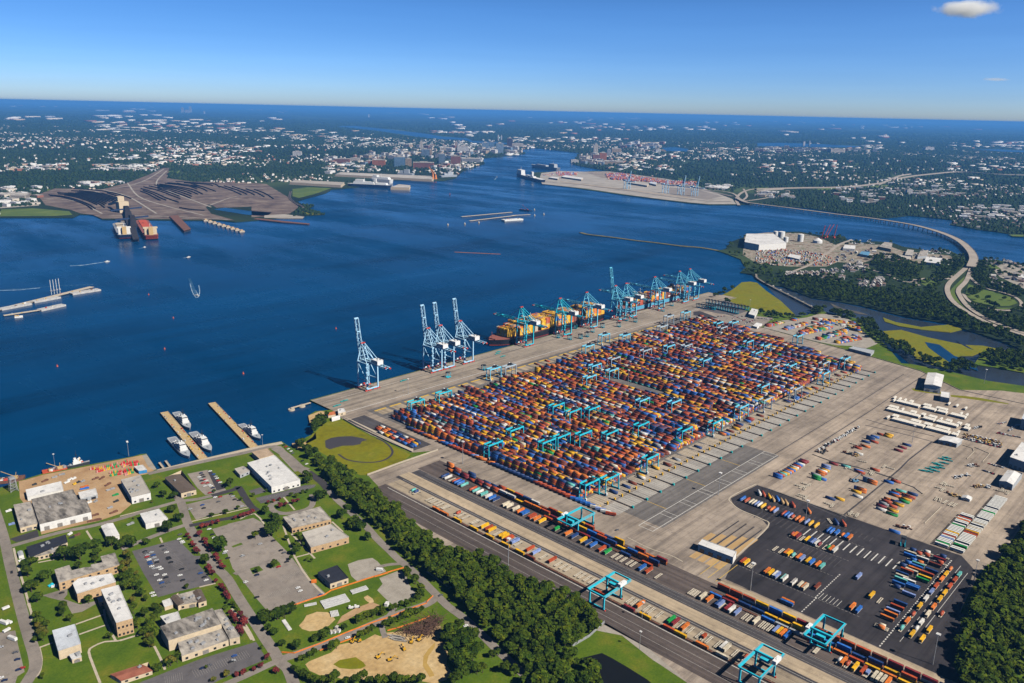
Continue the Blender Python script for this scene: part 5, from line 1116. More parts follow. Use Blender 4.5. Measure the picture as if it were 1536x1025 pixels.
# hatch covers and teal gear lying about the wharf
M_teal2 = mat('turquoise lifting gear', (0.02, 0.36, 0.36), 0.6, 0.15, 0.4)
for c_, x, y, L in [('q1',705,308,13),('q1',1355,85,13),('q1',625,360,13),('m2',1345,470,12),('m2',1370,495,12),('m2',1340,480,12)]:
    X, Y = q1p(c_, x, y); r = empty('spreader_beam', (X, Y, .1)); mb = MB(); mb.beam((-L/2, -1, .8), (L/2, -1, .8), .6); mb.beam((-L/2, 1, .8), (L/2, 1, .8), .6); mb.build('frame', M_teal2, r); mb = MB(); mb.box((0, 0, .3), (3, 2.6, 1.4)); mb.box((-L/2, 0, 0), (.8, 2.6, 1)); mb.box((L/2, 0, 0), (.8, 2.6, 1)); mb.build('headblock', M_teal2, r)
    later(r, 'turquoise spreader beam lying on the wharf', X, Y, 'spreader', 'spreader beams')
for k, (x, y) in enumerate([(250,345),(300,330),(335,320),(370,300),(410,285),(440,265),(340,345),(380,320),(290,350),(400,255),(430,245),(350,290)]):
    X, Y = q1p('b6', x, y); r = empty('spreader_beam', (X, Y, .1), PI2 + .2); mb = MB(); mb.beam((-6, -1, 1), (6, -1, 1), .8); mb.beam((-6, 1, 1), (6, 1, 1), .8); mb.build('frame', M_teal2, r); mb = MB(); mb.box((0, 0, .4), (3, 2.6, 1.8)); mb.build('headblock', M_teal2, r)
    later(r, 'turquoise spreader beam parked in the depot', X, Y, 'spreader', 'spreader beams')
# reach stacker in the depot
X, Y = q1p('b5', 970, 610); r = empty('reach_stacker', (X, Y, .1), -.6); mb = MB(); mb.box((0, 0, 1), (8, 3.6, 1.8)); mb.box((-3, 0, 2.8), (2.5, 3.4, 1.4)); mb.build('chassis', mat('sky blue machine paint', (.12, .3, .5), .5), r); mb = MB(); mb.box((0, -.6, 2.8), (2, 1.8, 2)); mb.build('cab', M_dark, r); mb = MB(); mb.beam((-2.5, .4, 4.2), (7, .4, 11), 1.0, 1.2); b_ = mb.build('boom', M_metal, r); mb = MB(); mb.box((7.5, .4, 9), (1.6, 9, .8)); mb.build('spreader', M_dark, b_); mb = MB(); [mb.box((a, s*1.6, 0), (1.8, .8, 1.8)) for a in (-3, 3) for s in (-1, 1)]; mb.build('wheel_set', M_tyre, r)
tag(r, 'blue reach stacker with raised boom among the depot containers', 'reach stacker')
# yellow gate posts of the exchange lanes
M_ylw = mat('yellow kiosk paint', (0.72, 0.42, 0.02), 0.6, 0.15, 0.5)
kp = empty('lane_kiosk'); mb = MB(); mb.box((0, 0, 0), (1.8, 1.8, 3.2)); mb.box((0, 0, 3.2), (2.2, 2.2, .3)); mb.build('cabinet', M_ylw, kp); mb = MB(); mb.box((1.6, 0, 0), (.6, .6, 4.6)); mb.build('post', M_metal, kp)
k = 0
for i in range(NB):
    for d in (-14.6, 0):
        r = kp if k == 0 else dup(kp, (bx(i) + d, 518.6, .1)); r.location = (bx(i) + d, 518.6, .1); k += 1
        tag(r, f"yellow lane kiosk, {'left' if d else 'centre'} of the {nth(i)} exchange bay from the rail side", 'kiosk', 'yellow lane kiosks')
bw = empty('lane_barrier'); mb = MB(); mb.box((0, 0, 0), (1.2, 34, 1.1)); mb.box((0, 0, 1.1), (.5, 34, .3)); mb.build('wall', M_gravel, bw); mb = MB(); mb.box((0, -18, 0), (2.4, 2.4, 2.6)); mb.build('end_cabinet', M_teal2, bw)
for i in range(NB):
    r = bw if i == 0 else dup(bw, (bx(i) + 14.2, 510, .1)); r.location = (bx(i) + 14.2, 510, .1)
    tag(r, f"low concrete lane barrier right of the {nth(i)} exchange bay from the rail side", 'barrier', 'lane barriers')
# ------------------------------------------------------------------ light masts
def mast(h):
    r = empty('light_mast'); mb = MB(); mb.cyl((0, 0, 0), .45, h, 8, 0, .2); mb.build('pole', M_metal, r); mb = MB(); mb.box((0, 0, h), (3.4, 3.4, .5)); [mb.box((1.6*math.cos(t), 1.6*math.sin(t), h - .7), (.8, .8, .8)) for t in np.linspace(0, 6.28, 7)[:-1]]; mb.build('lamp_head', M_roofw, r); return r
lm = mast(30); k = 0
for c_, x, y, h in [('r3',735,210,30),('b3',785,490,30),('b2',875,145,32),('r4',688,120,32),('q5',495,245,20),('q7',1265,325,26),('b7',235,760,26),('b4',610,1010,30),('a1',605,300,18),('a2',95,610,20),('a1',1415,180,20),('a7',250,65,16),('r8x',0,0,0),('b4',925,370,24),('w2',845,275,30),('w2',530,890,18),('w2',540,770,18),('m3',665,735,30),('m3',1060,480,28),('q5',1290,560,26),('m2',850,700,26)]:
    if h == 0: continue
    X, Y = q1p(c_, x, y); r = lm if k == 0 else dup(lm, (X, Y, .1)); r.location = (X, Y, .1); r.scale = (h/30,)*3; k += 1
    later(r, 'tall grey floodlight mast', X, Y, 'light mast', 'floodlight masts')
LANDMARKS += [(640, 222, 'the rail crane by the asphalt lot'), (640, 508, 'the rail crane north of the crossing'), (560, 399, 'the rail crane at the wood'), (770, 1040, 'the lone quay crane'), (940, 1040, 'the three quay cranes'), (1300, 1040, 'the middle quay cranes'), (1700, 1040, 'the farthest quay cranes'),
   (850, 350, 'the longest row of the asphalt lot'), (1000, 190, 'the trailer lines'), (1320, 340, 'the white refrigerated trailers'), (1060, 380, 'the empty depot rows'), (870, 227, 'the lone straddle carrier'), (1500, 560, 'the last yard block'), (1110, 740, 'the gap in the yard'), (1540, 1000, 'the far end of the wharf')]
# ------------------------------------------------------------------ piers, moored vessels, boats
M_timber = mat('bleached timber deck', (0.50, 0.36, 0.18), 0.9, 0.18, 0.4); M_pile = mat('dark pile timber', (0.05, 0.04, 0.035), 0.9, 0.2, 0.5)
M_foam = patchy('wake foam', [(0.35, (0.03, 0.12, 0.24)), (0.6, (0.35, 0.45, 0.55)), (0.8, (0.8, 0.83, 0.85))], 0.09, 0.8)
def pier(name, label, a, b, w, z=0.4, deck=None, clutter=8, seed=1):
    a, b = Vector((*a, 0)), Vector((*b, 0)); d = b - a; L = d.length; root = empty(name, (*((a + b)/2).xy, 0), math.atan2(d.y, d.x)); rr_ = random.Random(seed)
    mb = MB(); mb.box((0, 0, z - .9), (L, w, .9)); mb.build('deck', deck or M_timber, root)
    mb = MB()
    for k in range(int(L/5) + 1):
        for s in (-1, 1): mb.cyl((-L/2 + k*5, s*(w/2 - .4), WZ - 2), .35, z + 1.3 - WZ, 6)
    mb.build('piles', M_pile, root)['kind'] = 'stuff'
    mb = MB(); mb.beam((-L/2, w/2 - .3, z + .2), (L/2, w/2 - .3, z + .2), .35, .4); mb.beam((-L/2, -w/2 + .3, z + .2), (L/2, -w/2 + .3, z + .2), .35, .4); mb.build('kerb', M_walk, root)
    for k in range(clutter): m2 = MB(); m2.box((rr_.uniform(-.47, .47)*L, rr_.choice((-1, 1))*w*.34, z), (rr_.uniform(1, 2.4), 1.4, rr_.uniform(.8, 2)), rr_.uniform(0, 1)); m2.cyl((0, 0, z), .01, .01, 3); m2.build('locker', rr_.choice((M_ylw, M_roofw, M_cred, M_metal)), root)
    tag(root, label, 'pier'); return root
pier('naval_pier', 'tan timber pier with three white cutters moored along it', px(246, 618.5), px(305, 688.5), 11.5, clutter=22); pier('naval_pier', 'tan timber pier with a single white cutter near its shore end', px(317.5, 604.5), px(381, 671), 11.5, clutter=18, seed=4)
LANDMARKS += [(*px(275, 652), 'the pier with three cutters'), (*px(350, 638), 'the pier with one cutter')]
for k, (a, b) in enumerate((((432,690),(480,752)), ((500,670),(548,735)))): pier('finger_pier', f"small grey finger pier {'closer to' if k else 'farther from'} the three-cutter pier", q1p('a2', *a), q1p('a2', *b), 3, deck=M_walk, clutter=0)
pier('mooring_walkway', 'narrow white walkway with two round dolphins off the wharf corner', q1p('q1', 120, 385), q1p('q1', 335, 325), 2.4, .5, M_walk, 0)
for k, (x, y) in enumerate(((125,390),(240,352))): X, Y = q1p('q1', x, y); mb = MB(); mb.cyl((X, Y, WZ - 1), 5.5, 3.2, 14, 0, 5.0); mb.cyl((X, Y, .6), 1, 1.2, 8); tag(mb.build('mooring_dolphin', M_walk), f"round concrete mooring dolphin, {'inner' if k else 'outer'} one off the wharf corner", 'dolphin', 'mooring dolphins')
def cutter(label, sx, sy, bx_, by, hm=None, name='naval_cutter', Lf=1.0):
    a, b = Vector((*px(sx, sy, 0), 0)), Vector((*px(bx_, by, 0), 0)); d = b - a; L = d.length*Lf; W = L*.155
    r = empty(name, (*((a+b)/2).xy, 0), math.atan2(d.y, d.x)); mb = MB(); hull(mb, L, W, WZ - 1, 2.2, .3, 0, 1, .82); mb.build('hull', [hm or M_shipw, M_shipg], r)
    mb = MB(); mb.box((L*.02, 0, 2.2), (L*.42, W*.78, 3)); mb.box((L*.08, 0, 5.2), (L*.24, W*.66, 3)); mb.box((L*.12, 0, 8.2), (L*.10, W*.6, 2.4)); s = mb.build('superstructure', M_shipw, r)
    mb = MB(); mb.box((L*.172, 0, 8.8), (.15, W*.56, 1.2)); mb.build('bridge_window', M_win, s)
    mb = MB(); mb.box((-L*.07, 0, 5.2), (L*.06, W*.3, 4.5), 0, 0, .8); mb.build('funnel', M_tan if 'tender' in label else M_shipg, r)
    mb = MB(); mb.cyl((L*.05, 0, 8), .35, 13, 6, 0, .12); mb.beam((L*.05, -3, 15), (L*.05, 3, 15), .3); mb.beam((L*.05, -2, 18), (L*.05, 2, 18), .25); mb.cyl((L*.05, 0, 14), 1.2, .5, 10); mb.build('mast', M_dark, r)
    for k in range(2): mb = MB(); mb.cyl((-L*(.02+.07*k), (1-2*k)*W*.25, 8.0), 1.3, 1.4, 10, 0, 1.0, .7); mb.build('radar_dome', M_shipw, s)
    mb = MB(); mb.box((-L*.17, W*.3, 3.2), (L*.09, 2, 1.4)); mb.build('rescue_boat', M_orp, r); mb = MB(); mb.cyl((L*.33, 0, 2.2), 1.2, 1.6, 8); mb.beam((L*.33, 0, 3.4), (L*.40, 0, 3.8), .3); mb.build('deck_gun', M_shipg, r)
    mb = MB(); mb.box((-L*.34, 0, 2.2), (L*.2, W*.7, .25)); mb.build('flight_deck', M_metal, r)
    tag(r, label, 'ship'); return r
cutter('white cutter moored at the outer end of the three-cutter pier', 264, 620, 285, 644); cutter('white cutter moored alone on the left side of the three-cutter pier', 257, 658, 284, 687); cutter('white cutter moored at the inner right side of the three-cutter pier', 289, 650, 317, 678); cutter('white cutter moored at the one-cutter pier', 361.5, 638, 391, 660)
cutter('white buoy tender with buff funnel moored at the dirt work yard', 134.5, 693.5, 100, 702, M_dark, 'buoy_tender')
def barge(label, a, b, w, m, load=None, name='barge', h=.6, seed=2, crane=False):
    a, b = Vector((*a, 0)), Vector((*b, 0)); d = b - a; L = d.length; r = empty(name, (*((a+b)/2).xy, 0), math.atan2(d.y, d.x)); mb = MB(); mb.box((0, 0, WZ - 1), (L*.96, w*.96, 1.2)); mb.box((0, 0, WZ + .2), (L, w, h - WZ - .2)); mb.build('hull', m, r); rr_ = random.Random(seed)
    mb = MB(); mb.beam((-L/2, w/2 - .2, h + .2), (L/2, w/2 - .2, h + .2), .3, .5); mb.beam((-L/2, -w/2 + .2, h + .2), (L/2, -w/2 + .2, h + .2), .3, .5); mb.build('coaming', m, r)
    for k in range(load or 0): m2 = MB(); m2.box((rr_.uniform(-.42, .42)*L, rr_.uniform(-.3, .3)*w, h), (rr_.uniform(2, 5), rr_.uniform(1.5, 3), rr_.uniform(.8, 3))); m2.cyl((0, 0, h), .01, .01, 3); m2.build('deck_cargo', rr_.choice((M_cred, M_shipw, M_metal, M_tan, M_wag)), r)
    if crane: mb = MB(); mb.box((L*.2, 0, h), (5, 4, 3)); mb.beam((L*.2, 0, h + 2), (-L*.3, 0, h + (11 if crane == 1 else 22)), .5); mb.beam((L*.2, 0, h + 2), (L*.24, 0, h + 8), .5); mb.build('crane', M_tan if crane == 1 else M_cred, r)
    tag(r, label, 'barge'); return r
barge('work barge with an orange crane boom moored by the dirt work yard', q1p('a1', 465, 358), q1p('a1', 735, 305), 11, M_orp, 14, crane=1); barge('long rusty barge loaded with planks at the left edge', q1p('a1', -40, 450), q1p('a1', 265, 415), 13, M_wag, 16, seed=6, crane=1)
pc = mat('concrete pier deck', (0.50, 0.43, 0.34), .9, .12, .2)
pier('barge_pier', 'long concrete pier with light grey barges alongside at the left edge', q1p('m1', -60, 250), q1p('m1', 505, 112), 13, .8, pc, 6); pier('barge_pier', 'short lower walkway pier leading to a single barge at the left edge', q1p('m1', 20, 270), q1p('m1', 215, 240), 7, .8, pc, 3, 8)
for k, (a, b, w_) in enumerate((((0,235),(165,203),26), ((180,195),(325,168),24), ((390,150),(545,126),30), ((215,240),(350,210),26))): barge(['grey covered barge at the shore end of the long pier', 'grey covered barge in the middle of the long pier', 'pale deck barge at the outer tip of the long pier', 'pale barge moored at the short walkway pier'][k], q1p('m1', *a), q1p('m1', *b), w_*.6, mat('pale barge steel', (.48, .47, .46), .7), 3, seed=k, h=1.5)
X, Y = q1p('m1', 283, 150)
for k in range(4): r = empty('barge_spud', (X + 7*k, Y + 2*k, 0)); mb = MB(); mb.cyl((0, 0, -2), .6, 36, 6); mb.build('leg', M_shipw, r); mb = MB(); mb.box((0, 0, 6), (4, 4, 3)); mb.build('collar', M_metal, r); tag(r, f"{nth(k)} tall white spud leg from the shore on the long barge pier", 'spud leg', 'spud legs')
barge('little white work boat by the short walkway pier', q1p('m1', 80, 276), q1p('m1', 125, 272), 7, M_shipw, 4, 'work_boat', seed=9)
def boat(label, x, y, L, ang, wake=None, m=None):
    X, Y = px(x, y, WZ); r = empty('motor_boat', (X, Y, 0), ang); mb = MB(); hull(mb, L, L*.3, WZ - .3, WZ + 1.6, .35, 0, 0, .8); mb.build('hull', m or M_shipw, r); mb = MB(); mb.box((-L*.05, 0, WZ + 1.6), (L*.35, L*.2, 1.8)); mb.box((-L*.05, 0, WZ + 3.4), (L*.2, L*.16, .3)); mb.build('cabin', M_shipw, r); mb = MB(); mb.box((L*.13, 0, WZ + 2.1), (.2, L*.18, .9)); mb.build('window', M_win, r)
    tag(r, label, 'boat'); later
    if wake:
        pts = [px(a, b, WZ) for a, b in wake]; P_ = [np.array(p) for p in pts]; mb = MB(); n_ = len(P_); vs = []
        for i, p in enumerate(P_):
            d = P_[min(i+1, n_-1)] - P_[max(i-1, 0)]; d = d/np.linalg.norm(d); nn = np.array((-d[1], d[0])); w_ = L*.16*(1 + .2*i) ; vs += [(*(p + nn*w_), WZ + .06), (*(p - nn*w_), WZ + .06)]
        mb.add(vs, [(2*i, 2*i+1, 2*i+3, 2*i+2) for i in range(n_-1)]); tag(mb.build('wake_foam', M_foam), kind='stuff')
boat('white motor boat with a broad foaming V wake in mid river', 296, 444, 16, -1.3, [(296,442),(292,436)]); boat('white motor launch with a short wake off the coal pier', 161, 393, 18, 0.2, [(159,393),(145,395),(125,398),(105,399)]); boat('white motor yacht without wake in front of the coal ships', 283, 386.5, 20, .5, [(281,387),(275,387)]); boat('tiny white boat just below the orange coal ship', 217, 371.5, 12, .4, [(214,372),(208,373)])
boat('tiny boat near the downtown bend', 745, 266, 18, 1.2, [(744,267),(742,270)])
for k, pts in enumerate(([(0,434.5),(40,433),(85,429),(140,427)], [(0,436),(30,435),(60,432)])): ribbon('wake_foam', [px(*p, WZ) for p in pts], 5, WZ + .06, M_foam if k == 1 else patchy('fading wake water', [(0.3, (0.004, 0.04, 0.11)), (0.55, (0.03, 0.10, 0.20)), (0.75, (0.16, 0.24, 0.34))], 0.12, 0.5), 'stuff')
for k in range(2): pass
# V wake arms
M_trail = patchy('fading wake water', [(0.3, (0.004, 0.04, 0.11)), (0.55, (0.03, 0.10, 0.20)), (0.75, (0.16, 0.24, 0.34))], 0.12, 0.5)
for k, (s, w_) in enumerate((([(296,447),(298.5,443),(299.5,436),(298,428)], 2.2), ([(294.5,447),(290,441),(287,433),(285,425)], 2.2), ([(295,445),(291.5,436),(288,427),(284,418)], 6))): ribbon('wake_foam', smooth([px(*p, WZ) for p in s], 3), w_, WZ + .08 + .02*k, M_foam if w_ < 3 else M_trail, 'stuff')
for k, (x, y) in enumerate(((223,442.5),(260,477.5),(247,524),(86,550),(365,561),(504,493.5))):
    X, Y = px(x, y, WZ); r = empty('channel_buoy', (X, Y, 0)); mb = MB(); mb.cyl((0, 0, WZ - .5), 1.8, 2.2, 10, 0, 1.3); mb.build('float', M_orp, r); mb = MB(); mb.cyl((0, 0, WZ + 1.7), .9, 2.4, 6, 0, .3); mb.build('daymark', M_orp, r); tag(r, f"small orange buoy floating on open water, {nth(k)} counted from the boat with the V wake", 'buoy', 'orange buoys on the water')
for k, (c_, x, y) in enumerate((('f2',1079,632),('f2',1068,795),('f2',1161,790),('f2',1238,783),('f3',152,712),('f3',153,743),('f3',204,737))):
    X, Y = q1p(c_, x, y); r = empty('channel_beacon', (X, Y, 0)); mb = MB(); mb.cyl((0, 0, WZ - 1), 3.6, 5, 10); mb.build('base', M_pile if k == 0 else M_walk, r); mb = MB(); mb.cyl((0, 0, WZ + 4), 1.6, 10 if k == 0 else 4, 8, 0, .8); mb.build('tower', M_cred if k == 0 else M_shipw, r); tag(r, ['red and white channel beacon tower in the upper river', 'round white beacon base left of the river fingers, outer', 'round white beacon base left of the river fingers, middle', 'round white beacon base below the river fingers', 'small round dolphin right of the crane barge, upper', 'small round dolphin right of the crane barge, lower', 'outermost small dolphin right of the crane barge'][k], 'beacon')
pier('mooring_finger', 'upper of two thin concrete mooring fingers in mid river', q1p('f2', 1142, 752), q1p('f2', 1420, 727), 9, .8, pc, 0); pier('mooring_finger', 'lower thin mooring finger leading to the white floating plant', q1p('f2', 1187, 775), q1p('f2', 1440, 745), 9, .8, pc, 0); pier('mooring_finger', 'short finger right of the white floating plant', q1p('f3', 30, 745), q1p('f3', 130, 740), 9, .8, pc, 0)
barge('white roofed floating plant moored at the mid river fingers', q1p('f3', -20, 772), q1p('f3', 82, 765), 26, M_shipw, 9, 'floating_plant', 3, 4); barge('dark derrick barge in mid river beside the fingers', q1p('f3', 74, 712), q1p('f3', 131, 718), 22, M_navyh, 4, 'derrick_barge', 2, 5, 2)
o = ribbon('floating_boom', [px(682,377.3), px(751,380.5)], 5, WZ + .6, mat('rusty boom', (.42, .16, .06), .8), None, .8); tag(o, 'rust orange floating boom lying straight on the open river', 'boom')
o = ribbon('breakwater', smooth([px(871,348.5), px(880,351), px(900,353.5), px(925,356.5), px(950,360), px(985,364), px(1020,368.5), px(1050,371), px(1080,376)], 3), 16, -.6, patchy('weedy stone', [(0.3, (.10, .09, .04)), (0.7, (.22, .18, .07))], .05), None, 3); tag(o, 'long thin weedy stone breakwater reaching from the peninsula into the bay', 'breakwater')
# ------------------------------------------------------------------ coal terminal
def slab_pier(name, label, pts, z, m, cat='pier'):
    c = np.mean(pts, axis=0); r = empty(name, (c[0], c[1], 0)); L = [(p[0]-c[0], p[1]-c[1]) for p in pts]; mb = MB(); mb.prism(L, z - 2, z); mb.build('deck', m, r); mb = MB(); mb.prism([(a*.97, b*.97) for a, b in L], WZ - 1, z - 2, cap=False); mb.build('piles', M_pile, r); tag(r, label, cat); return r
M_coal = mat('coal dust', (0.022, 0.020, 0.024), 0.95, 0.3, 0.05)
slab_pier('coal_pier', 'dark coal loading pier between the two moored bulk ships', q('f1', (672,735),(720,730),(765,885),(732,888)), 8, M_coal); slab_pier('coal_pier', 'old rusty brown pier standing right of the coal pier', q('f1', (930,755),(975,750),(1048,825),(1010,836)), 6, M_wag)
for k, (x, y, h_, lab) in enumerate(((700,770,48,'shore'), (730,820,44,'outer'))):
    X, Y = q1p('f1', x, y); r = empty('coal_loader', (X, Y, 8)); mb = MB(); mb.box((0, 0, 0), (26, 26, h_), 0, 0, .6); mb.build('tower', M_coal, r); mb = MB(); mb.beam((-60, 0, h_*.7), (60, 0, h_*.8), 6, 5); mb.build('boom', M_navyh, r); tag(r, f'dark travelling coal loader, {lab} one on the coal pier', 'loader')
X, Y = q1p('f1', 676, 728); r = empty('conveyor_house', (X, Y, 0)); mb = MB(); mb.box((0, 0, 0), (40, 36, 46)); mb.box((0, 20, 46), (26, 24, 20)); mb.build('tower', M_wallc, r); mb = MB(); mb.beam((0, 10, 50), (30, 220, 12), 12, 8); mb.build('conveyor', M_roofl, r); tag(r, 'tall cream conveyor tower at the root of the coal pier', 'tower')
def bulk_ship(name, label, stern, bow, W, hm, dm, hatch, zc=0, sup='stern'):
    a, b = Vector((*px(*stern), 0)), Vector((*px(*bow), 0)); d = b - a; L = d.length; r = empty(name, (*((a+b)/2).xy, 0), math.atan2(d.y, d.x)); mb = MB(); hull(mb, L, W, WZ - 1, 13, .12, 0, 1, .9); hull(mb, L*.99, W*.98, WZ - 1.5, 1, .12, 2); mb.build('hull', [hm, dm, M_boot], r)
    for k in range(7): m2 = MB(); m2.box((-L*.28 + k*L*.105, 0, 13), (L*.075, W*.6, 3)); m2.box((-L*.28 + k*L*.105, 0, 16), (L*.07, W*.55, .5)); m2.build('hatch_cover', hatch, r)
    mb = MB(); mb.box((-L*.42, 0, 13), (L*.06, W*.85, 20)); mb.box((-L*.42, 0, 33), (L*.04, W*1.0, 4)); s = mb.build('superstructure', M_wallw if hm is not M_orp else M_wallc, r); mb = MB(); mb.box((-L*.465, 0, 13), (L*.025, W*.3, 26)); mb.build('funnel', M_tan, r); mb = MB(); mb.cyl((-L*.42, 0, 37), .7, 12, 6); mb.build('mast', M_shipw, s)
    tag(r, label, 'ship'); return r
bulk_ship('bulk_ship', 'pale decked bulk ship on the left side of the coal pier', (188, 358), (178, 339), 44, M_navyh, M_metal, M_shipcream); bulk_ship('bulk_ship', 'orange decked bulk ship on the right side of the coal pier', (228, 359), (212, 334), 46, M_orp, M_deck, M_orp)
for k in range(9):
    t = k/8; X, Y = q1p('f1', 1128 + (1325-1128)*t, 772 + (832-772)*t); r = empty('concrete_dolphin', (X, Y, 0)); mb = MB(); mb.box((0, 0, WZ - 1), (20, 14, 6)); mb.build('base', M_walk, r); mb = MB(); mb.box((0, 0, 2.5), (10, 8, 4)); mb.build('block', M_wallt, r); tag(r, f'{nth(k)} concrete dolphin from the shore in the row right of the old brown pier', 'dolphin', 'concrete dolphins in a row')
# ------------------------------------------------------------------ ships and cranes of the far shore
def far_ship(name, label, a, b, W, h, hm, sm, blocks, fun=None):
    a, b = Vector((*px(*a), 0)), Vector((*px(*b), 0)); d = b - a; L = d.length; r = empty(name, (*((a+b)/2).xy, 0), math.atan2(d.y, d.x)); mb = MB(); hull(mb, L, W, WZ - 1, h, .14, 0, 1, .9); mb.build('hull', [hm, sm], r)
    mb = MB()
    for (t, l, hh, ww) in blocks: mb.box((t*L, 0, h), (l*L, W*ww, hh), 0, 0, .9)
    s = mb.build('superstructure', sm, r); mb = MB(); mb.cyl((blocks[0][0]*L, 0, h + blocks[0][2]), 1.5, 22, 6, 0, .6); mb.build('mast', sm, s)
    if fun: mb = MB(); mb.box((fun*L, 0, h), (L*.05, W*.35, 34)); mb.build('funnel', sm, r)
    tag(r, label, 'ship'); return r
far_ship('hospital_ship', 'dark hulled ship with broad white upper works at the long white shed pier', (586,282), (521,279), 40, 16, M_navyh, M_shipw, [(.1,.5,14,.8),(.2,.2,26,.7),(-.3,.25,10,.8)], -.15); far_ship('white_ship', 'big white ship lying behind the dark hulled white topped ship', (588,275), (556,273), 40, 22, M_shipw, M_shipw, [(0,.8,12,.8),(.25,.2,22,.7)])
far_ship('warship', 'haze grey warship with a tall mast at the repair pier', (596,262), (622,263), 36, 12, M_shipg, M_shipg, [(.05,.3,26,.7),(-.25,.2,16,.7)]); far_ship('warship', 'haze grey warship at the outer end of the repair pier', (660,266), (686,265), 34, 12, M_shipg, M_shipg, [(.05,.3,22,.7),(-.2,.2,12,.7)])
far_ship('cargo_ship', 'dark blue hulled cargo ship with white cranes at the tip of the far terminal', (815,274), (775,263.5), 38, 18, M_navyh, M_shipw, [(.33,.18,30,.8),(-.05,.3,6,.6)], -.1); far_ship('cargo_ship', 'pale grey vehicle ship moored behind the tip of the far terminal', (838,256), (797,250), 40, 20, M_shipg, M_shipg, [(-.3,.2,26,.8),(.1,.4,8,.7)])
for k, (x, y) in enumerate(((660,600),(870,622),(955,632),(1030,638))):
    X, Y = q1p('f3', x, y); r = empty('far_quay_crane', (X, Y, 0)); up_ = k != 1
    for sx in (-1, 1):
        for sy in (-1, 1): mb = MB(); mb.beam((sx*13, sy*13, 0), (sx*13, sy*13, 46), 3); mb.build('leg', M_cb, r)
    mb = MB(); mb.beam((0, 13, 48), (0, -60, 48), 6, 5); mb.box((0, 20, 48), (14, 16, 8)); mb.build('girder', M_cb, r); mb = MB(); mb.beam((-10, -13, 46), (0, -12, 78), 2.5); mb.beam((10, -13, 46), (0, -12, 78), 2.5); mb.beam((0, -12, 78), (0, 22, 50), 1.8); mb.beam((-13, -13, 24), (13, -13, 24), 2); mb.beam((-13, 13, 24), (13, 13, 24), 2); mb.build('apex_frame', M_cb, r); mb = MB(); mb.beam((0, -14, 48), (0, -24, 112) if up_ else (0, -80, 50), 5, 4); mb.build('boom', M_cb, r)
    tag(r, f"pale blue quay crane of the far terminal, {['farthest left', 'second from the left', 'third from the left', 'closest to the highway bridge'][k]}", 'crane', 'quay cranes of the far terminal')
for k, (x, y, h_) in enumerate(((985,545,62),(1000,545,50))):
    X, Y = q1p('f2', x, y); r = empty('shipyard_crane', (X, Y, 0)); mb = MB(); mb.box((0, 0, 0), (16, 16, h_*.6), 0, 0, .5); mb.build('tower', mat('shipyard orange', (.62, .2, .02), .6), r); mb = MB(); mb.beam((0, 0, h_*.6), (-24, 10, h_*1.3), 4); mb.build('jib', MATS['shipyard orange'], r); tag(r, f"orange shipyard crane, {'right' if k else 'left'} one on the repair pier", 'crane')
for k, (x, y, hx) in enumerate(((352,872,-25),(368,868,25),(380,865,35),(420,868,10))):
    X, Y = q1p('f4', x, y); r = empty('crawler_crane', (X, Y, 0)); mb = MB(); mb.box((0, 0, 0), (10, 8, 5)); mb.build('cab', M_cred, r); mb = MB(); mb.beam((0, 0, 3), (hx*.4, -abs(hx)*.5, 52), 2.2); mb.build('jib', M_cred, r); tag(r, f"red crawler crane with raised jib on the peninsula, {nth(k)} from the white warehouse", 'crane', 'red crawler cranes')
# ------------------------------------------------------------------ trees
L_oak = leaf_mat('oak leaves', (0.008, 0.026, 0.003), (0.058, 0.092, 0.006)); L_mid = leaf_mat('broad leaves', (0.012, 0.034, 0.003), (0.084, 0.118, 0.007)); L_yel = leaf_mat('yellowing leaves', (0.05, 0.06, 0.008), (0.13, 0.12, 0.018)); L_red = leaf_mat('crape myrtle blossom', (0.07, 0.012, 0.014), (0.20, 0.040, 0.042)); L_pine = leaf_mat('dark pine needles', (0.010, 0.026, 0.008), (0.026, 0.052, 0.012))
M_bark = mat('bark', (0.085, 0.06, 0.04), 0.95, .25, 1.0)
def crown_arrays(seed, n, rx, rz, zc, size, lobes=7):
    """leaf clumps spread through several uneven lobes: small faces turned every way"""
    g = np.random.default_rng(seed); C = g.normal(0, 1, (lobes, 3)); C /= np.linalg.norm(C, axis=1)[:, None]; C *= g.uniform(.35, .75, (lobes, 1)); C[:, 2] = np.abs(C[:, 2])*.7 - .1; C[0] = (0, 0, .15)
    R = g.uniform(.32, .55, lobes); R[0] = .6; li = g.integers(0, lobes, n); d = g.normal(0, 1, (n, 3)); d /= np.linalg.norm(d, axis=1)[:, None]; d[:, 2] = np.where(d[:, 2] < -.35, -d[:, 2], d[:, 2])
    p = C[li] + d * (R[li]*g.uniform(.72, 1.05, n))[:, None]; p *= np.array([rx, rx, rz]); p[:, 2] += zc
    nr = d + g.normal(0, .45, (n, 3)); nr[:, 2] += .35; nr /= np.linalg.norm(nr, axis=1)[:, None]
    t = np.cross(nr, g.normal(0, 1, (n, 3))); t /= np.linalg.norm(t, axis=1)[:, None]; b = np.cross(nr, t); s = size*g.uniform(.6, 1.35, (n, 1))
    V = np.stack([p - t*s - b*s*.7, p + t*s - b*s*.55, p + t*s*.8 + b*s*.7, p - t*s*.7 + b*s*.8], 1); F = np.arange(n*4).reshape(-1, 4)
    return V.reshape(-1, 3), F
TREES = {}
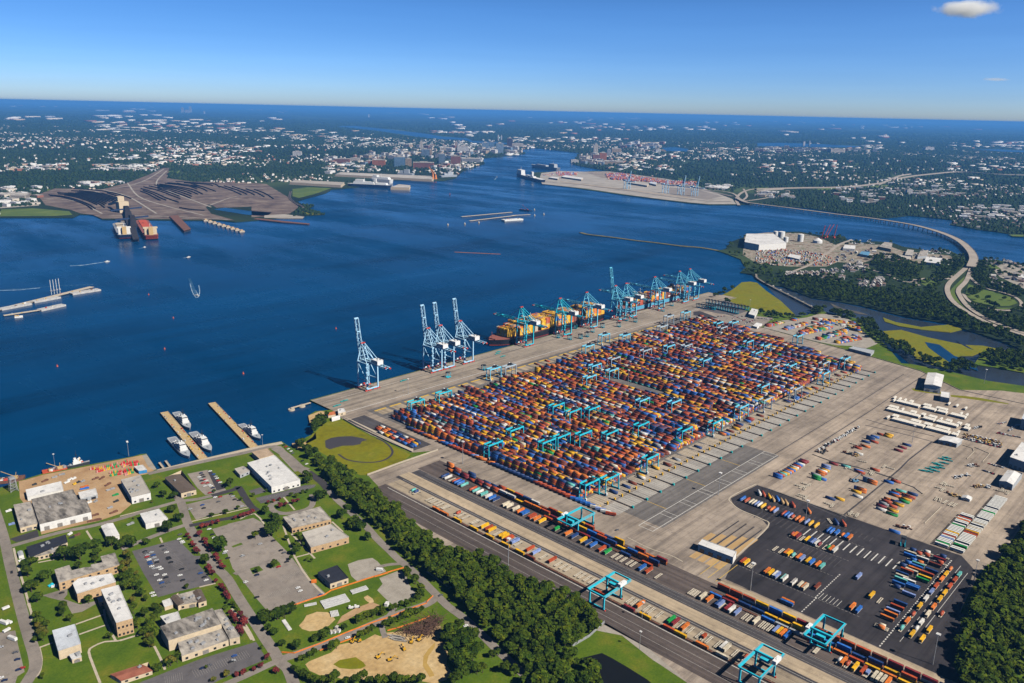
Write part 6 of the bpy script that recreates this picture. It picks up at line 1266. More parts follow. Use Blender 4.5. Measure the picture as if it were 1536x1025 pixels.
def tree_proto(kind, v):
    k = (kind, v)
    if k not in TREES:
        rx, rz, zc, n, sz, m, nm = dict(oak=(5.4, 5.0, 6.2, 330, .95, L_oak, 'tree'), mid=(4.8, 5.6, 7.0, 300, .9, L_mid, 'tree'), yel=(4.2, 4.6, 5.4, 260, .85, L_yel, 'tree'), red=(2.7, 2.9, 3.4, 170, .55, L_red, 'red_tree'), pine=(3.6, 6.5, 8.0, 260, .8, L_pine, 'tree'))[kind]
        r = empty(nm); V, F = crown_arrays(hash((kind == 'oak', v)) % 1000 + v*13 + len(kind), n, rx, rz, zc, sz); obj('crown', np_mesh('crown', V, F, [m]), r)
        mb = MB(); mb.cyl((0, 0, -.2), .38, zc*.75, 7, 0, .2)
        for a in range(4): mb.beam((0, 0, zc*.5), (rx*.45*math.cos(a*1.6 + v), rx*.45*math.sin(a*1.6 + v), zc*.95), .2)
        mb.build('trunk', M_bark, r); TREES[k] = [r, False]
    return TREES[k]
rtz = random.Random(31)
def plant(kind, x, y, s=1.0):
    p = tree_proto(kind, rtz.randrange(5)); sc_ = s*rtz.uniform(.88, 1.14)
    if not p[1]: p[1] = True; r = p[0]; r.location = (x, y, 0); r.rotation_euler = (0, 0, rtz.uniform(0, 6.28)); r.scale = (sc_,)*3
    else: r = dup(p[0], (x, y, 0), rtz.uniform(0, 6.28), sc_)
    return r
BT = [('a3','oak',[(410,60,.8),(470,165,.9),(600,175,.9),(565,320,1.1),(645,420,1.15),(520,520,1.3),(285,680,.85),(130,690,1.25),(30,700,1.1),(1210,40,1.1),(1005,385,.6),(1160,355,.7),(1295,305,.6),(1100,720,1.6),(935,880,1.0),(1330,215,.5),(1030,125,.5)]),
 ('a3','yel',[(70,820,.9),(100,910,1.0),(30,930,1.0),(60,990,1.0),(180,1020,.6),(350,240,.4),(150,420,.35)]),
 ('a3','red',[(740,592,1),(757,625,.9),(790,675,1),(812,705,1),(832,735,1.1),(850,768,1.1),(895,495,1.1),(950,482,1.1),(1012,462,1.1),(1070,446,1),(872,572,1.4),(928,645,1.3),(945,680,1.2),(975,715,1),(1000,755,.9),(1050,815,1.1),(1075,850,1),(1095,885,.9),(1112,920,1.2),(1135,945,1),(965,935,1),(985,970,1.1),(1010,1003,1.1),(1260,400,1),(1320,385,1),(1380,364,1),(1430,350,1)]),
 ('a4','oak',[(300,570,1.2),(340,740,1.2),(475,630,1.05),(400,860,.95),(700,370,1.8),(870,360,1.8),(1050,270,1.0),(1070,360,.9),(1220,245,1.05),(1400,225,1.15),(1330,280,1.0),(270,490,.9),(330,460,1.0),(390,440,.6)]),
 ('a4','mid',[(680,965,.8),(1040,450,.8),(860,515,.8),(970,880,.85),(1420,400,.8),(1330,540,.8),(1340,640,.8),(1350,730,.85),(1430,700,.9),(1400,480,.7),(1440,580,.8),(1390,620,.9),(560,400,.4)]),
 ('a5','mid',[(690,180,.75),(690,255,.85),(770,315,.8),(400,285,.75),(440,360,1.0),(470,520,.9),(380,555,.5),(1200,515,.6),(460,955,.5),(510,390,.9)]), ('a5','yel',[(460,460,1.0),(420,400,.8),(500,470,.7)]),
 ('a6','mid',[(50,70,.8),(120,120,.9),(150,70,.9),(200,190,.9),(120,340,.95),(230,380,.9),(330,330,.8),(380,345,.7),(310,430,.9),(260,530,1.0),(270,650,1.0),(160,480,.9),(40,130,.8),(180,120,.8),(90,30,.8),(240,240,.6),(280,480,.9),(350,380,.8),(330,560,.8),(310,600,.7),(220,560,.8)]), ('a6','yel',[(110,255,.8),(290,600,.9),(300,660,.6),(470,820,1.0),(990,935,.8),(870,985,.6),(370,320,.7)]),
 ('a6','oak',[(530,790,1.0),(450,840,.8),(350,885,.7),(620,125,.6),(1350,400,1.0),(1465,395,1.0),(1440,535,.55),(1380,510,.5),(980,330,.5)]),
 ('a6','red',[(940,108,1.1),(965,138,1),(985,168,1.1),(1000,195,1),(1010,218,.9),(1050,385,1.2),(1072,425,1.2),(1110,495,1.3),(1132,532,1.3),(1120,365,1),(1142,402,1.2),(1155,432,1.2),(1165,458,1),(890,55,.9),(1310,838,1.1),(1245,878,.9),(1145,908,1),(1090,928,.9),(1375,768,1),(1455,892,1.1),(1030,350,.8)]), ('a6','mid',[(1050,285,.45),(1075,312,.45),(1095,348,.45),(1320,700,.4),(800,880,.3),(1000,270,.4)]),
 ('a7','oak',[(770,410,1.1),(720,380,.9),(740,450,.9),(860,620,1.3),(930,600,1.0),(270,780,1.1),(370,870,1.3),(330,960,1.2),(420,920,1.0),(1120,820,1.3),(1260,890,1.2),(1320,960,1.1),(1230,950,.9),(1170,770,1.0)]), ('a7','mid',[(620,615,.6),(560,605,.6),(690,575,.5),(740,565,.5),(150,610,.45),(290,560,.45)]),
 ('a7','red',[(440,705,1.2),(500,692,1.1),(580,662,1.2),(630,645,1.1),(310,675,.8),(370,660,.8),(430,640,.8),(90,790,1),(40,810,1),(140,770,1)]),
 ('a8','oak',[(270,90,1.5),(330,40,1.2),(1095,150,.9),(470,265,1.0),(1010,50,1.2),(960,20,1.0),(210,840,1.3),(320,800,1.2),(380,790,1.3),(425,770,1.0),(240,925,.7),(290,955,.8)]), ('a8','mid',[(500,125,.6),(520,175,.6),(540,210,.5),(290,385,.75),(150,435,.6),(130,140,.8),(430,330,.5),(400,160,.6),(450,210,.5),(480,230,.7),(610,350,.4),(575,340,.4)]),
 ('b1','oak',[(140,655,.7),(280,675,.8),(530,580,1.0),(560,560,.8),(440,615,.7),(480,600,.7),(720,505,.7)]),
 ('b1','mid',[(850,440,.7),(890,425,.8),(940,405,.8),(990,385,.85),(1030,365,.85),(1070,345,.85),(1090,375,.7),(1165,330,.7),(1200,320,.75),(1250,295,.8),(1300,285,.8),(1350,270,.7),(1400,245,.8),(1440,200,.8),(1430,150,.8),(1380,70,.9),(1310,20,.8),(1110,480,.8),(1150,465,.8),(1190,450,.7),(1240,430,.6),(1290,400,.8),(1340,380,.85),(1390,365,.8),(1440,350,.7),(870,580,.7),(910,560,.7),(950,540,.7),(985,515,.7),(600,690,.8),(650,670,.8),(440,745,.7),(400,770,.6),(350,790,.6),(310,800,.5),(250,890,.6),(290,920,.7),(340,950,.8),(390,985,.8),(450,1000,.8),(520,1005,.8),(580,1000,.7),(630,980,.9),(740,1015,.8),(820,1010,.8),(890,985,.9),(960,1005,.8),(1030,1010,.8),(1090,1000,.8),(1180,985,.9),(1240,1000,.9),(1300,1005,.8),(1370,1000,.8),(1440,1000,.8)]),
 ('b2','mid',[(140,175,.8),(165,195,.8),(210,245,.9),(250,310,.7),(240,360,.8),(760,780,.7),(800,770,.6),(860,880,1.0),(920,900,.9),(1000,970,1.0),(650,890,.9),(690,880,.9),(490,965,1.2)]), ('b2','oak',[(460,620,1.3),(520,560,.9),(540,650,1.4),(490,700,1.4),(580,700,1.5),(630,650,1.2),(480,790,1.4),(560,800,1.5),(620,780,1.3),(650,740,1.1),(610,870,1.2),(520,850,1.2),(540,910,1.1),(590,620,1.1),(430,650,1.0),(450,740,1.1)])]
LOOK = dict(oak='dark green broad tree', mid='green tree', yel='yellowish tree', red='small red flowering tree', pine='dark pine')
nbase = {}
allt = []
for c_, kind, pts in BT:
    for x, y, s in pts:
        X, Y = q1p(c_, x, y, z=4.5*s); allt.append((X*X + Y*Y, kind, X, Y, s))
# the wood beside the rails, the wood at the lower right corner, and belts far off
W1 = [px(*p, 8.5 if k > 21 else 3.0) for k, p in enumerate([(470,690),(487,712),(508,742),(548,772),(575,797),(597,824),(633,850),(655,868),(672,880),(697,906),(726,938),(753,968),(780,995),(801,1020),(810,1040),(905,1040),(895,1010),(885,1000),(862,985),(853,974),(880,958),(903,940),(898,930),(878,905),(845,886),(800,870),(760,850),(745,838),(722,830),(700,823),(668,820),(640,802),(608,775),(553,728),(530,712),(505,694),(485,682)])]
W2 = [px(*p, 5.0) for p in [(1446,1040),(1432,985),(1434,958),(1455,908),(1480,864),(1530,800),(1550,768),(1640,740),(1700,1040)]]
rw = random.Random(3)
def fill(poly, step, jit=.42):
    xs = [p[0] for p in poly]; ys = [p[1] for p in poly]; ins = inside(poly); out = []; x = min(xs)
    while x < max(xs):
        y = min(ys)
        while y < max(ys):
            a, b = x + rw.uniform(-jit, jit)*step, y + rw.uniform(-jit, jit)*step
            if ins(a, b) and rw.random() > .07: out.append((a, b))
            y += step
        x += step
    return out
wood = [(a*a + b*b, rw.choice(('oak','mid','mid','oak','oak')), a, b, rw.uniform(.62, 1.5), 1) for a, b in fill(W1, 7.4)] + [(a*a + b*b, rw.choice(('oak','mid','oak')), a, b, rw.uniform(.65, 1.55), 2) for a, b in fill(W2, 7.6)]
def in_view(x, y, z=5):
    d = CAMR.T @ np.array([x, y, z - CAMH]); return d[2] > 0 and -15 < CX + FPX*d[0]/d[2] < 1550 and -15 < CY + FPX*d[1]/d[2] < 1045
allt = [t for t in allt if t[1] != 'red'] + [t for t in allt if t[1] == 'red']
green = [t for t in allt if t[1] != 'red']
for d, kind, X, Y, s in allt:
    r = plant(kind, X, Y, s); later(r, LOOK[kind], X, Y, 'tree', 'red flowering trees' if kind == 'red' else 'trees of the base')
left = 296 - len(green); wood = [t for t in wood if in_view(t[2], t[3])]; wood.sort()
thick = []
for k, t in enumerate(wood):
    if k < left:
        r = plant(t[1], t[2], t[3], t[4]); tag(r, 'leafy tree in the dense wood between the base road and the rail tracks' if t[5] == 1 else 'leafy tree in the dark wood at the lower right corner', 'tree', 'trees of the rail side wood' if t[5] == 1 else 'trees of the corner wood')
    else: thick.append(t)
def forest(name, items, m, nleaf=150, size=1.25, seed=1):
    """many trees joined: leaf clumps only, trunks hidden below"""
    g = np.random.default_rng(seed); protos = [crown_arrays(seed*7 + k, nleaf, 5.2, 5.4, 6.2, size) for k in range(6)]; Vs, Fs, o_ = [], [], 0
    for (x, y, s) in items:
        V, F = protos[g.integers(6)]; a = g.uniform(0, 6.28); ca, sa = math.cos(a), math.sin(a); U = V*s; W = np.stack([U[:,0]*ca - U[:,1]*sa + x, U[:,0]*sa + U[:,1]*ca + y, U[:,2]], 1); Vs.append(W); Fs.append(F + o_); o_ += len(V)
    if not Vs: return
    tag(obj(name, np_mesh(name, np.concatenate(Vs), np.concatenate(Fs), [m])), kind='stuff')
forest('woods_of_trees', [(t[2], t[3], t[4]*1.05) for t in thick], L_mid, 230, 1.1)
print('TREES', len(green), len(wood), len(thick))
brush = [ (*q1p('b2', x, y), s) for x, y, s in ((230,600,.9),(270,585,1.0),(310,560,1.1),(350,540,1.0),(300,610,1.0),(260,630,.8),(150,620,.8),(180,610,.7),(340,580,.9))]
r = empty('brush_pile', (*q1p('b2', 290, 600), 0)); g_ = np.random.default_rng(4); mb = MB()
for k in range(420):
    bxx = brush[int(g_.integers(len(brush)))]; c0 = np.array([bxx[0] - r.location.x, bxx[1] - r.location.y, 1.0]) + g_.normal(0, 1, 3)*np.array([4, 4, 2.0]); c0[2] = abs(c0[2]); d = g_.normal(0, 1, 3)*np.array([3, 3, 1.2]); mb.beam(tuple(c0 - d), tuple(c0 + d), .28)
mb.build('branches', mat('dead brown branches', (.13, .07, .045), .95, .3, .4), r)['kind'] = 'stuff'; mb = MB(); mb.prism([(b[0] - r.location.x + 6*math.cos(t), b[1] - r.location.y + 6*math.sin(t)) for b in brush[:1] for t in np.linspace(0, 6.28, 12)[:-1]], 0, 1.5); mb.build('heap', MATS['dead brown branches'], r); tag(r, 'brown heap of felled branches at the edge of the sandy site', 'brush pile')
# belts along the creek and on the peninsula
def belt(code, pts, step): return fill(q(code, *pts), step)
bl = []
for pts, st in (([(130,150),(250,128),(420,148),(560,198),(700,213),(745,190),(790,240),(950,215),(1040,275),(1110,330),(1250,400),(1464,472),(1464,530),(1250,450),(1040,384),(800,344),(560,284),(450,262),(300,244),(150,184)], 15), ([(600,30),(700,8),(850,55),(905,125),(830,140),(700,130),(640,80)], 16), ([(955,130),(1010,70),(1120,20),(1145,60),(1090,110),(1040,160),(980,150)], 16), ([(1170,285),(1250,305),(1350,340),(1464,375),(1464,440),(1350,405),(1260,360),(1190,315)], 14), ([(1195,100),(1280,150),(1464,215),(1464,255),(1380,235),(1270,200),(1190,160)], 14), ([(1150,215),(1200,195),(1245,205),(1210,225),(1160,240)], 12), ([(1210,45),(1250,50),(1255,110),(1205,100)], 14), ([(1390,320),(1464,300),(1464,350)], 14),
                ([(545,372),(620,368),(650,420),(700,470),(790,510),(860,540),(850,575),(760,545),(690,500),(620,465),(590,420)], 11), ([(1255,545),(1380,555),(1500,565),(1560,600),(1464,652),(1330,628),(1230,590)], 12), ([(870,560),(1000,600),(1080,640),(1170,660),(1120,672),(1000,640),(900,610)], 13), ([(1060,600),(1120,590),(1190,640),(1180,668),(1080,640)], 11), ([(290,330),(360,305),(380,320),(310,345)], 11), ([(390,325),(520,350),(530,370),(400,345)], 11)): bl += belt('m4', pts, st)
for pts, st in (([(575,280),(720,318),(860,325),(1000,312),(1010,325),(860,345),(700,335),(590,300)], 13), ([(1000,300),(1080,262),(1140,290),(1060,310)], 11), ([(180,150),(260,110),(350,70),(350,95),(280,130),(200,165)], 14), ([(260,180),(310,195),(310,225),(270,200)], 12), ([(1200,280),(1330,300),(1420,350),(1400,360),(1300,320),(1200,300)], 12)): bl += belt('q5', pts, st)
bl += belt('q1', [(380,600),(420,540),(520,480),(560,510),(500,560),(440,620),(400,690),(360,700)], 8); bl += belt('q1', [(190,820),(260,780),(300,800),(320,900),(450,940),(440,1000),(300,930)], 9)
for pts in ([(1400,360),(1464,350),(1536,385),(1536,396),(1480,385)],): pass
rb = random.Random(8)
forest('creek_woods_of_trees', [(a, b, rb.uniform(.85, 1.5)) for a, b in bl], L_oak, 120, 1.5, 5)
# ------------------------------------------------------------------ cars and small things of the base
CARC = dict(white=(.75,.75,.74), black=(.02,.02,.022), silver=(.42,.43,.45), red=(.42,.03,.025), blue=(.03,.09,.30), grey=(.12,.12,.13), navy=(.015,.03,.09))
CCM = {k: mat('car paint ' + k, v, .3, .05, .5) for k, v in CARC.items()}
CP = {}
def car(col, x, y, rot):
    if col not in CP:
        r = empty('car'); mb = MB(); mb.box((0, 0, .35), (4.6, 1.85, .62), 0, 0, .97); mb.box((-.2, 0, .95), (2.6, 1.66, .1)); mb.box((-.25, 0, 1.38), (1.7, 1.4, .1)); mb.build('body', CCM[col], r)
        mb = MB(); mb.box((-.25, 0, 1.0), (2.5, 1.6, .42), 0, 0, .78); mb.build('window', M_win, r); mb = MB(); [mb.box((a, b, 0), (.7, .3, .66)) for a in (-1.45, 1.45) for b in (-.82, .82)]; mb.build('wheels', M_tyre, r); CP[col] = r; r.location = (x, y, .12); r.rotation_euler = (0, 0, rot)
    else: r = dup(CP[col], (x, y, .12), rot)
    later(r, col + ' car', x, y, 'car', 'parked cars'); return r
rc = random.Random(17)
base_ang = math.atan2(*(np.array(q1p('a3', 640, 655)) - np.array(q1p('a3', 135, 780)))[::-1])
LOTS = [('a3', 0, [(275,792,'black'),(285,802,'grey'),(296,852,'red'),(300,832,'silver'),(320,882,'white'),(325,908,'blue'),(335,928,'blue'),(350,956,'white'),(376,978,'silver'),(345,802,'silver'),(365,832,'blue'),(375,860,'silver'),(400,887,'silver'),(405,912,'black'),(430,965,'white'),(450,985,'white'),(460,732,'black'),(490,770,'grey'),(512,802,'white'),(530,858,'black'),(540,872,'black'),(560,910,'black'),(680,985,'black'),(650,655,'white'),(680,680,'white'),(690,695,'white'),(660,605,'grey')]),
 ('a6', 0, [(340,20,'white'),(415,20,'white'),(430,45,'black'),(370,70,'white'),(390,95,'blue'),(450,90,'grey'),(405,130,'grey'),(560,25,'white'),(585,70,'black'),(785,42,'black'),(803,70,'white'),(750,5,'blue'),(300,190,'white'),(315,215,'white'),(1170,85,'white'),(1275,20,'black'),(1275,230,'black'),(770,890,'navy'),(830,862,'grey'),(1035,830,'black'),(1052,822,'silver'),(1065,776,'blue')]),
 ('a2', 0, [(890,810,'navy'),(905,830,'black'),(870,852,'white'),(920,852,'black'),(885,872,'silver'),(930,882,'red'),(895,892,'black'),(950,892,'white'),(910,920,'red'),(960,917,'red'),(930,952,'white'),(980,940,'white'),(1000,952,'white'),(1020,972,'navy'),(1030,822,'blue'),(1050,847,'silver'),(1065,867,'white'),(1080,892,'red'),(1100,912,'white'),(1130,942,'black'),(1150,960,'grey'),(990,788,'white')]),
 ('a3', 0, [(770,325,'silver'),(905,281,'blue'),(920,316,'black'),(1080,245,'grey'),(1045,196,'white'),(1100,191,'red'),(1220,160,'black'),(1240,186,'silver'),(1260,220,'black'),(1335,296,'silver'),(985,148,'red'),(1345,840,'silver'),(1160,790,'white'),(1150,810,'silver'),(1185,865,'black'),(1015,606,'black'),(1035,640,'white'),(980,546,'white'),(1440,640,'black')]),
 ('a8', 0, [(375,285,'grey'),(350,265,'black'),(285,182,'black'),(172,210,'silver'),(20,310,'white'),(400,362,'black'),(330,405,'red'),(145,476,'navy'),(50,536,'white'),(495,585,'white'),(515,612,'white'),(145,665,'grey'),(690,646,'blue'),(920,1012,'white')]),
 ('a5', 0, [(170,692,'grey'),(192,770,'navy'),(205,882,'navy'),(245,865,'red'),(8,635,'silver'),(50,1000,'navy'),(10,972,'white'),(680,38,'black')]), ('a4', PI2, [(130,580,'black')]),
 ('a7', PI2*.2, [(480,62,'black'),(503,80,'red'),(530,105,'white'),(560,130,'white'),(578,152,'grey'),(685,235,'black'),(730,270,'white')]),
 ('b2', 0, [(388,355,'grey'),(570,575,'white')]), ('w2', 0, [(440,415,'grey')])]
for c_, da_, L in LOTS:
    for x, y, col in L: X, Y = q1p(c_, x, y); car(col, X, Y, base_ang + da_ + rc.uniform(-.08, .08))
# staff car parks of the terminal
ncar = sum(len(l[2]) for l in LOTS)
for (c_, a, b, n) in [('q5',(340,340),(440,320),11),('q5',(400,370),(470,345),9),('q5',(450,385),(540,355),11),('q5',(560,340),(700,350),12),('q5',(180,325),(280,320),9),('b6',(755,290),(870,320),12),('b6',(710,340),(800,370),9),('b6',(830,45),(900,70),8),('b6',(560,80),(860,160),20),('b6',(550,95),(840,165),20),('b7',(1290,640),(1400,570),12),('b7',(1330,600),(1440,570),10),('b7',(1180,560),(1270,540),8),('b7',(1160,660),(1420,710),12),('b5',(590,260),(1000,20),20),('b5',(640,280),(960,40),16)]:
    A_, B_ = np.array(q1p(c_, *a)), np.array(q1p(c_, *b))
    for k in range(n):
        if ncar >= 296: break
        p = A_ + (B_ - A_)*(k + .5)/n; ncar += 1; car(rc.choice(('white','white','silver','black','grey','navy','red')), p[0], p[1], rc.choice((0, PI2)) + rc.uniform(-.1, .1))
def small(name, label, cat, c_, x, y, parts, rot=0.0, group=None, auto=False):
    X, Y = q1p(c_, x, y); r = empty(name, (X, Y, .06), rot)
    for nm, mb, m in parts: mb.build(nm, m, r)
    if auto: later(r, label, X, Y, cat, group)
    else: tag(r, label, cat, group)
    return r
def B(*bs):
    mb = MB()
    for b in bs: mb.box(*b)
    return mb
M_cat = mat('construction yellow', (.66, .36, .02), .5, .15, .4)
def excavator(c_, x, y, rot, label):
    arm = MB(); arm.beam((1, 0, 2), (5.5, 0, 5), .7); arm.beam((5.5, 0, 5), (8.5, 0, 1.2), .5); bk = MB(); bk.box((8.6, 0, .2), (1.2, 1.4, 1.2), 0, 0, .7)
    small('excavator', label, 'excavator', c_, x, y, [('tracks', B(((0, 1.3, 0), (4.6, .8, 1.1)), ((0, -1.3, 0), (4.6, .8, 1.1))), M_tyre), ('body', B(((-.6, 0, 1.1), (4.2, 2.9, 1.5))), M_cat), ('cab', B(((.9, .8, 2.6), (1.6, 1.3, 1.4))), M_win), ('arm', arm, M_cat), ('bucket', bk, M_dark)], rot).scale = (.78,)*3
for k, (c_, x, y, rot, lab) in enumerate((('b1',1040,790,0,'left of the two yellow excavators in the middle of the sandy site'),('b1',1150,815,-.4,'right of the two yellow excavators in the middle of the sandy site'),('b1',860,640,2.8,'yellow excavator at the orange fence end of the sandy site'),('b1',800,645,.3,'yellow excavator beside the orange fence, left of its neighbour'),('b1',1350,650,.5,'yellow excavator below the brown branch heap'),('b1',1420,630,.2,'yellow loader right below the brown branch heap'),('b1',1280,715,1.2,'small dark excavator at the end of the pipe stack'))): excavator(c_, x, y, rot, lab)
for c_, x, y, lab in (('b1',785,330,'yellow roller parked on the trampled lawn'),('b1',838,322,'smaller dark loader parked beside the roller on the trampled lawn')): small('site_vehicle', lab, 'vehicle', c_, x, y, [('body', B(((0, 0, .6), (5, 2.2, 1.2)), ((-1, 0, 1.8), (1.8, 1.8, 1.3))), M_shipw), ('roller', B(((2.4, 0, 0), (1.4, 2.2, 1.4)), ((-2, 0, 0), (1.3, 2.3, 1.3))), M_tyre)], -.6)
# pipes and blocks laid out on the lawn
def laid(label, c_, a, b, n, rows, L=3.2, m=None, group=None):
    A_, B_ = np.array(q1p(c_, *a)), np.array(q1p(c_, *b)); d = B_ - A_; ang = math.atan2(d[1], d[0]); nn = np.array((-math.sin(ang), math.cos(ang)))
    for j in range(rows):
        for k in range(n):
            p = A_ + d*(k + .5)/n - nn*j*(L + .5); r = empty('concrete_block', (*p, .06), ang); mb = MB(); mb.box((0, 0, 0), (1.0, L, 1.0), 0, 0, .96); mb.build('body', m or M_walk, r); mb = MB(); mb.box((0, 0, .98), (.5, L*.7, .12)); mb.build('lifting_rib', m or M_walk, r)
            tag(r, f"{nth(k)} block from the left, {nth(j) + ' row of ' if rows > 1 else ''}{label}", 'block', group or label)
pale = mat('pale concrete block', (.62, .62, .62), .85, .1, .4)
laid('the large grey block patch', 'b1', (500,275), (735,205), 22, 4, 3.0, pale); laid('the small grey block patch', 'b1', (780,175), (930,128), 14, 2, 3.0, pale); laid('the block line near the pale car park', 'b1', (350,308), (465,285), 10, 1, 3.0, pale); laid('the curved white slab line', 'b1', (155,440), (220,535), 9, 1, 3.4, M_roofw); laid('the short stack beside the sand heap', 'b1', (590,375), (665,360), 6, 2, 4.0, M_roofw)
for k, (x, y) in enumerate(((600,560),(632,556),(672,548),(655,518))): small('white_box', f"white crate on the lawn by the road, {nth(k)} from the left", 'crate', 'b1', x, y, [('body', B(((0, 0, 0), (3, 2.6, 2.2))), M_shipw), ('lid', B(((0, 0, 2.2), (3.2, 2.8, .2))), M_roofl)], .4)
for k in range(12): X, Y = q1p('b1', 1185 + 9*(k % 6) + 2*k, 590 + 9*(k//2) - 4*(k % 2)); r = empty('timber_log', (X, Y, .4 + .0*k), -1.0); mb = MB(); mb.beam((-6, 0, .4), (6, 0, .4), .6); mb.build('trunk', M_roofl, r); mb = MB(); mb.box((6, 0, 0), (.3, .7, .7)); mb.build('cut_end', M_tan, r); tag(r, f'{nth(k)} pale pile from the top in the stack on the sandy site', 'log', 'stack of pale piles')
small('portable_toilet', 'white site hut at the end of the grey path by the hedge', 'hut', 'b1', 1120, 300, [('body', B(((0, 0, 0), (4.5, 3, 2.6))), M_shipw), ('roof', B(((0, 0, 2.6), (4.8, 3.3, .25))), M_roofw)], .5)
small('delivery_van', 'white box van on the gravel patch inside the orange fence', 'van', 'a8', 1190, 435, [('body', B(((0, 0, .5), (6, 2.3, 2.4)), ((3.6, 0, .5), (1.4, 2.1, 1.6))), M_shipw), ('window', B(((4.2, 0, 1.5), (.3, 1.8, .6))), M_win), ('wheels', B(((2.6, 0, 0), (.9, 2.3, .8)), ((-2, 0, 0), (.9, 2.3, .8))), M_tyre)], -.9)
small('storage_container', 'small red storage box at the edge of the pale car park', 'container', 'a8', 632, 535, [('body', B(((0, 0, 0), (5, 2.6, 2.6))), CM['orange']), ('roof', B(((0, 0, 2.6), (4.8, 2.4, .1))), CM['orange'])], -.6)
for k, (c_, x, y, rot) in enumerate((('a5',140,550,-1.2),('a5',45,375,-1.2),('a5',75,455,.3),('a5',100,365,-1.2),('a5',65,210,.1))): small('parked_caravan', ['white truck trailer at the lower left car park', 'long white caravan above the lower left car park', 'white boat trailer above the lower left car park', 'short white trailer beside the long caravan', 'white boat under cover on the left lawn'][k], 'trailer', c_, x, y, [('body', B(((0, 0, .6), (9 if k < 2 else 6, 2.6, 2.6 if k < 2 else 1.6))), M_shipw), ('wheels', B(((-1, 0, 0), (1.6, 2.4, .6))), M_tyre), ('roof', B(((0, 0, 3.2 if k < 2 else 2.2), (7 if k < 2 else 4, 2.2, .15))), M_roofw)], rot)
# the buoy park on the wharf
M_bg = mat('green buoy', (.02, .30, .09), .5); M_br = mat('red buoy', (.60, .03, .03), .5); M_bp = mat('pink buoy', (.66, .28, .26), .6)
nb_ = 0
for c_, (x0, y0), (x1, y1), n, rows in (('a1',(985,330),(1050,322),3,1),('a1',(1050,335),(1300,270),13,2),('a1',(1340,280),(1400,240),5,2),('a1',(1200,375),(1340,350),7,2),('a1',(1360,365),(1464,335),6,2),('a2',(100,700),(205,690),7,2),('a2',(10,720),(60,690),4,1),('a2',(40,790),(130,770),6,1)):
    for k in range(n):
        for j in range(rows):
            t = (k + .5)/n; X, Y = q1p(c_, x0 + (x1-x0)*t + 8*j, y0 + (y1-y0)*t + 26*j); m = rc.choice((M_br, M_br, M_bg, M_bp, M_ylw if c_ == 'a1' else M_br)); r = empty('navigation_buoy', (X, Y, .06)); mb = MB(); mb.cyl((0, 0, 0), 1.3, 1.3, 10, 0, 1.1); mb.build('float', m, r); mb = MB(); mb.cyl((0, 0, 1.3), .8, 2.6, 6, 0, .3); mb.build('tower', m, r); nb_ += 1
            later(r, f"{ {M_br: 'red', M_bg: 'green', M_bp: 'pink', M_ylw: 'yellow'}[m] } navigation buoy stored ashore", X, Y, 'buoy', 'buoys stored on the work yard')
for k, (c_, x, y, m, L) in enumerate((('a1',495,455,M_wag,8),('a1',380,495,M_dark,5),('a1',600,415,M_metal,6),('a1',680,385,M_metal,7),('a1',735,470,M_shipw,7),('a1',860,470,M_dark,4),('a1',820,490,M_ylw,4),('a1',910,460,M_metal,5),('a1',1050,430,M_wag,8),('a1',1120,425,M_wag,8),('a1',1185,495,M_wag,9),('a1',1215,550,M_metal,10),('a1',1270,610,M_bg,7),('a1',1275,680,M_dark,6),('a1',1250,800,M_wag,9),('a1',1050,830,M_wag,7),('a1',985,690,M_shipw,5),('a1',1050,680,M_metal,5),('a1',1210,750,M_metal,6),('a1',770,440,M_shipw,6),('a1',810,430,M_shipw,6),('a1',960,860,M_wag,10),('a1',1040,890,M_wag,14),('a1',500,560,M_shipw,3),('a1',930,540,CM['blue'],10),('a1',930,520,CM['orange'],9),('a1',95,785,M_shipw,6),('a1',130,930,CM['lav'],6),('a4',770,160,M_shipw,5),('a4',790,200,M_dark,5),('a4',850,170,M_wag,6),('a4',240,450,M_shipw,6),('a3',115,490,M_metal,8),('a4',560,725,M_cteal,5),('a4',595,735,M_shipw,5))):
    mb = B(((0, 0, 0), (L, 2.2, 1.2)), ((L*.2, 0, 1.2), (L*.4, 1.6, 1.0))); mb2 = MB()
    for s in range(3): mb2.beam((-L/2, -1 + s, 1.3), (L/2, -.8 + s*.8, 1.5), .3)
    small('stored_gear', 'pile of ' + {M_wag: 'rusty steel gear', M_dark: 'dark gear', M_metal: 'grey steel gear', M_shipw: 'white gear', M_ylw: 'yellow gear', M_bg: 'green gear', M_cteal: 'turquoise gear'}.get(m, 'painted gear'), 'gear', c_, x, y, [('stack', mb, m), ('poles', mb2, m)], rc.uniform(-.5, .5), 'stored gear', True)
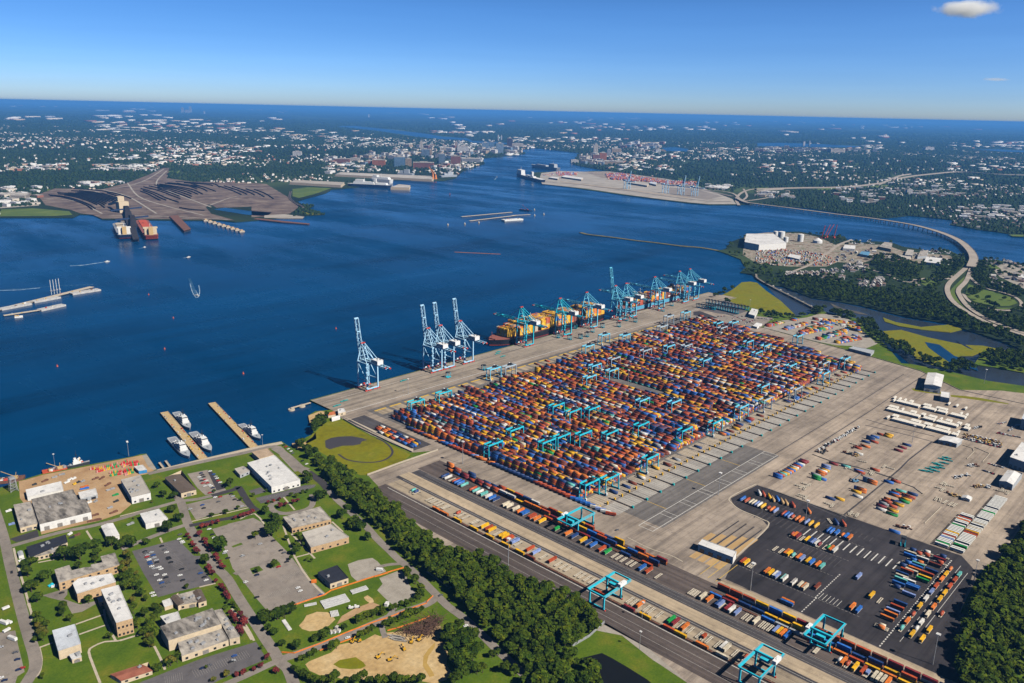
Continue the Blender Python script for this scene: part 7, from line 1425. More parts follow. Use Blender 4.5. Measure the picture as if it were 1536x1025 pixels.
# orange mesh fences and walls
M_fence = mat('orange mesh fence', (.75, .20, .02), .8, .2, .6)
def fence(name, label, pts, h, m, post=8.0, cat='fence', thick=.12):
    c = np.mean(pts, axis=0); r = empty(name, (c[0], c[1], 0)); mb = MB(); pm = MB()
    for i in range(len(pts) - 1):
        a, b = np.array(pts[i]) - c, np.array(pts[i+1]) - c; L = np.linalg.norm(b - a); mb.beam((*a, h/2), (*b, h/2), thick, h); n = max(1, int(L/post))
        for k in range(n): p = a + (b-a)*k/n; pm.beam((*p, 0), (*p, h*1.12), .18)
    mb.build('panel', m, r); pm.build('posts', M_metal, r)['kind'] = 'stuff'; tag(r, label, cat); return r
fence('mesh_fence', 'orange mesh fence between the pale car park and the block storage lawn', q('b1', (220,315),(330,275),(540,205),(600,165),(800,100),(1000,35),(1130,0)) + q('a8', (1150,490),(1300,440),(1400,412)), 1.3, M_fence, thick=.35); fence('mesh_fence', 'long orange mesh fence along the upper side of the site road', q('b1', (140,742),(260,750),(500,660),(750,555),(1000,460),(1130,420)) + q('b1', (1180,400),(1300,350),(1491,285)) + q('b2', (290,400),(335,358)), 1.3, M_fence, thick=.35); fence('mesh_fence', 'orange mesh fence between the hedge and the branch heap', q('b1', (1125,540),(1250,505),(1400,455),(1490,420)) + q('b2', (310,505),), 1.2, M_fence, thick=.3); fence('mesh_fence', 'short broken orange mesh fence below the site road', q('b1', (495,725),(580,695),(690,650),(830,600)), 1.2, M_fence, thick=.3)
fence('boundary_fence', 'grey boundary fence between wood and retention pond grass', q('w2', (245,890),(330,840),(390,785)), 2.6, M_metal, thick=.4); fence('boundary_wall', 'pale concrete wall between marsh and rail yard', [px(551,713.5), px(600,695.5), px(657,675.8)], 2.2, M_walk, cat='wall', thick=.6); fence('boundary_wall', 'long pale wall between the near marsh and the terminal', [px(515,629.5), px(536,641.5), px(585,664.5), px(618,679)], 2.0, M_walk, cat='wall', thick=.6)
fence('road_barrier', 'low pale barrier along the far terminal road', [px(1090,470.5), px(1140,490.5), px(1290,530.5), px(1380,556.5), px(1440,585.5), px(1536,606.5)], 1.0, M_walk, 14, 'barrier', .5)
for i, (a, b) in enumerate((((1340,650),(1425,620)), ((1190,2),(1300,40)))): pass
for lab, pts in (('long dark kerb wall across the depot paving', q('b6', (-10,385),(60,425),(180,470),(245,520)) ), ('dark barrier line below the depot rows', q('b5', (505,310),(700,380),(1000,450),(1440,590))), ('dark barrier line between lot and depot', q('b5', (0,680),(300,790),(700,930),(870,1000))), ('white barrier line looping by the open canopy', q('b6', (555,145),(630,170),(640,195),(585,250))), ('dashed barrier line right of the open canopy', q('b6', (645,160),(760,210),(705,275))), ('pale barrier line beside the trailers', q('b6', (260,745),(390,620)))): fence('barrier_line', lab, pts, .9, M_roofd if 'dark' in lab else M_walk, 20, 'barrier', .8)

# terminal tractors in two crowded ranks, and the pile-up of old vehicles beside the open canopy
TT = {}
def tractor(col, x, y, rot):
    if col not in TT:
        r = empty('yard_truck'); m = {'white': M_shipw, 'tan': M_tan, 'rusty': M_wag, 'black': M_dark, 'yellow': M_ylw}[col]; mb = MB(); mb.box((1.6, 0, .8), (2.0, 2.4, 2.2)); mb.box((-.6, 0, .7), (5.6, 1.2, .5)); mb.build('body', m, r); mb = MB(); mb.box((2.65, 0, 1.9), (.1, 2.0, .8)); mb.build('window', M_win, r); mb = MB(); [mb.box((a, 0, 0), (1.0, 2.4, .9)) for a in (1.8, -1.2, -2.5)]; mb.build('wheels', M_tyre, r); TT[col] = r; r.location = (x, y, .1); r.rotation_euler = (0, 0, rot)
    else: r = dup(TT[col], (x, y, .1), rot)
    later(r, col + ' truck tractor', x, y, 'truck', 'parked yard trucks')
for c_, a, b, n, cols in (('b5',(540,285),(1000,15),34,('white','white','black','rusty')),('b5',(600,300),(660,260),4,('rusty','black')),('b6',(565,62),(850,130),18,('white','tan','rusty','white')),('b6',(570,78),(860,145),18,('tan','rusty','yellow','black')),('b6',(560,92),(855,158),18,('white','white','tan','rusty')),('b5',(850,290),(1000,330),8,('rusty','tan','black')),('b5',(930,240),(1060,215),6,('rusty','tan')),('b6',(640,20),(690,5),5,('black','white')),('b6',(480,400),(600,375),6,('white',)),('b6',(640,465),(760,470),9,('tan','white','rusty')),('b6',(440,520),(520,545),6,('rusty','tan')),('b6',(50,770),(150,790),7,('rusty','white')),('b6',(600,310),(680,300),5,('rusty','white'))):
    A_, B_ = np.array(q1p(c_, *a)), np.array(q1p(c_, *b))
    for k in range(n): p = A_ + (B_ - A_)*(k + .5)/n + np.array((rc.uniform(-2, 2), rc.uniform(-1, 1))); tractor(rc.choice(cols), p[0], p[1], rc.choice((0, PI2, -PI2)) + rc.uniform(-.25, .25))
for c_, x, y in [('b5',360,660),('b5',390,672),('b5',420,685),('b5',430,640),('b5',460,650),('b5',400,765),('b5',380,780),('b5',430,790),('b5',680,860),('b5',720,875),('b5',920,960),('b5',950,970),('b5',990,980),('b5',1140,510),('b5',1160,525),('b5',880,455),('b5',910,470),('b5',1050,390),('b5',960,200),('b5',890,280),('b5',1290,445),('b5',1350,460),('b6',400,440),('b6',420,450),('b6',450,460),('b6',380,480),('b6',400,490),('b6',350,560),('b6',380,570),('b6',460,600),('b6',490,610),('b6',420,585),('b6',860,490),('b6',880,500),('b6',900,515),('b6',840,500)]:
    X, Y = q1p(c_, x, y); r = dup(ch, (X, Y, .1), rc.choice((0, PI2)) + rc.uniform(-.2, .2)); later(r, 'bare chassis parked in the depot', X, Y, 'chassis', 'container chassis')
# lane ticks and worn bands on the asphalt lot
stripes('road_markings', [(x_, x_ + .35, y_, y_ + 2.2) for x_, a, b in ((844.5, 262, 414), (804, 262, 330), (763, 262, 334), (711.5, 215, 340)) for y_ in np.arange(a, b, 3.7)], .166, M_faded)
stripes('worn_paint', [(822 + rc.uniform(-2, 2), 842, 190 + 6.5*k, 191.6 + 6.5*k) for k in range(30)] + [(862, 874, 262 + 6*k, 263.2 + 6*k) for k in range(22)] + [(780, 800, 268 + 5*k, 268.8 + 5*k) for k in range(9)], .163, M_asph2)
# ------------------------------------------------------------------ far land: coal yard, terminal, roads, parks
M_coalyard = patchy('coal yard ground', [(0.3, (.07, .05, .045)), (0.5, (.17, .125, .10)), (0.75, (.30, .24, .19))], .012, scale2=.03, stops2=[(.3, (.7,)*3), (.7, (1.1,)*3)])
M_ftan = patchy('far concrete', [(0.3, (.24, .215, .18)), (0.5, (.36, .325, .28)), (0.7, (.44, .40, .35))], .006, stretch=(1, 3, 1)); M_fgrass = patchy('far grass', [(0.3, (.06, .11, .02)), (0.7, (.13, .17, .03))], .01)
def fsheet(name, c_, pts, z, m): return sheet(name, q(c_, *pts), z, m)
fsheet('coal_yard_ground', 'f1', [(205,632),(300,597),(560,602),(700,566),(820,520),(900,482),(930,485),(918,540),(1060,560),(1300,560),(1464,572),(1560,640),(1480,690),(1300,700),(1190,703),(1150,682),(1130,700),(1160,735),(1290,772),(1200,768),(1000,766),(700,762),(560,762),(510,742),(440,733),(390,715),(250,688)], 0.5, M_coalyard)
fsheet('coal_yard_ground', 'f2', [(-10,580),(100,590),(200,650),(250,700),(200,735),(100,750),(-10,755)], 0.6, M_coalyard)
fsheet('park_lawn', 'f1', [(0,712),(180,705),(380,722),(398,742),(300,748),(0,750)], 0.6, M_fgrass); fsheet('terminal_lot', 'f1', [(0,625),(140,620),(205,660),(215,690),(0,706)], 0.6, M_ftan)
fsheet('park_lawn', 'f1', [(170,600),(290,597),(260,612),(180,615)], 0.9, M_fgrass); fsheet('park_lawn', 'f1', [(925,500),(990,498),(975,520),(930,520)], 0.9, M_fgrass); fsheet('park_lawn', 'f2', [(215,600),(300,590),(430,595),(330,630),(250,650),(215,640)], 0.9, M_fgrass); fsheet('park_lawn', 'f2', [(270,722),(340,726),(392,738),(330,742),(280,738)], 0.9, M_marsh)
fsheet('far_terminal_pavement', 'f3', [(195,572),(440,598),(640,628),(820,652),(1000,673),(1110,683),(1260,683),(1240,655),(1120,610),(1060,588),(960,560),(880,545),(700,520),(560,503),(430,505),(290,500),(190,512),(180,545)], 0.6, M_ftan)
fsheet('park_lawn', 'f3', [(560,488),(640,486),(740,500),(700,506),(600,500)], 0.9, M_fgrass); fsheet('park_lawn', 'f3', [(930,535),(1040,545),(1140,555),(1060,562),(950,552)], 0.9, M_fgrass); fsheet('park_lawn', 'f4', [(0,592),(60,592),(100,600),(0,606)], 1.1, M_fgrass); fsheet('park_lawn', 'f4', [(300,600),(430,592),(460,598),(330,610)], 1.1, M_fgrass); fsheet('park_lawn', 'f4', [(560,590),(690,578),(800,580),(700,596)], 1.1, M_fgrass); fsheet('park_lawn', 'f4', [(1105,712),(1150,710),(1170,728),(1120,730)], 1.1, M_fgrass); fsheet('park_lawn', 'f4', [(1380,850),(1464,852),(1464,862),(1400,860)], 1.1, M_fgrass)
fsheet('park_lawn', 'f3', [(0,292),(90,294),(90,300),(0,299)], 1.1, M_fgrass)
# coal trains: long curved rows of dark wagons
def coal_train(pts, n):
    P_ = smooth(q('f1', *pts), 4); ang = 0; c = np.mean(P_, axis=0); r = empty('coal_train', (c[0], c[1], 0)); mb = MB(); wb = MB(); acc = 0
    for i in range(len(P_) - 1):
        a, b = np.array(P_[i]), np.array(P_[i+1]); d = b - a; L = np.linalg.norm(d); k = int(L/17)
        for j in range(max(1, k)): p = a + d*(j + .5)/max(1, k) - c; mb.box((p[0], p[1], 1.2), (16, 4, 4.2), math.atan2(d[1], d[0])); wb.box((p[0], p[1], .5), (12, 3, .8), math.atan2(d[1], d[0]))
    mb.build('wagons', M_coal, r)['kind'] = 'stuff'; wb.build('wheels', M_under, r)['kind'] = 'stuff'; tag(r, f'dark coal train, {nth(n)} counted from the left across the brown coal yard', 'train', 'coal trains in the yard')
tr_ = []
for k in np.arange(0, 11, .62): tr_.append([(225 + 14*k, 640 - 4*k), (330 + 22*k, 655 - 4*k), (430 + 26*k, 690 - 4*k), (480 + 28*k, 722 - 3*k)])
for k in range(4): tr_.append([(520 + 25*k, 622 - 2*k), (570 + 30*k, 640 - 2*k), (640 + 30*k, 665 - 3*k)])
for k in np.arange(0, 11, .62): tr_.append([(730 + 24*k, 600 - 4*k), (810 + 28*k, 628 - 6*k), (880 + 30*k, 664 - 9*k), (960 + 26*k, 690 - 9*k)])
for k in np.arange(0, 5, .5): tr_.append([(960 + 90*k, 566 + 6*k), (1050 + 90*k, 590 + 8*k), (1150 + 80*k, 625 + 8*k)])
tr_ += [[(960,700),(1050,715),(1150,722)], [(1200,600),(1330,640),(1450,650)]]
rct = random.Random(2)
for n, t in enumerate([t for t in tr_ if len(t) < 3 or rct.random() < .8]):
    j0, j1 = rct.uniform(0, .25), rct.uniform(.7, 1.0); t = smooth(t, 6); t = t[int(j0*len(t)):max(int(j0*len(t)) + 3, int(j1*len(t)))]; coal_train(t, n)
for i, pts in enumerate(([(240,650),(420,668),(560,735)], [(300,600),(520,612),(700,690)], [(560,602),(700,640),(860,735)], [(700,566),(760,640),(900,690),(1120,745)], [(900,490),(780,560),(600,600),(330,612)], [(915,500),(860,560),(900,600),(1160,700)], [(1464,600),(1200,580),(950,560)], [(1464,640),(1300,640),(1150,690)], [(600,745),(900,750),(1250,768)])): ribbon('service_track', smooth(q('f1', *pts), 4), 8, .75 + .03*i, M_ftan)
# roads and highways
def deck_road(name, label, pts, w, z, m, piers=True, cat='bridge'):
    P_ = smooth(pts, 5); c = np.mean(P_, axis=0); r = empty(name, (c[0], c[1], 0)); n = len(P_); mb = MB(); pb = MB(); kb = MB(); vs = []
    zf = z if callable(z) else (lambda i: z)
    for i, p in enumerate(P_):
        p = np.array(p); d = np.array(P_[min(i+1, n-1)]) - np.array(P_[max(i-1, 0)]); d = d/np.linalg.norm(d); nn = np.array((-d[1], d[0]))*w/2; p = p - c
        for s, dz in ((1, 0), (-1, 0), (-1, -1.8), (1, -1.8)): vs.append((*(p + nn*s), zf(i/(n-1)) + dz))
        if piers and zf(i/(n-1)) > 2.5: pb.beam((*(p + nn*.8), WZ - 2), (*(p + nn*.8), zf(i/(n-1)) - 1.8), 2.2); pb.beam((*(p - nn*.8), WZ - 2), (*(p - nn*.8), zf(i/(n-1)) - 1.8), 2.2); pb.beam((*(p - nn*.95), zf(i/(n-1)) - 2.4), (*(p + nn*.95), zf(i/(n-1)) - 2.4), 1.8, 1.4)
        if i:
            q0 = np.array(P_[i-1]) - c
            for s in (-1, 1): kb.beam((*(q0 + nn*s*.97), zf((i-1)/(n-1)) + .45), (*(p + nn*s*.97), zf(i/(n-1)) + .45), .45, .9)
    fs = []
    for i in range(n - 1):
        for k in range(4): fs.append((4*i + k, 4*i + (k+1) % 4, 4*i + 4 + (k+1) % 4, 4*i + 4 + k))
    mb.add(vs, [f[::-1] for f in fs]); mb.build('deck', m, r); kb.build('parapet', M_walk, r)
    if pb.v: pb.build('piers', M_gravel, r)['kind'] = 'stuff'
    tag(r, label, cat); return r
M_hwy = paving('highway concrete', (.40, .345, .29), 0, 1, .2); M_hwyd = paving('highway asphalt', (.22, .19, .17), 0, 1, .25)
deck_road('highway_bridge', 'long curved concrete highway bridge over the river with rows of piers', [px(1105,299), px(1118,305.5), px(1136,308.5), px(1190.6,315.5), px(1253.5,324), px(1300,329.5), px(1338,335), px(1373.7,341.5), px(1409,351.5), px(1436.5,363.5), px(1453,377.5), px(1460,391), px(1456,404)], 27, 9, M_hwy)
CLEAR = []
G_hwy = [( 'highway', [px(1453,399), px(1437,413), px(1423,427), px(1421.5,440), px(1431,455), px(1458,473.5), px(1491,489.5), px(1536,504.5), px(1600,526)], 13), ('highway', [px(1459,397), px(1450,421), px(1438,435), px(1440,446), px(1453,462.5), px(1483,481.5), px(1536,501.5), px(1600,522)], 12)]
for i, (nm, pts, w_) in enumerate(G_hwy): o = ribbon(nm, smooth(pts, 5), w_, 2.5 + .3*i, M_hwy, 'structure', 2.5)
for i, (c_, pts, w_) in enumerate([('m4', [(1165,130),(1200,165),(1255,195),(1340,215),(1410,240),(1448,272),(1440,300),(1390,315),(1300,310),(1220,290),(1160,262),(1130,225)], 8), ('m4', [(1300,310),(1340,335),(1400,350),(1500,365)], 8), ('m4', [(600,80),(650,100),(720,120),(770,150),(830,160),(870,150),(920,140),(1000,145),(1050,140),(1080,120)], 8), ('m4', [(860,145),(870,165),(890,180)], 7),
    ('f4', [(330,1000),(400,940),(460,900),(520,880)], 9), ('m4', [(380,0),(300,60),(200,100),(150,120)], 8), ('f3', [(1275,690),(1262,665),(1268,640),(1300,615),(1360,600),(1464,598)], 16), ('f4', [(-10,604),(100,600),(250,596),(420,594),(560,585),(640,575),(695,568)], 20), ('f4', [(740,550),(800,540),(860,530),(930,522),(1010,514),(1080,508),(1160,510),(1300,520),(1464,525)], 20), ('f4', [(660,580),(720,555),(780,530),(840,520)], 16), ('f4', [(-10,618),(60,608),(140,603)], 14), ('f3', [(1300,600),(1320,640),(1300,665),(1400,655),(1464,640)], 12), ('f3', [(1030,605),(1150,610),(1240,625),(1275,650)], 14)]):
    ribbon('highway', smooth(q(c_, *pts), 3), w_, (6.5 if c_ == 'f4' and pts[0][1] != 1000 else 1.2) + .12*i, M_hwy, 'structure', 6.5 if c_ == 'f4' else 1.2)
    if c_ != 'm4': CLEAR += smooth(q(c_, *pts), 6)
fsheet('loop_lawn', 'm4', [(1160,170),(1250,203),(1340,222),(1400,245),(1428,275),(1380,292),(1280,290),(1190,265),(1140,230)], 0.4, M_fgrass); fsheet('loop_lawn', 'm4', [(875,150),(980,150),(985,185),(920,178)], 0.4, M_fgrass); fsheet('loop_lawn', 'm4', [(1230,290),(1340,300),(1420,300),(1350,310)], 0.4, M_fgrass); ribbon('loop_lawn', smooth(q('m4', (1170,115),(1120,160),(1075,210),(1090,250),(1180,320),(1300,385),(1464,450)), 4), 14, .5, M_fgrass)
fsheet('loop_lawn', 'm4', [(1265,65),(1300,60),(1340,90),(1290,85)], .4, M_fgrass)
# cars on the highway count among the far traffic
tb = deck_road('railway_trestle', 'low dark railway trestle crossing the marsh creek', [px(1134,412), px(1137,419), px(1160,432), px(1192,448), px(1226,465.5)], 6, 1.6, M_pile); ribbon('railway_trestle_deck', smooth([px(1134,412), px(1137,419), px(1160,432), px(1192,448), px(1226,465.5)], 3), 2.4, 1.85, M_gravel, None, .1).parent = None
bpy.data.objects['railway_trestle_deck'].name = 'ballast_walkway'; o = bpy.data.objects['ballast_walkway']; o.parent = tb; o.matrix_parent_inverse = Matrix.Translation(-Vector(tb.location))
for k, (x, y) in enumerate(((1160,430),(1171,436),(1182,442),(1193,448),(1205,454),(1217,460))): X, Y = px(x, y); r = empty('trestle_refuge', (X, Y, 0)); mb = MB(); mb.box((4, 3, WZ - 1), (6, 5, 4)); mb.build('base', M_walk, r); mb = MB(); mb.box((4, 3, 1.5), (5, 4, .4)); mb.build('platform', M_roofw, r); tag(r, f'{nth(k)} pale refuge platform along the railway trestle from the river end', 'platform', 'refuge platforms of the trestle')
deck_road('coal_railway_bridge', 'small dark curved railway bridge in the inlet beside the coal yard', q('f2', (205,615),(200,650),(225,675),(275,702)), 10, 3, M_pile)
slab_pier('jetty', 'thin brown jetty running right from the coal yard point', q('f2', (0,765),(20,760),(160,775),(310,790),(300,794),(150,782)), 1.0, M_wag, 'jetty'); slab_pier('jetty', 'sandy spit wharf below the coal railway bridge', q('f2', (60,745),(170,738),(280,752),(270,760),(140,760),(60,758)), .8, M_ftan, 'jetty')
# ------------------------------------------------------------------ named far buildings: photo base point, width and height in photo pixels
FM = dict(blue=mat('blue glass facade', (.03, .09, .17), .25, .2, .03), dark=mat('dark glass facade', (.045, .06, .085), .3, .25, .05), tan=mat('tan facade', (.48, .36, .24), .9, .15, .05), beige=mat('beige facade', (.60, .53, .43), .9, .12, .05), brick=mat('brick facade', (.30, .12, .075), .9, .15, .05), white=mat('white facade', (.72, .70, .67), .8, .1, .05), grey=mat('grey facade', (.36, .37, .39), .8, .12, .05), brown=mat('brown tower facade', (.12, .06, .05), .7, .15, .05), lblue=mat('pale blue glass facade', (.24, .34, .44), .3, .15, .05), orange=mat('orange brick facade', (.48, .16, .05), .9, .15, .05))
VIEWD = None
def fb(label, c_, x, y, w_, h_, m, name='office_building', cat='building', dep=.6, top=1, rows=0):
    """x, y is the middle of the base in the crop; w_, h_ its crop size"""
    X, Y = q1p(c_, x, y); s = CROP[c_][2]; D = depth(X, Y); W = w_/s*D/FPX; H = h_/s*D/FPX; ang = math.atan2(FWD[1], FWD[0]) - PI2
    r = empty(name, (X, Y, 0), ang + .12); mb = MB(); mb.box((0, 0, 0), (W, W*dep if W > 30 else W, H)); mb.build('wall', FM[m], r); dd = W*dep if W > 30 else W
    nr = max(2, min(9, int(h_/4))); 
    for k in range(nr): f = MB(); f.box((0, -dd/2 - .4, H*(k + .35)/nr), (W*.92, .8, H/nr*.34)); f.box((W/2 + .4, 0, H*(k + .35)/nr), (.8, dd*.9, H/nr*.34)); f.build('window_band', M_win if m not in ('blue', 'dark') else FM['lblue'], r)
    rf = MB(); rf.box((0, 0, H), (W*1.02, dd*1.02, 1.5)); rf.box((0, 0, H + 1.5), (W*.4, dd*.5, H*.09 + 2)); rf.build('roof', M_roofl if m != 'brick' else M_roofg, r)
    tag(r, label, cat); return r
for a in [('dark blue glass office block, widest on the downtown waterfront', 'f2', 803,476,60,52,'blue'), ('tan block joined right of the dark blue waterfront office', 'f2', 852,474,32,40,'tan'), ('long low brick hotel right of the dark blue waterfront office', 'f2', 935,484,112,30,'brick'), ('dark glass tower behind the long brick hotel', 'f2', 945,422,46,40,'dark'), ('tan slab attached to the dark glass tower', 'f2', 973,422,16,36,'tan'), ('slim tall beige tower left of the downtown group', 'f2', 923,386,15,46,'beige'), ('dark office tower between the brick hotel and the brick block', 'f2', 1035,458,36,50,'dark'), ('broad reddish brick block near the downtown shore', 'f2', 1110,466,52,46,'brick'), ('wide pale grey apartment row near the downtown shore', 'f2', 1195,452,105,20,'grey'), ('grey blue tower rising right of the downtown rows', 'f2', 1273,384,36,38,'lblue'), ('deep blue glass tower at the downtown point', 'f2', 1308,378,30,36,'blue'), ('pale blue stepped tower at the downtown point', 'f2', 1352,402,38,52,'lblue'), ('tall dark brown tower at the downtown point', 'f2', 1406,376,26,50,'brown'), ('thin pale tower behind the downtown point', 'f2', 1345,334,7,28,'white'), ('second thin pale tower behind the downtown point', 'f2', 1362,332,6,26,'white'), ('low beige hall right of the brown tower', 'f2', 1450,372,60,22,'beige'), ('beige mid rise block behind the dark office tower', 'f2', 1060,392,70,20,'beige'), ('pale mid rise block left of the grey blue tower', 'f2', 1150,398,60,34,'white'), ('narrow tan tower above the beige block', 'f2', 1113,366,14,24,'tan'), ('orange brick church like complex left of the blue office', 'f2', 690,470,70,30,'orange'), ('orange brick spire of the church like complex', 'f2', 682,455,9,30,'orange'), ('orange brick hall left of the church like complex', 'f2', 640,468,40,22,'orange'), ('rosy brick block far left of the church like complex', 'f2', 490,462,80,28,'brick'), ('pale white block among far left trees', 'f2', 243,418,46,24,'white'), ('cream hall behind the brick block', 'f2', 560,452,50,22,'beige'),
          ('tall brown brick tower across the channel', 'f3', 16,376,28,54,'brown'), ('beige apartment tower across the channel', 'f3', 487,404,24,46,'beige'), ('red brick hotel on the right bank', 'f3', 526,444,38,42,'orange'), ('low brown block beside the red brick hotel', 'f3', 490,446,40,34,'brick'), ('slim grey tower right of the red brick hotel', 'f3', 560,418,22,34,'grey'), ('wide tan hall right of the slim grey tower', 'f3', 600,402,50,24,'tan'), ('long ochre waterfront apartments on the right bank', 'f3', 560,462,150,16,'tan'), ('white marina hall on the right bank', 'f3', 372,456,40,16,'white'), ('cream block of the shipyard right', 'f3', 830,402,26,18,'white'),
          ('left of the three distant pale towers on the horizon city', 'f1', 1003,180,12,26,'beige'), ('right and tallest of the three distant pale towers', 'f1', 1047,179,12,30,'beige'), ('low middle block between the distant pale towers', 'f1', 1027,181,22,14,'beige'), ('cream tower far right beside the distant pale towers', 'f1', 1122,186,8,12,'white'), ('lone white tower standing on the far plain', 'f2', 634,206,8,16,'white'), ('pale stack like tower of the far right shipyard', 'f4', 254,362,10,22,'white'), ('cream hall group of the far right shipyard', 'f4', 430,402,80,22,'beige'), ('second pale stack tower of the far right shipyard', 'f4', 285,362,8,24,'grey'), ('white hospital block on the far right plain', 'f4', 937,388,50,18,'white'), ('white block with a dark front by the far highway', 'f4', 830,628,30,26,'white'), ('blue roofed cream hall at the left shore', 'f1', 72,640,150,14,'tan'), ('cream riverside block at the left edge', 'f1', 110,655,80,22,'beige')]: fb(*a)
far_list = [('long white roofed shed pier in front of downtown', 'f2', (450,530),(980,558),(985,540),(480,518)), ('long pale warehouse on the pier left of the white topped ship', 'f2', (200,575),(480,592),(500,575),(230,562)), ('pale shed pier right of the white topped ship', 'f2', (755,602),(855,606),(862,592),(800,586))]
for lab, c_, *pts in far_list: P_ = q(c_, *pts); c = np.mean(P_, axis=0); r = empty('pier_shed', (c[0], c[1], 0)); L = [(a - c[0], b - c[1]) for a, b in P_]; mb = MB(); mb.prism([(a*1.03, b*1.03) for a, b in L], WZ - 2, 2.5); mb.build('quay', M_walk, r); mb = MB(); mb.prism(L, 2.5, 13, cap=False); mb.build('wall', M_wallc, r); mb = MB(); mb.prism(L, 13, 14); mb.build('roof', M_ftan if 'long pale' in lab else M_roofl, r); tag(r, lab, 'pier shed')
# the many mid rise blocks between the named towers
rdt = random.Random(14); cityb = []
for c_, x0, x1, y0, y1, n in (('f2',640,760,400,460,12),('f2',760,1000,365,440,20),('f2',1000,1260,375,455,30),('f2',1260,1464,375,405,16),('f2',860,1260,470,498,14),('f2',400,640,430,470,10),('f3',0,60,385,415,8),('f3',400,640,405,470,22),('f3',620,860,355,400,16),('f4',0,680,380,402,22)):
    for k in range(int(n*1.55)):
        x, y = rdt.uniform(x0, x1), rdt.uniform(y0, y1); X, Y = q1p(c_, x, y)
        if not inside(far_left + far_right + [(FAR, 1500), (FAR, FAR), (-FAR, FAR), (-FAR, 9000)])(X, Y): continue
        D = depth(X, Y); W = rdt.uniform(14, 42)/3.66*D/FPX; dd = W*rdt.uniform(.5, .9); H = rdt.uniform(7, 20)/3.66*D/FPX; m = rdt.choice(('white','beige','beige','tan','brick','white','white','lblue')); r = empty('city_block', (X, Y, 0), .35 + rdt.choice((0, PI2))); mb = MB(); mb.box((0, 0, 0), (W, dd, H)); mb.build('wall', FM[m], r); rf = MB(); rf.box((0, 0, H), (W*1.02, dd*1.02, 1.2)); rf.box((W*.15, 0, H + 1.2), (W*.3, dd*.4, 4)); rf.build('roof', rdt.choice((M_roofl, M_roofw, M_roofg)), r); wb = MB()
        for z_ in range(max(1, int(H/7))): wb.box((0, 0, H*(z_ + .4)/max(1, int(H/7))), (W*1.01, dd*1.01, 1.8))
        wb.build('window_band', M_win, r)['kind'] = 'stuff'; later(r, dict(white='white', beige='beige', tan='tan', brick='brick', grey='grey', lblue='pale blue')[m] + ' mid rise block', X, Y, 'building', 'mid rise blocks of the far city')
# sheds and roads on the far terminal
for lab, pts, m in (('long white transit shed on the far terminal', [(300,540),(410,556),(420,546),(320,532)], M_roofw), ('pale shed in the middle of the far terminal', [(660,572),(770,590),(780,580),(690,566)], M_roofl), ('blue grey shed in the middle of the far terminal', [(780,575),(820,585),(824,572),(790,568)], M_roofbw), ('white shed at the bridge end of the far terminal', [(1090,598),(1215,606),(1225,592),(1120,586)], M_roofw), ('small white sheds near the ship on the far terminal', [(230,545),(280,552),(286,545),(250,540)], M_roofw)):
    P_ = q('f3', *pts); c = np.mean(P_, axis=0); r = empty('transit_shed', (c[0], c[1], 0)); L = [(a - c[0], b - c[1]) for a, b in P_]; mb = MB(); mb.prism(L, 0, 10, cap=False); mb.build('wall', M_wallc, r); mb = MB(); mb.prism(L, 10, 11); mb.build('roof', m, r); tag(r, lab, 'shed')
for i, (pts, m) in enumerate((([(210,560),(420,578),(640,606),(880,640),(1100,666),(1230,668)], M_hwyd), ([(420,512),(620,530),(880,560),(1060,600),(1240,640)], M_hwyd), ([(300,560),(560,592),(800,622),(1000,648)], M_belt))): ribbon('terminal_road', smooth(q('f3', *pts), 3), 26, .95 + .05*i, m)
for pts, m in (([(430,507),(560,506),(700,522),(880,547),(1000,575),(1050,590),(900,580),(700,555),(520,538)], M_conc), ([(860,590),(1040,600),(1180,640),(1100,660),(900,630)], M_lotl)): fsheet('far_terminal_pavement', 'f3', pts, .8, m)
# peninsula industry
Bd('warehouse', 'huge white square warehouse on the peninsula across the creek', 'warehouse', 'f4', ((-70,890),(10,905),(160,895),(90,845),(-60,845)), 22, M_wallw, M_roofw, 'the huge white warehouse', 0, 0, units=2)
for k, (x, y, r_, h_, dome) in enumerate(((330,895,17,9,10),(130,868,13,24,2),(235,888,11,27,2),(155,890,9,18,2),(100,855,9,16,2))):
    X, Y = q1p('f4', x, y); r = empty('storage_tank', (X, Y, 0)); mb = MB(); mb.cyl((0, 0, 0), r_, h_, 20); mb.build('shell', M_shipw, r); mb = MB(); mb.cyl((0, 0, h_), r_, .6, 20, 0, r_*.97, dome); mb.build('roof', M_roofw, r); tag(r, ['white domed storage tank on the peninsula', 'stout white silo behind the huge white warehouse', 'tall white tank by the shore of the peninsula', 'short white silo right of the huge warehouse', 'small white silo behind the huge warehouse'][k], 'tank')
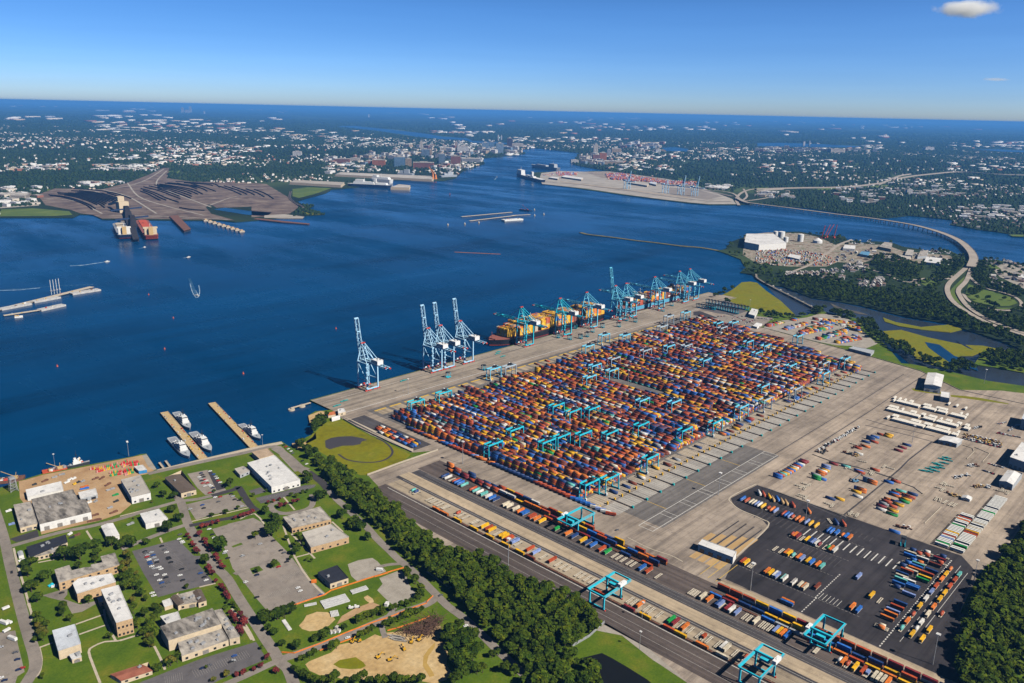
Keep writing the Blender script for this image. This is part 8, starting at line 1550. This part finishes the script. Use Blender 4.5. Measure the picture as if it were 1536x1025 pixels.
for lab, c_, roof, h_, w_, rf in (('long white hall on the marina shore', 'f4', ((915,1000),(1050,1015),(1060,985),(930,970)), 8, M_wallw, M_roofw), ('grey long roofed shed among the peninsula trees', 'f4', ((715,975),(835,985),(845,970),(730,955)), 8, M_wallc, M_roofl), ('open cream boat shed on the marina', 'f4', ((668,915),(735,930),(742,895),(700,890)), 10, M_wallt, M_roofg), ('blue roofed workshop on the marina', 'f4', ((560,955),(610,965),(620,945),(575,940)), 8, M_wallg, mat('blue sheet roof', (.12,.30,.48), .6)), ('white hall near the peninsula road', 'f4', ((470,925),(535,930),(540,910),(480,905)), 8, M_wallw, M_roofw), ('grey gabled boat hall in the marina row', 'f4', ((810,960),(850,965),(860,935),(825,930)), 9, M_wallg, M_roofl), ('second grey gabled boat hall in the marina row', 'f4', ((880,970),(930,965),(940,935),(895,940)), 9, M_wallg, M_roofg), ('pale hall in the container junk yard', 'f4', ((165,970),(230,985),(240,965),(180,955)), 7, M_wallg, M_roofw), ('white gas station like hall right of the bridge', 'm4', ((1430,130),(1480,140),(1490,120),(1440,115)), 6, M_wallw, M_roofw)): Bd('industrial_hall', lab, 'hall', c_, roof, h_, w_, rf, None, 0, 0, units=1)
# ------------------------------------------------------------------ houses, far halls and far trees by the thousand
g = np.random.default_rng(42)
HM = [mat('house wall white', (.72, .70, .66), .85, .08, .05), mat('house wall cream', (.60, .50, .38), .85, .1, .05), mat('house wall brick', (.30, .13, .085), .9, .1, .05)]
RM = [mat('shingle roof grey', (.30, .28, .27), .9, .15, .05), mat('shingle roof brown', (.20, .14, .11), .9, .15, .05), mat('shingle roof pale', (.52, .49, .45), .9, .1, .05)]
# polygons in the photo where the land is not woods and houses
def polyq(c_, pts): return q(c_, *pts)
NO = [q('f1', (205,632),(300,597),(560,602),(700,566),(900,482),(930,485),(918,540),(1060,560),(1464,572),(1560,640),(1560,800),(0,800),(0,700),(200,690)), q('f1', (0,700),(400,715),(400,760),(0,760)), q('f3', (120,500),(430,500),(560,500),(880,543),(1060,585),(1240,655),(1265,700),(600,720),(100,600)), q('f2', (-10,565),(200,560),(500,560),(870,595),(870,615),(500,620),(430,600),(250,700),(200,780),(-10,780)), q('f2', (430,505),(1130,520),(1130,560),(430,560))]
WATERS = [[(503,190),(530,188),(560,191.5),(600,195),(664,204),(710,207),(712,212),(664,210.5),(610,205),(570,198)], [(988,219),(1036,223),(1034,229),(996,228)], [(1130,213),(1292,218.5),(1292,223),(1130,221)], [(1460,222),(1560,226),(1560,231),(1460,228)], [(315,311),(372,315),(412,318),(405,326),(360,325)], [(700,210),(775,214),(775,218.5),(700,215)]]
NO += [[px(*p) for p in w_] for w_ in WATERS]
FARPOLY = far_left + far_right + [(B_ if False else FAR*.98, 1500), (FAR*.98, FAR*.98), (-FAR*.98, FAR*.98), (-FAR*.98, 9000)]
def ok(x, y, extra=()):
    m = np_inside(FARPOLY, x, y)
    for p in list(NO) + list(extra): m &= ~np_inside(p, x, y)
    return m
def sample(n, ylo, yhi, x0=-20, x1=1556):
    """points spread evenly over a strip of the land as the photo sees it"""
    X = g.uniform(x0, x1, n); Yp = ylo + (yhi - ylo)*g.uniform(0, 1, n); hz = 149 + .0221*X
    d = CAMR @ np.stack([X - CX, hz + Yp - CY, np.full(n, FPX)]); t = -CAMH/d[2]; return d[0]*t, d[1]*t, X, hz + Yp
def vnoise(x, y, s, seed):
    h = lambda i, j: np.modf(np.abs(np.sin(i*127.1 + j*311.7 + seed*74.7)*43758.5453))[0]
    u, v = x/s, y/s; i, j = np.floor(u), np.floor(v); f, k = u - i, v - j; f, k = f*f*(3-2*f), k*k*(3-2*k)
    return (h(i,j)*(1-f) + h(i+1,j)*f)*(1-k) + (h(i,j+1)*(1-f) + h(i+1,j+1)*f)*k
# trees as small uneven domes; bigger farther away
def domes(x, y, r, h, seed):
    gg = np.random.default_rng(seed); n = len(x); N = 6; V = np.empty((n, 2*N + 1, 3)); a0 = gg.uniform(0, 6.28, n)
    for k in range(N):
        a = a0 + k*2*math.pi/N; r1 = r*gg.uniform(.75, 1.15, n); r2_ = r*gg.uniform(.55, .95, n)
        V[:,k,0] = x + r1*np.cos(a); V[:,k,1] = y + r1*np.sin(a); V[:,k,2] = h*.12
        V[:,N+k,0] = x + r2_*np.cos(a+.4); V[:,N+k,1] = y + r2_*np.sin(a+.4); V[:,N+k,2] = h*gg.uniform(.55, .9, n)
    V[:,2*N,0] = x + r*gg.uniform(-.2, .2, n); V[:,2*N,1] = y; V[:,2*N,2] = h
    F = []
    for k in range(N): k2 = (k+1) % N; F += [(k, k2, N+k2), (k, N+k2, N+k), (N+k, N+k2, 2*N)]
    F = np.array(F); return V.reshape(-1, 3), (F[None] + (np.arange(n)*(2*N+1))[:,None,None]).reshape(-1, 3)
M_ftree = [patchy('far tree crowns', [(0.3, (.010, .026, .009)), (0.55, (.024, .046, .012)), (0.8, (.050, .068, .018))], .02), patchy('far pine crowns', [(0.3, (.008, .022, .010)), (0.6, (.016, .036, .012)), (0.8, (.032, .050, .015))], .015)]
def built(x, y): return vnoise(x, y, 900, 3)*.6 + vnoise(x, y, 350, 4)*.4
xs, ys, rs = [], [], []
for n, lo, hi in ((42000, 62, 190), (34000, 38, 62), (20000, 20, 38)):
    x, y, X, Yp = sample(n, lo, hi); m = ok(x, y); D = np.hypot(x, y); b = built(x, y); m &= g.uniform(0, 1, n) > (b > .58)*.35
    xs.append(x[m]); ys.append(y[m]); rs.append((np.clip(D[m]/700, 6, 26)*g.uniform(.7, 1.3, m.sum())))
x, y, r0_ = map(np.concatenate, (xs, ys, rs)); cl = np.array(CLEAR); keep = np.ones(len(x), bool)
for a_, b_ in cl: dd_ = np.hypot(a_, b_); u_, v_ = a_/dd_, b_/dd_; al = (x - a_)*u_ + (y - b_)*v_; ac = -(x - a_)*v_ + (y - b_)*u_; keep &= ~((al < 40) & (al > -170) & (np.abs(ac) < 45))
x, y, r0_ = x[keep], y[keep], r0_[keep]
V, F = domes(x, y, r0_, np.clip(r0_*1.4, 8, 17), 5)
o = obj('far_woods_of_trees', np_mesh('far trees', V, F, M_ftree, (g.integers(0, 2, len(x))[:, None] + np.zeros(18, int)).ravel())); tag(o, kind='stuff')
# houses
def house_proto(i):
    mb = MB(); mb.gable((0, 0, 0), (13.5, 9.5), 0, 5.2, 8.6, 0, 1, .5); mb.box((3.5, 1, 6.5), (1, 1, 3)); return mb.mesh('house', [HM[i % 3], RM[i // 3]])
HP = [house_proto(i) for i in range(9)]
hx, hy = [], []
for n, lo, hi in ((14000, 62, 190), (7000, 40, 62)):
    x, y, X, Yp = sample(n, lo, hi); b = built(x, y); m = ok(x, y) & (b > .50) & (g.uniform(0, 1, n) < np.clip((b - .46)*3.0, 0, 1))
    st = 55.0; a = .35; u = x*math.cos(a) + y*math.sin(a); v = -x*math.sin(a) + y*math.cos(a); v = np.round(v/st)*st + np.where(g.uniform(0, 1, n) < .5, -14, 14); u = np.round(u/17)*17
    x, y = u*math.cos(a) - v*math.sin(a), u*math.sin(a) + v*math.cos(a); m &= ok(x, y); hx.append(x[m]); hy.append(y[m])
hx, hy = np.concatenate(hx), np.concatenate(hy)
ph = []
for c_, pts in (('m4', ((340,95),(470,165))), ('m4', ((150,110),(330,130))), ('m4', ((560,140),(690,190))), ('m4', ((1270,120),(1464,210))), ('m4', ((480,60),(600,110))), ('f4', ((1240,700+290),(1464,1020))), ('f4', ((420,930),(1050,1010)))):
    (a, b), (c2, d2) = pts
    for k in range(34): ph.append(q1p(c_, a + (c2-a)*g.uniform(0, 1), b + (d2-b)*g.uniform(0, 1)))
ip = inside(pen); ph = [p for p in ph if ip(*p)]
order = sorted([(a*a + b*b, a, b, 1) for a, b in ph] + [(a*a + b*b, a, b, 0) for a, b in zip(hx, hy)])
near_h, rest_h = order[:298], order[298:]
for k, (d, x, y, pn) in enumerate(near_h):
    i = int(g.choice(9, p=[.3, .1, .03, .15, .1, .04, .2, .06, .02])); o = obj('house', HP[i], None, (x, y, 0), .35 + (PI2 if g.uniform() < .3 else 0) + g.uniform(-.1, .1))
    wl = ['white', 'cream', 'brick'][i % 3]
    tag(o, f"{wl} house with {['grey','brown','pale'][i//3]} roof among trees {'on the peninsula across the creek' if pn else 'on the far shore behind the highway bridge'}", 'house', f"{'peninsula' if pn else 'far shore'} houses among trees")
R_ = np.array([(a, b) for _, a, b, _ in rest_h]); n = len(R_); pv = np.array([(-6.8,-4.8,0),(6.8,-4.8,0),(6.8,4.8,0),(-6.8,4.8,0),(-6.8,-4.8,5.4),(6.8,-4.8,5.4),(6.8,4.8,5.4),(-6.8,4.8,5.4),(-6.8,0,9),(6.8,0,9)])
sc_ = np.clip(np.hypot(R_[:,0], R_[:,1])/5600, .9, 1.7)*g.uniform(.8, 1.3, n); an = .35 + np.where(g.uniform(0, 1, n) < .3, PI2, 0); V = np.empty((n, 10, 3)); V[:,:,0] = R_[:,0,None] + sc_[:,None]*(pv[None,:,0]*np.cos(an)[:,None] - pv[None,:,1]*np.sin(an)[:,None]); V[:,:,1] = R_[:,1,None] + sc_[:,None]*(pv[None,:,0]*np.sin(an)[:,None] + pv[None,:,1]*np.cos(an)[:,None]); V[:,:,2] = sc_[:,None]*pv[None,:,2]
F = np.array([(0,1,5,4),(2,3,7,6),(4,5,9,8),(8,9,6,7),(1,2,6,5),(3,0,4,7),(5,6,9,9),(7,4,8,8)])[:, :]; Fq = F[:6]; FF = (Fq[None] + (np.arange(n)*10)[:,None,None]).reshape(-1, 4)
wi, ri = g.choice(3, n, p=[.66, .22, .12]), g.choice(3, n, p=[.35, .15, .5]); mi = np.stack([wi, wi, ri + 3, ri + 3, wi, wi], 1).ravel()
o = obj('far_house', np_mesh('far houses', V.reshape(-1, 3), FF, HM + RM, mi)); tag(o, kind='stuff')
# halls, shops, depots: pale flat roofs in clusters, the 290 that show largest as things
halls = []
CL = [('f1',(60,465),(360,500),40),('f1',(520,470),(870,500),70),('f1',(830,400),(1260,470),130),('f1',(1270,420),(1340,440),10),('f1',(540,225),(1440,290),110),('f1',(440,560),(660,585),16),('f1',(0,115),(690,128),40),('f1',(0,215),(100,222),6),('f1',(560,405),(760,440),18),('f1',(1100,145),(1280,152),8),('f1',(860,360),(1464,400),60),('f2',(400,320),(740,360),50),('f2',(740,350),(1240,420),120),('f2',(400,440),(720,520),70),('f2',(970,285),(1310,295),34),('f2',(100,275),(480,340),40),('f2',(0,320),(110,330),8),('f2',(1040,440),(1240,500),50),('f2',(130,170),(190,182),4),('f2',(740,180),(900,187),8),('f3',(30,320),(660,345),60),('f3',(230,228),(460,238),8),('f3',(410,255),(1140,280),46),('f3',(660,345),(860,375),50),('f3',(730,375),(1340,440),90),('f3',(540,470),(900,500),40),('f3',(1050,580),(1230,605),14),('f3',(0,360),(130,420),40),('f3',(600,385),(760,470),50),('f4',(0,360),(680,400),110),('f4',(1060,340),(1464,385),44),('f4',(0,440),(520,520),60),('f4',(690,540),(1240,640),90),('f4',(430,590),(700,680),30),('f4',(1040,430),(1464,500),44),('f4',(1100,700),(1464,760),40),('f4',(0,620),(200,650),20),('f1',(0,595),(220,700),26),('f1',(1180,575),(1464,610),8)]
for c_, a, b, n in CL:
    for k in range(n):
        x, y = a[0] + (b[0]-a[0])*g.uniform(), a[1] + (b[1]-a[1])*g.uniform(); X, Y = q1p(c_, x, y); D = math.hypot(X, Y)
        if not ok(np.array([X]), np.array([Y]))[0] and c_ + str(b[1]) not in ('f1700', 'f1640'): continue
        s = min(5.5, max(1, D/5600)); halls.append((D, X, Y, g.uniform(24, 62)*s, g.uniform(18, 40)*s, g.uniform(6, 15)*min(2.2, max(1, D/9000)), .35 + g.choice((0, PI2)), int(g.choice(5, p=[.5, .18, .14, .1, .08]))))
for k in range(260):
    X_ = g.uniform(-10, 1546); Yp_ = 149 + .0221*X_ + 7 + 34*g.uniform()**1.3; X, Y = px(X_, Yp_); D = math.hypot(X, Y)
    if vnoise(np.array([X_]), np.array([Yp_*6]), 60, 9)[0] < .5: continue
    s = min(9, D/5200); halls.append((D, X, Y, g.uniform(30, 90)*s, g.uniform(16, 30)*s, 14*min(2.6, max(1, D/9000)), .35 + g.choice((0, PI2)), int(g.choice(5, p=[.5, .2, .1, .1, .1]))))
halls.sort(); HW = [HM[0], FM['beige'], FM['brick'], FM['grey'], FM['tan']]; HR = [M_roofw, M_roofl, M_roofg, M_roofbw, M_ftan]
hcount = {}
for k, (D, X, Y, l, w_, h_, a, c) in enumerate(halls[:290]):
    r = empty('hall_building', (X, Y, 0), a); mb = MB(); mb.box((0, 0, 0), (l, w_, h_)); mb.build('wall', HW[c], r); mb = MB(); mb.box((0, 0, h_), (l*1.02, w_*1.02, .8)); mb.box((l*.2, 0, h_ + .8), (l*.2, w_*.3, 2)); mb.build('roof', HR[c], r)
    later(r, f"{['white','beige','brick','grey','tan'][c]} flat roofed hall in the far town", X, Y, 'building', 'flat roofed halls of the far town')
rest = halls[290:]; A = np.array([[x, y, 0, a, l, c] for (D, x, y, l, w_, h_, a, c) in rest]); V, F = boxes(A, 1.0, 1.0); V = V.reshape(-1, 8, 3); 
for i, (D, x, y, l, w_, h_, a, c) in enumerate(rest):
    V[i,:,2] *= h_; ca, sa = math.cos(a), math.sin(a); d = V[i,:,:2] - (x, y); u = d[:,0]*ca + d[:,1]*sa; v = (-d[:,0]*sa + d[:,1]*ca)*w_; V[i,:,0] = x + u*ca - v*sa; V[i,:,1] = y + u*sa + v*ca
cc = np.array([t[7] for t in rest]); o = obj('far_hall_building', np_mesh('far halls', V.reshape(-1, 3), F, HW + HR, np.stack([cc]*4 + [cc + 5], 1).ravel())); tag(o, kind='stuff')
LANDMARKS += [(*q1p('f1', 180, 480), 'the left riverside rows'), (*q1p('f1', 1050, 435), 'the far left shopping strip'), (*q1p('f2', 803, 476), 'the dark blue waterfront office'), (*q1p('f2', 1273, 384), 'the downtown point towers'), (*q1p('f2', 560, 340), 'the inland water arm'), (*q1p('f3', 526, 444), 'the red brick hotel'), (*q1p('f3', 900, 400), 'the right bank terraces'), (*q1p('f4', 250, 380), 'the far right shipyard'), (*q1p('f4', 830, 628), 'the far highway block'), (*q1p('f4', 1300, 720), 'the right shore lawns'), (*q1p('f4', 950, 560), 'the far highway'), (*q1p('f3', 760, 360), 'the right bank dockyard'), (*q1p('f2', 690, 470), 'the orange brick complex')]
# far terminal containers and the junk yard of the peninsula: part of the same mass as the other far containers
jj = []; r9 = random.Random(5)
for c_, pts, n, st in (('f3', [(540,520),(640,520),(760,540),(880,560),(1040,565),(1040,580),(900,575),(760,560),(560,548)], 2600, 5), ('f3', [(270,508),(390,512),(380,525),(280,528)], 500, 3), ('f3', [(190,520),(260,515),(250,528),(200,530)], 60, 1), ('f4', [(-10,930),(120,925),(330,950),(440,990),(400,1020),(100,1020),(-10,1000)], 560, 1), ('f4', [(90,630),(200,618),(190,640),(60,655)], 70, 1)):
    P_ = q(c_, *pts); ins = inside(P_); xs_ = [p[0] for p in P_]; ys_ = [p[1] for p in P_]; t = 0; a0 = .2 if c_ == 'f3' else .6
    while t < n:
        x, y = r9.uniform(min(xs_), max(xs_)), r9.uniform(min(ys_), max(ys_)); t += 1
        if not ins(x, y): continue
        for k in range(r9.randint(1, st)): jj.append((x, y, .6 + k*2.9, a0, 13 if c_ == 'f3' else 9, KEYS.index(pick(r9, dict(red=.36, brown=.2, blue=.14, orange=.1, white=.12, grey=.06) if c_ == 'f3' else dict(red=.2, orange=.14, white=.3, blue=.1, grey=.12, cream=.1)))))
A2 = np.array(jj); V, F = boxes(A2, 3.0, 2.7); base_ = bpy.data.objects['stacked_shipping_container']; me0 = base_.data
V0 = np.empty(len(me0.vertices)*3, np.float32); me0.vertices.foreach_get('co', V0); V0 = V0.reshape(-1, 3); nl = len(me0.polygons); F0 = np.empty(nl*4, np.int32); me0.loops.foreach_get('vertex_index', F0); F0 = F0.reshape(-1, 4); m0 = np.empty(nl, np.int32); me0.polygons.foreach_get('material_index', m0)
base_.data = np_mesh('stacked containers', np.concatenate([V0, V]), np.concatenate([F0, F + len(V0)]), [CM[k] for k in KEYS], np.concatenate([m0, np.repeat(A2[:,5], 5).astype(np.int32)]))
# peninsula trees
pp = []
for k in range(2600):
    t = (g.uniform(1090, 1540), g.uniform(352, 500)); X, Y = px(*t)
    if ip(X, Y) and not inside(q('f4', (-60,840),(330,860),(440,920),(640,900),(1060,960),(1060,1000),(440,1020),(-60,1010)))(X, Y) and vnoise(np.array([X]), np.array([Y]), 90, 7)[0] > .42: pp.append((X, Y))
hw = [np.array(p) for w_ in G_hwy for p in smooth(w_[1], 5)] + [np.array(p) for p in smooth(q('m4', (1165,130),(1255,195),(1410,240),(1448,272),(1390,315),(1220,290),(1130,225)), 4)] + [np.array(q1p('m4', x, y)) for x in range(1180, 1420, 40) for y in (215, 245, 270)]
hw = np.array(hw); pp = [p for p in pp if np.min(np.hypot(hw[:,0] - p[0], hw[:,1] - p[1])) > 22]
forest('peninsula_woods_of_trees', [(a, b, rb.uniform(.8, 1.4)) for a, b in pp], L_oak, 60, 2.0, 9)
# boats of the marina
for k in range(46):
    c_, x, y = ('f4', g.uniform(495, 640), g.uniform(878, 902)) if k % 2 else ('f4', g.uniform(930, 1060), g.uniform(935, 958)); X, Y = q1p(c_, x, y); L = g.uniform(10, 20); r = empty('moored_boat', (X, Y, 0), g.uniform(0, 3.1)); mb = MB(); hull(mb, L, L*.32, WZ - .3, .8, .35, 0, 0, .8); mb.build('hull', M_shipw if k % 3 else M_navyh, r); mb = MB(); mb.box((-L*.1, 0, .8), (L*.35, L*.2, 2)); mb.build('cabin', M_shipw, r); later(r, ('white' if k % 3 else 'dark blue') + ' boat moored in the peninsula marina', X, Y, 'boat', 'boats of the peninsula marina')
# ------------------------------------------------------------------ clouds
def cloud(label, x, y, D, L, H, n, seed, dens):
    d = CAMR @ np.array([x - CX, y - CY, FPX]); d = d/np.linalg.norm(d); c = d*D + np.array([0, 0, CAMH]); gg = random.Random(seed); rt_ = CAMR @ np.array([1, 0, 0])
    mb = MB(); mb.box((0, 0, -H*.5), (L, L*.5, H), 0, 0, .8)
    m = bpy.data.materials.new('cloud vapour'); m.use_nodes = True; t = m.node_tree; t.nodes.remove(t.nodes['Principled BSDF']); v = t.nodes.new('ShaderNodeVolumePrincipled'); v.inputs['Color'].default_value = (1, 1, 1, 1); v.inputs['Anisotropy'].default_value = 0
    tcc = t.nodes.new('ShaderNodeTexCoord'); mpp = t.nodes.new('ShaderNodeMapping'); mpp.inputs['Scale'].default_value = (L/H*.9, L/H*.45, 1.0); t.links.new(tcc.outputs['Generated'], mpp.inputs['Vector']); no = t.nodes.new('ShaderNodeTexNoise'); no.inputs['Scale'].default_value = 2.1; no.inputs['Detail'].default_value = 5; no.inputs['Roughness'].default_value = .6; t.links.new(mpp.outputs['Vector'], no.inputs['Vector'])
    sx = t.nodes.new('ShaderNodeMapping'); sx.inputs['Location'].default_value = (-1, -1, -.9); sx.inputs['Scale'].default_value = (2, 2, 2); t.links.new(tcc.outputs['Generated'], sx.inputs['Vector']); gr = t.nodes.new('ShaderNodeTexGradient'); gr.gradient_type = 'SPHERICAL'; t.links.new(sx.outputs['Vector'], gr.inputs['Vector'])
    ad = t.nodes.new('ShaderNodeMath'); ad.operation = 'MULTIPLY_ADD'; ad.inputs[1].default_value = 1.1; t.links.new(gr.outputs['Fac'], ad.inputs[0]); t.links.new(no.outputs['Fac'], ad.inputs[2]); mr = t.nodes.new('ShaderNodeMapRange'); mr.inputs['From Min'].default_value = .82; mr.inputs['From Max'].default_value = 1.25; mr.inputs['To Max'].default_value = dens; t.links.new(ad.outputs[0], mr.inputs['Value']); t.links.new(mr.outputs['Result'], v.inputs['Density']); t.links.new(v.outputs['Volume'], t.nodes['Material Output'].inputs['Volume'])
    o = mb.build('cloud', m); o.location = c; o.rotation_euler = (0, 0, math.atan2(rt_[1], rt_[0])); tag(o, label, 'cloud'); return o
cloud('small white puffy cloud at the top right of the sky', 1452, 12, 16000, 1500, 420, 8, 1, .010)
cloud('faint thin wisp of cloud low on the right of the sky', 1494, 119, 26000, 1100, 130, 8, 2, .0025)
settle_labels()
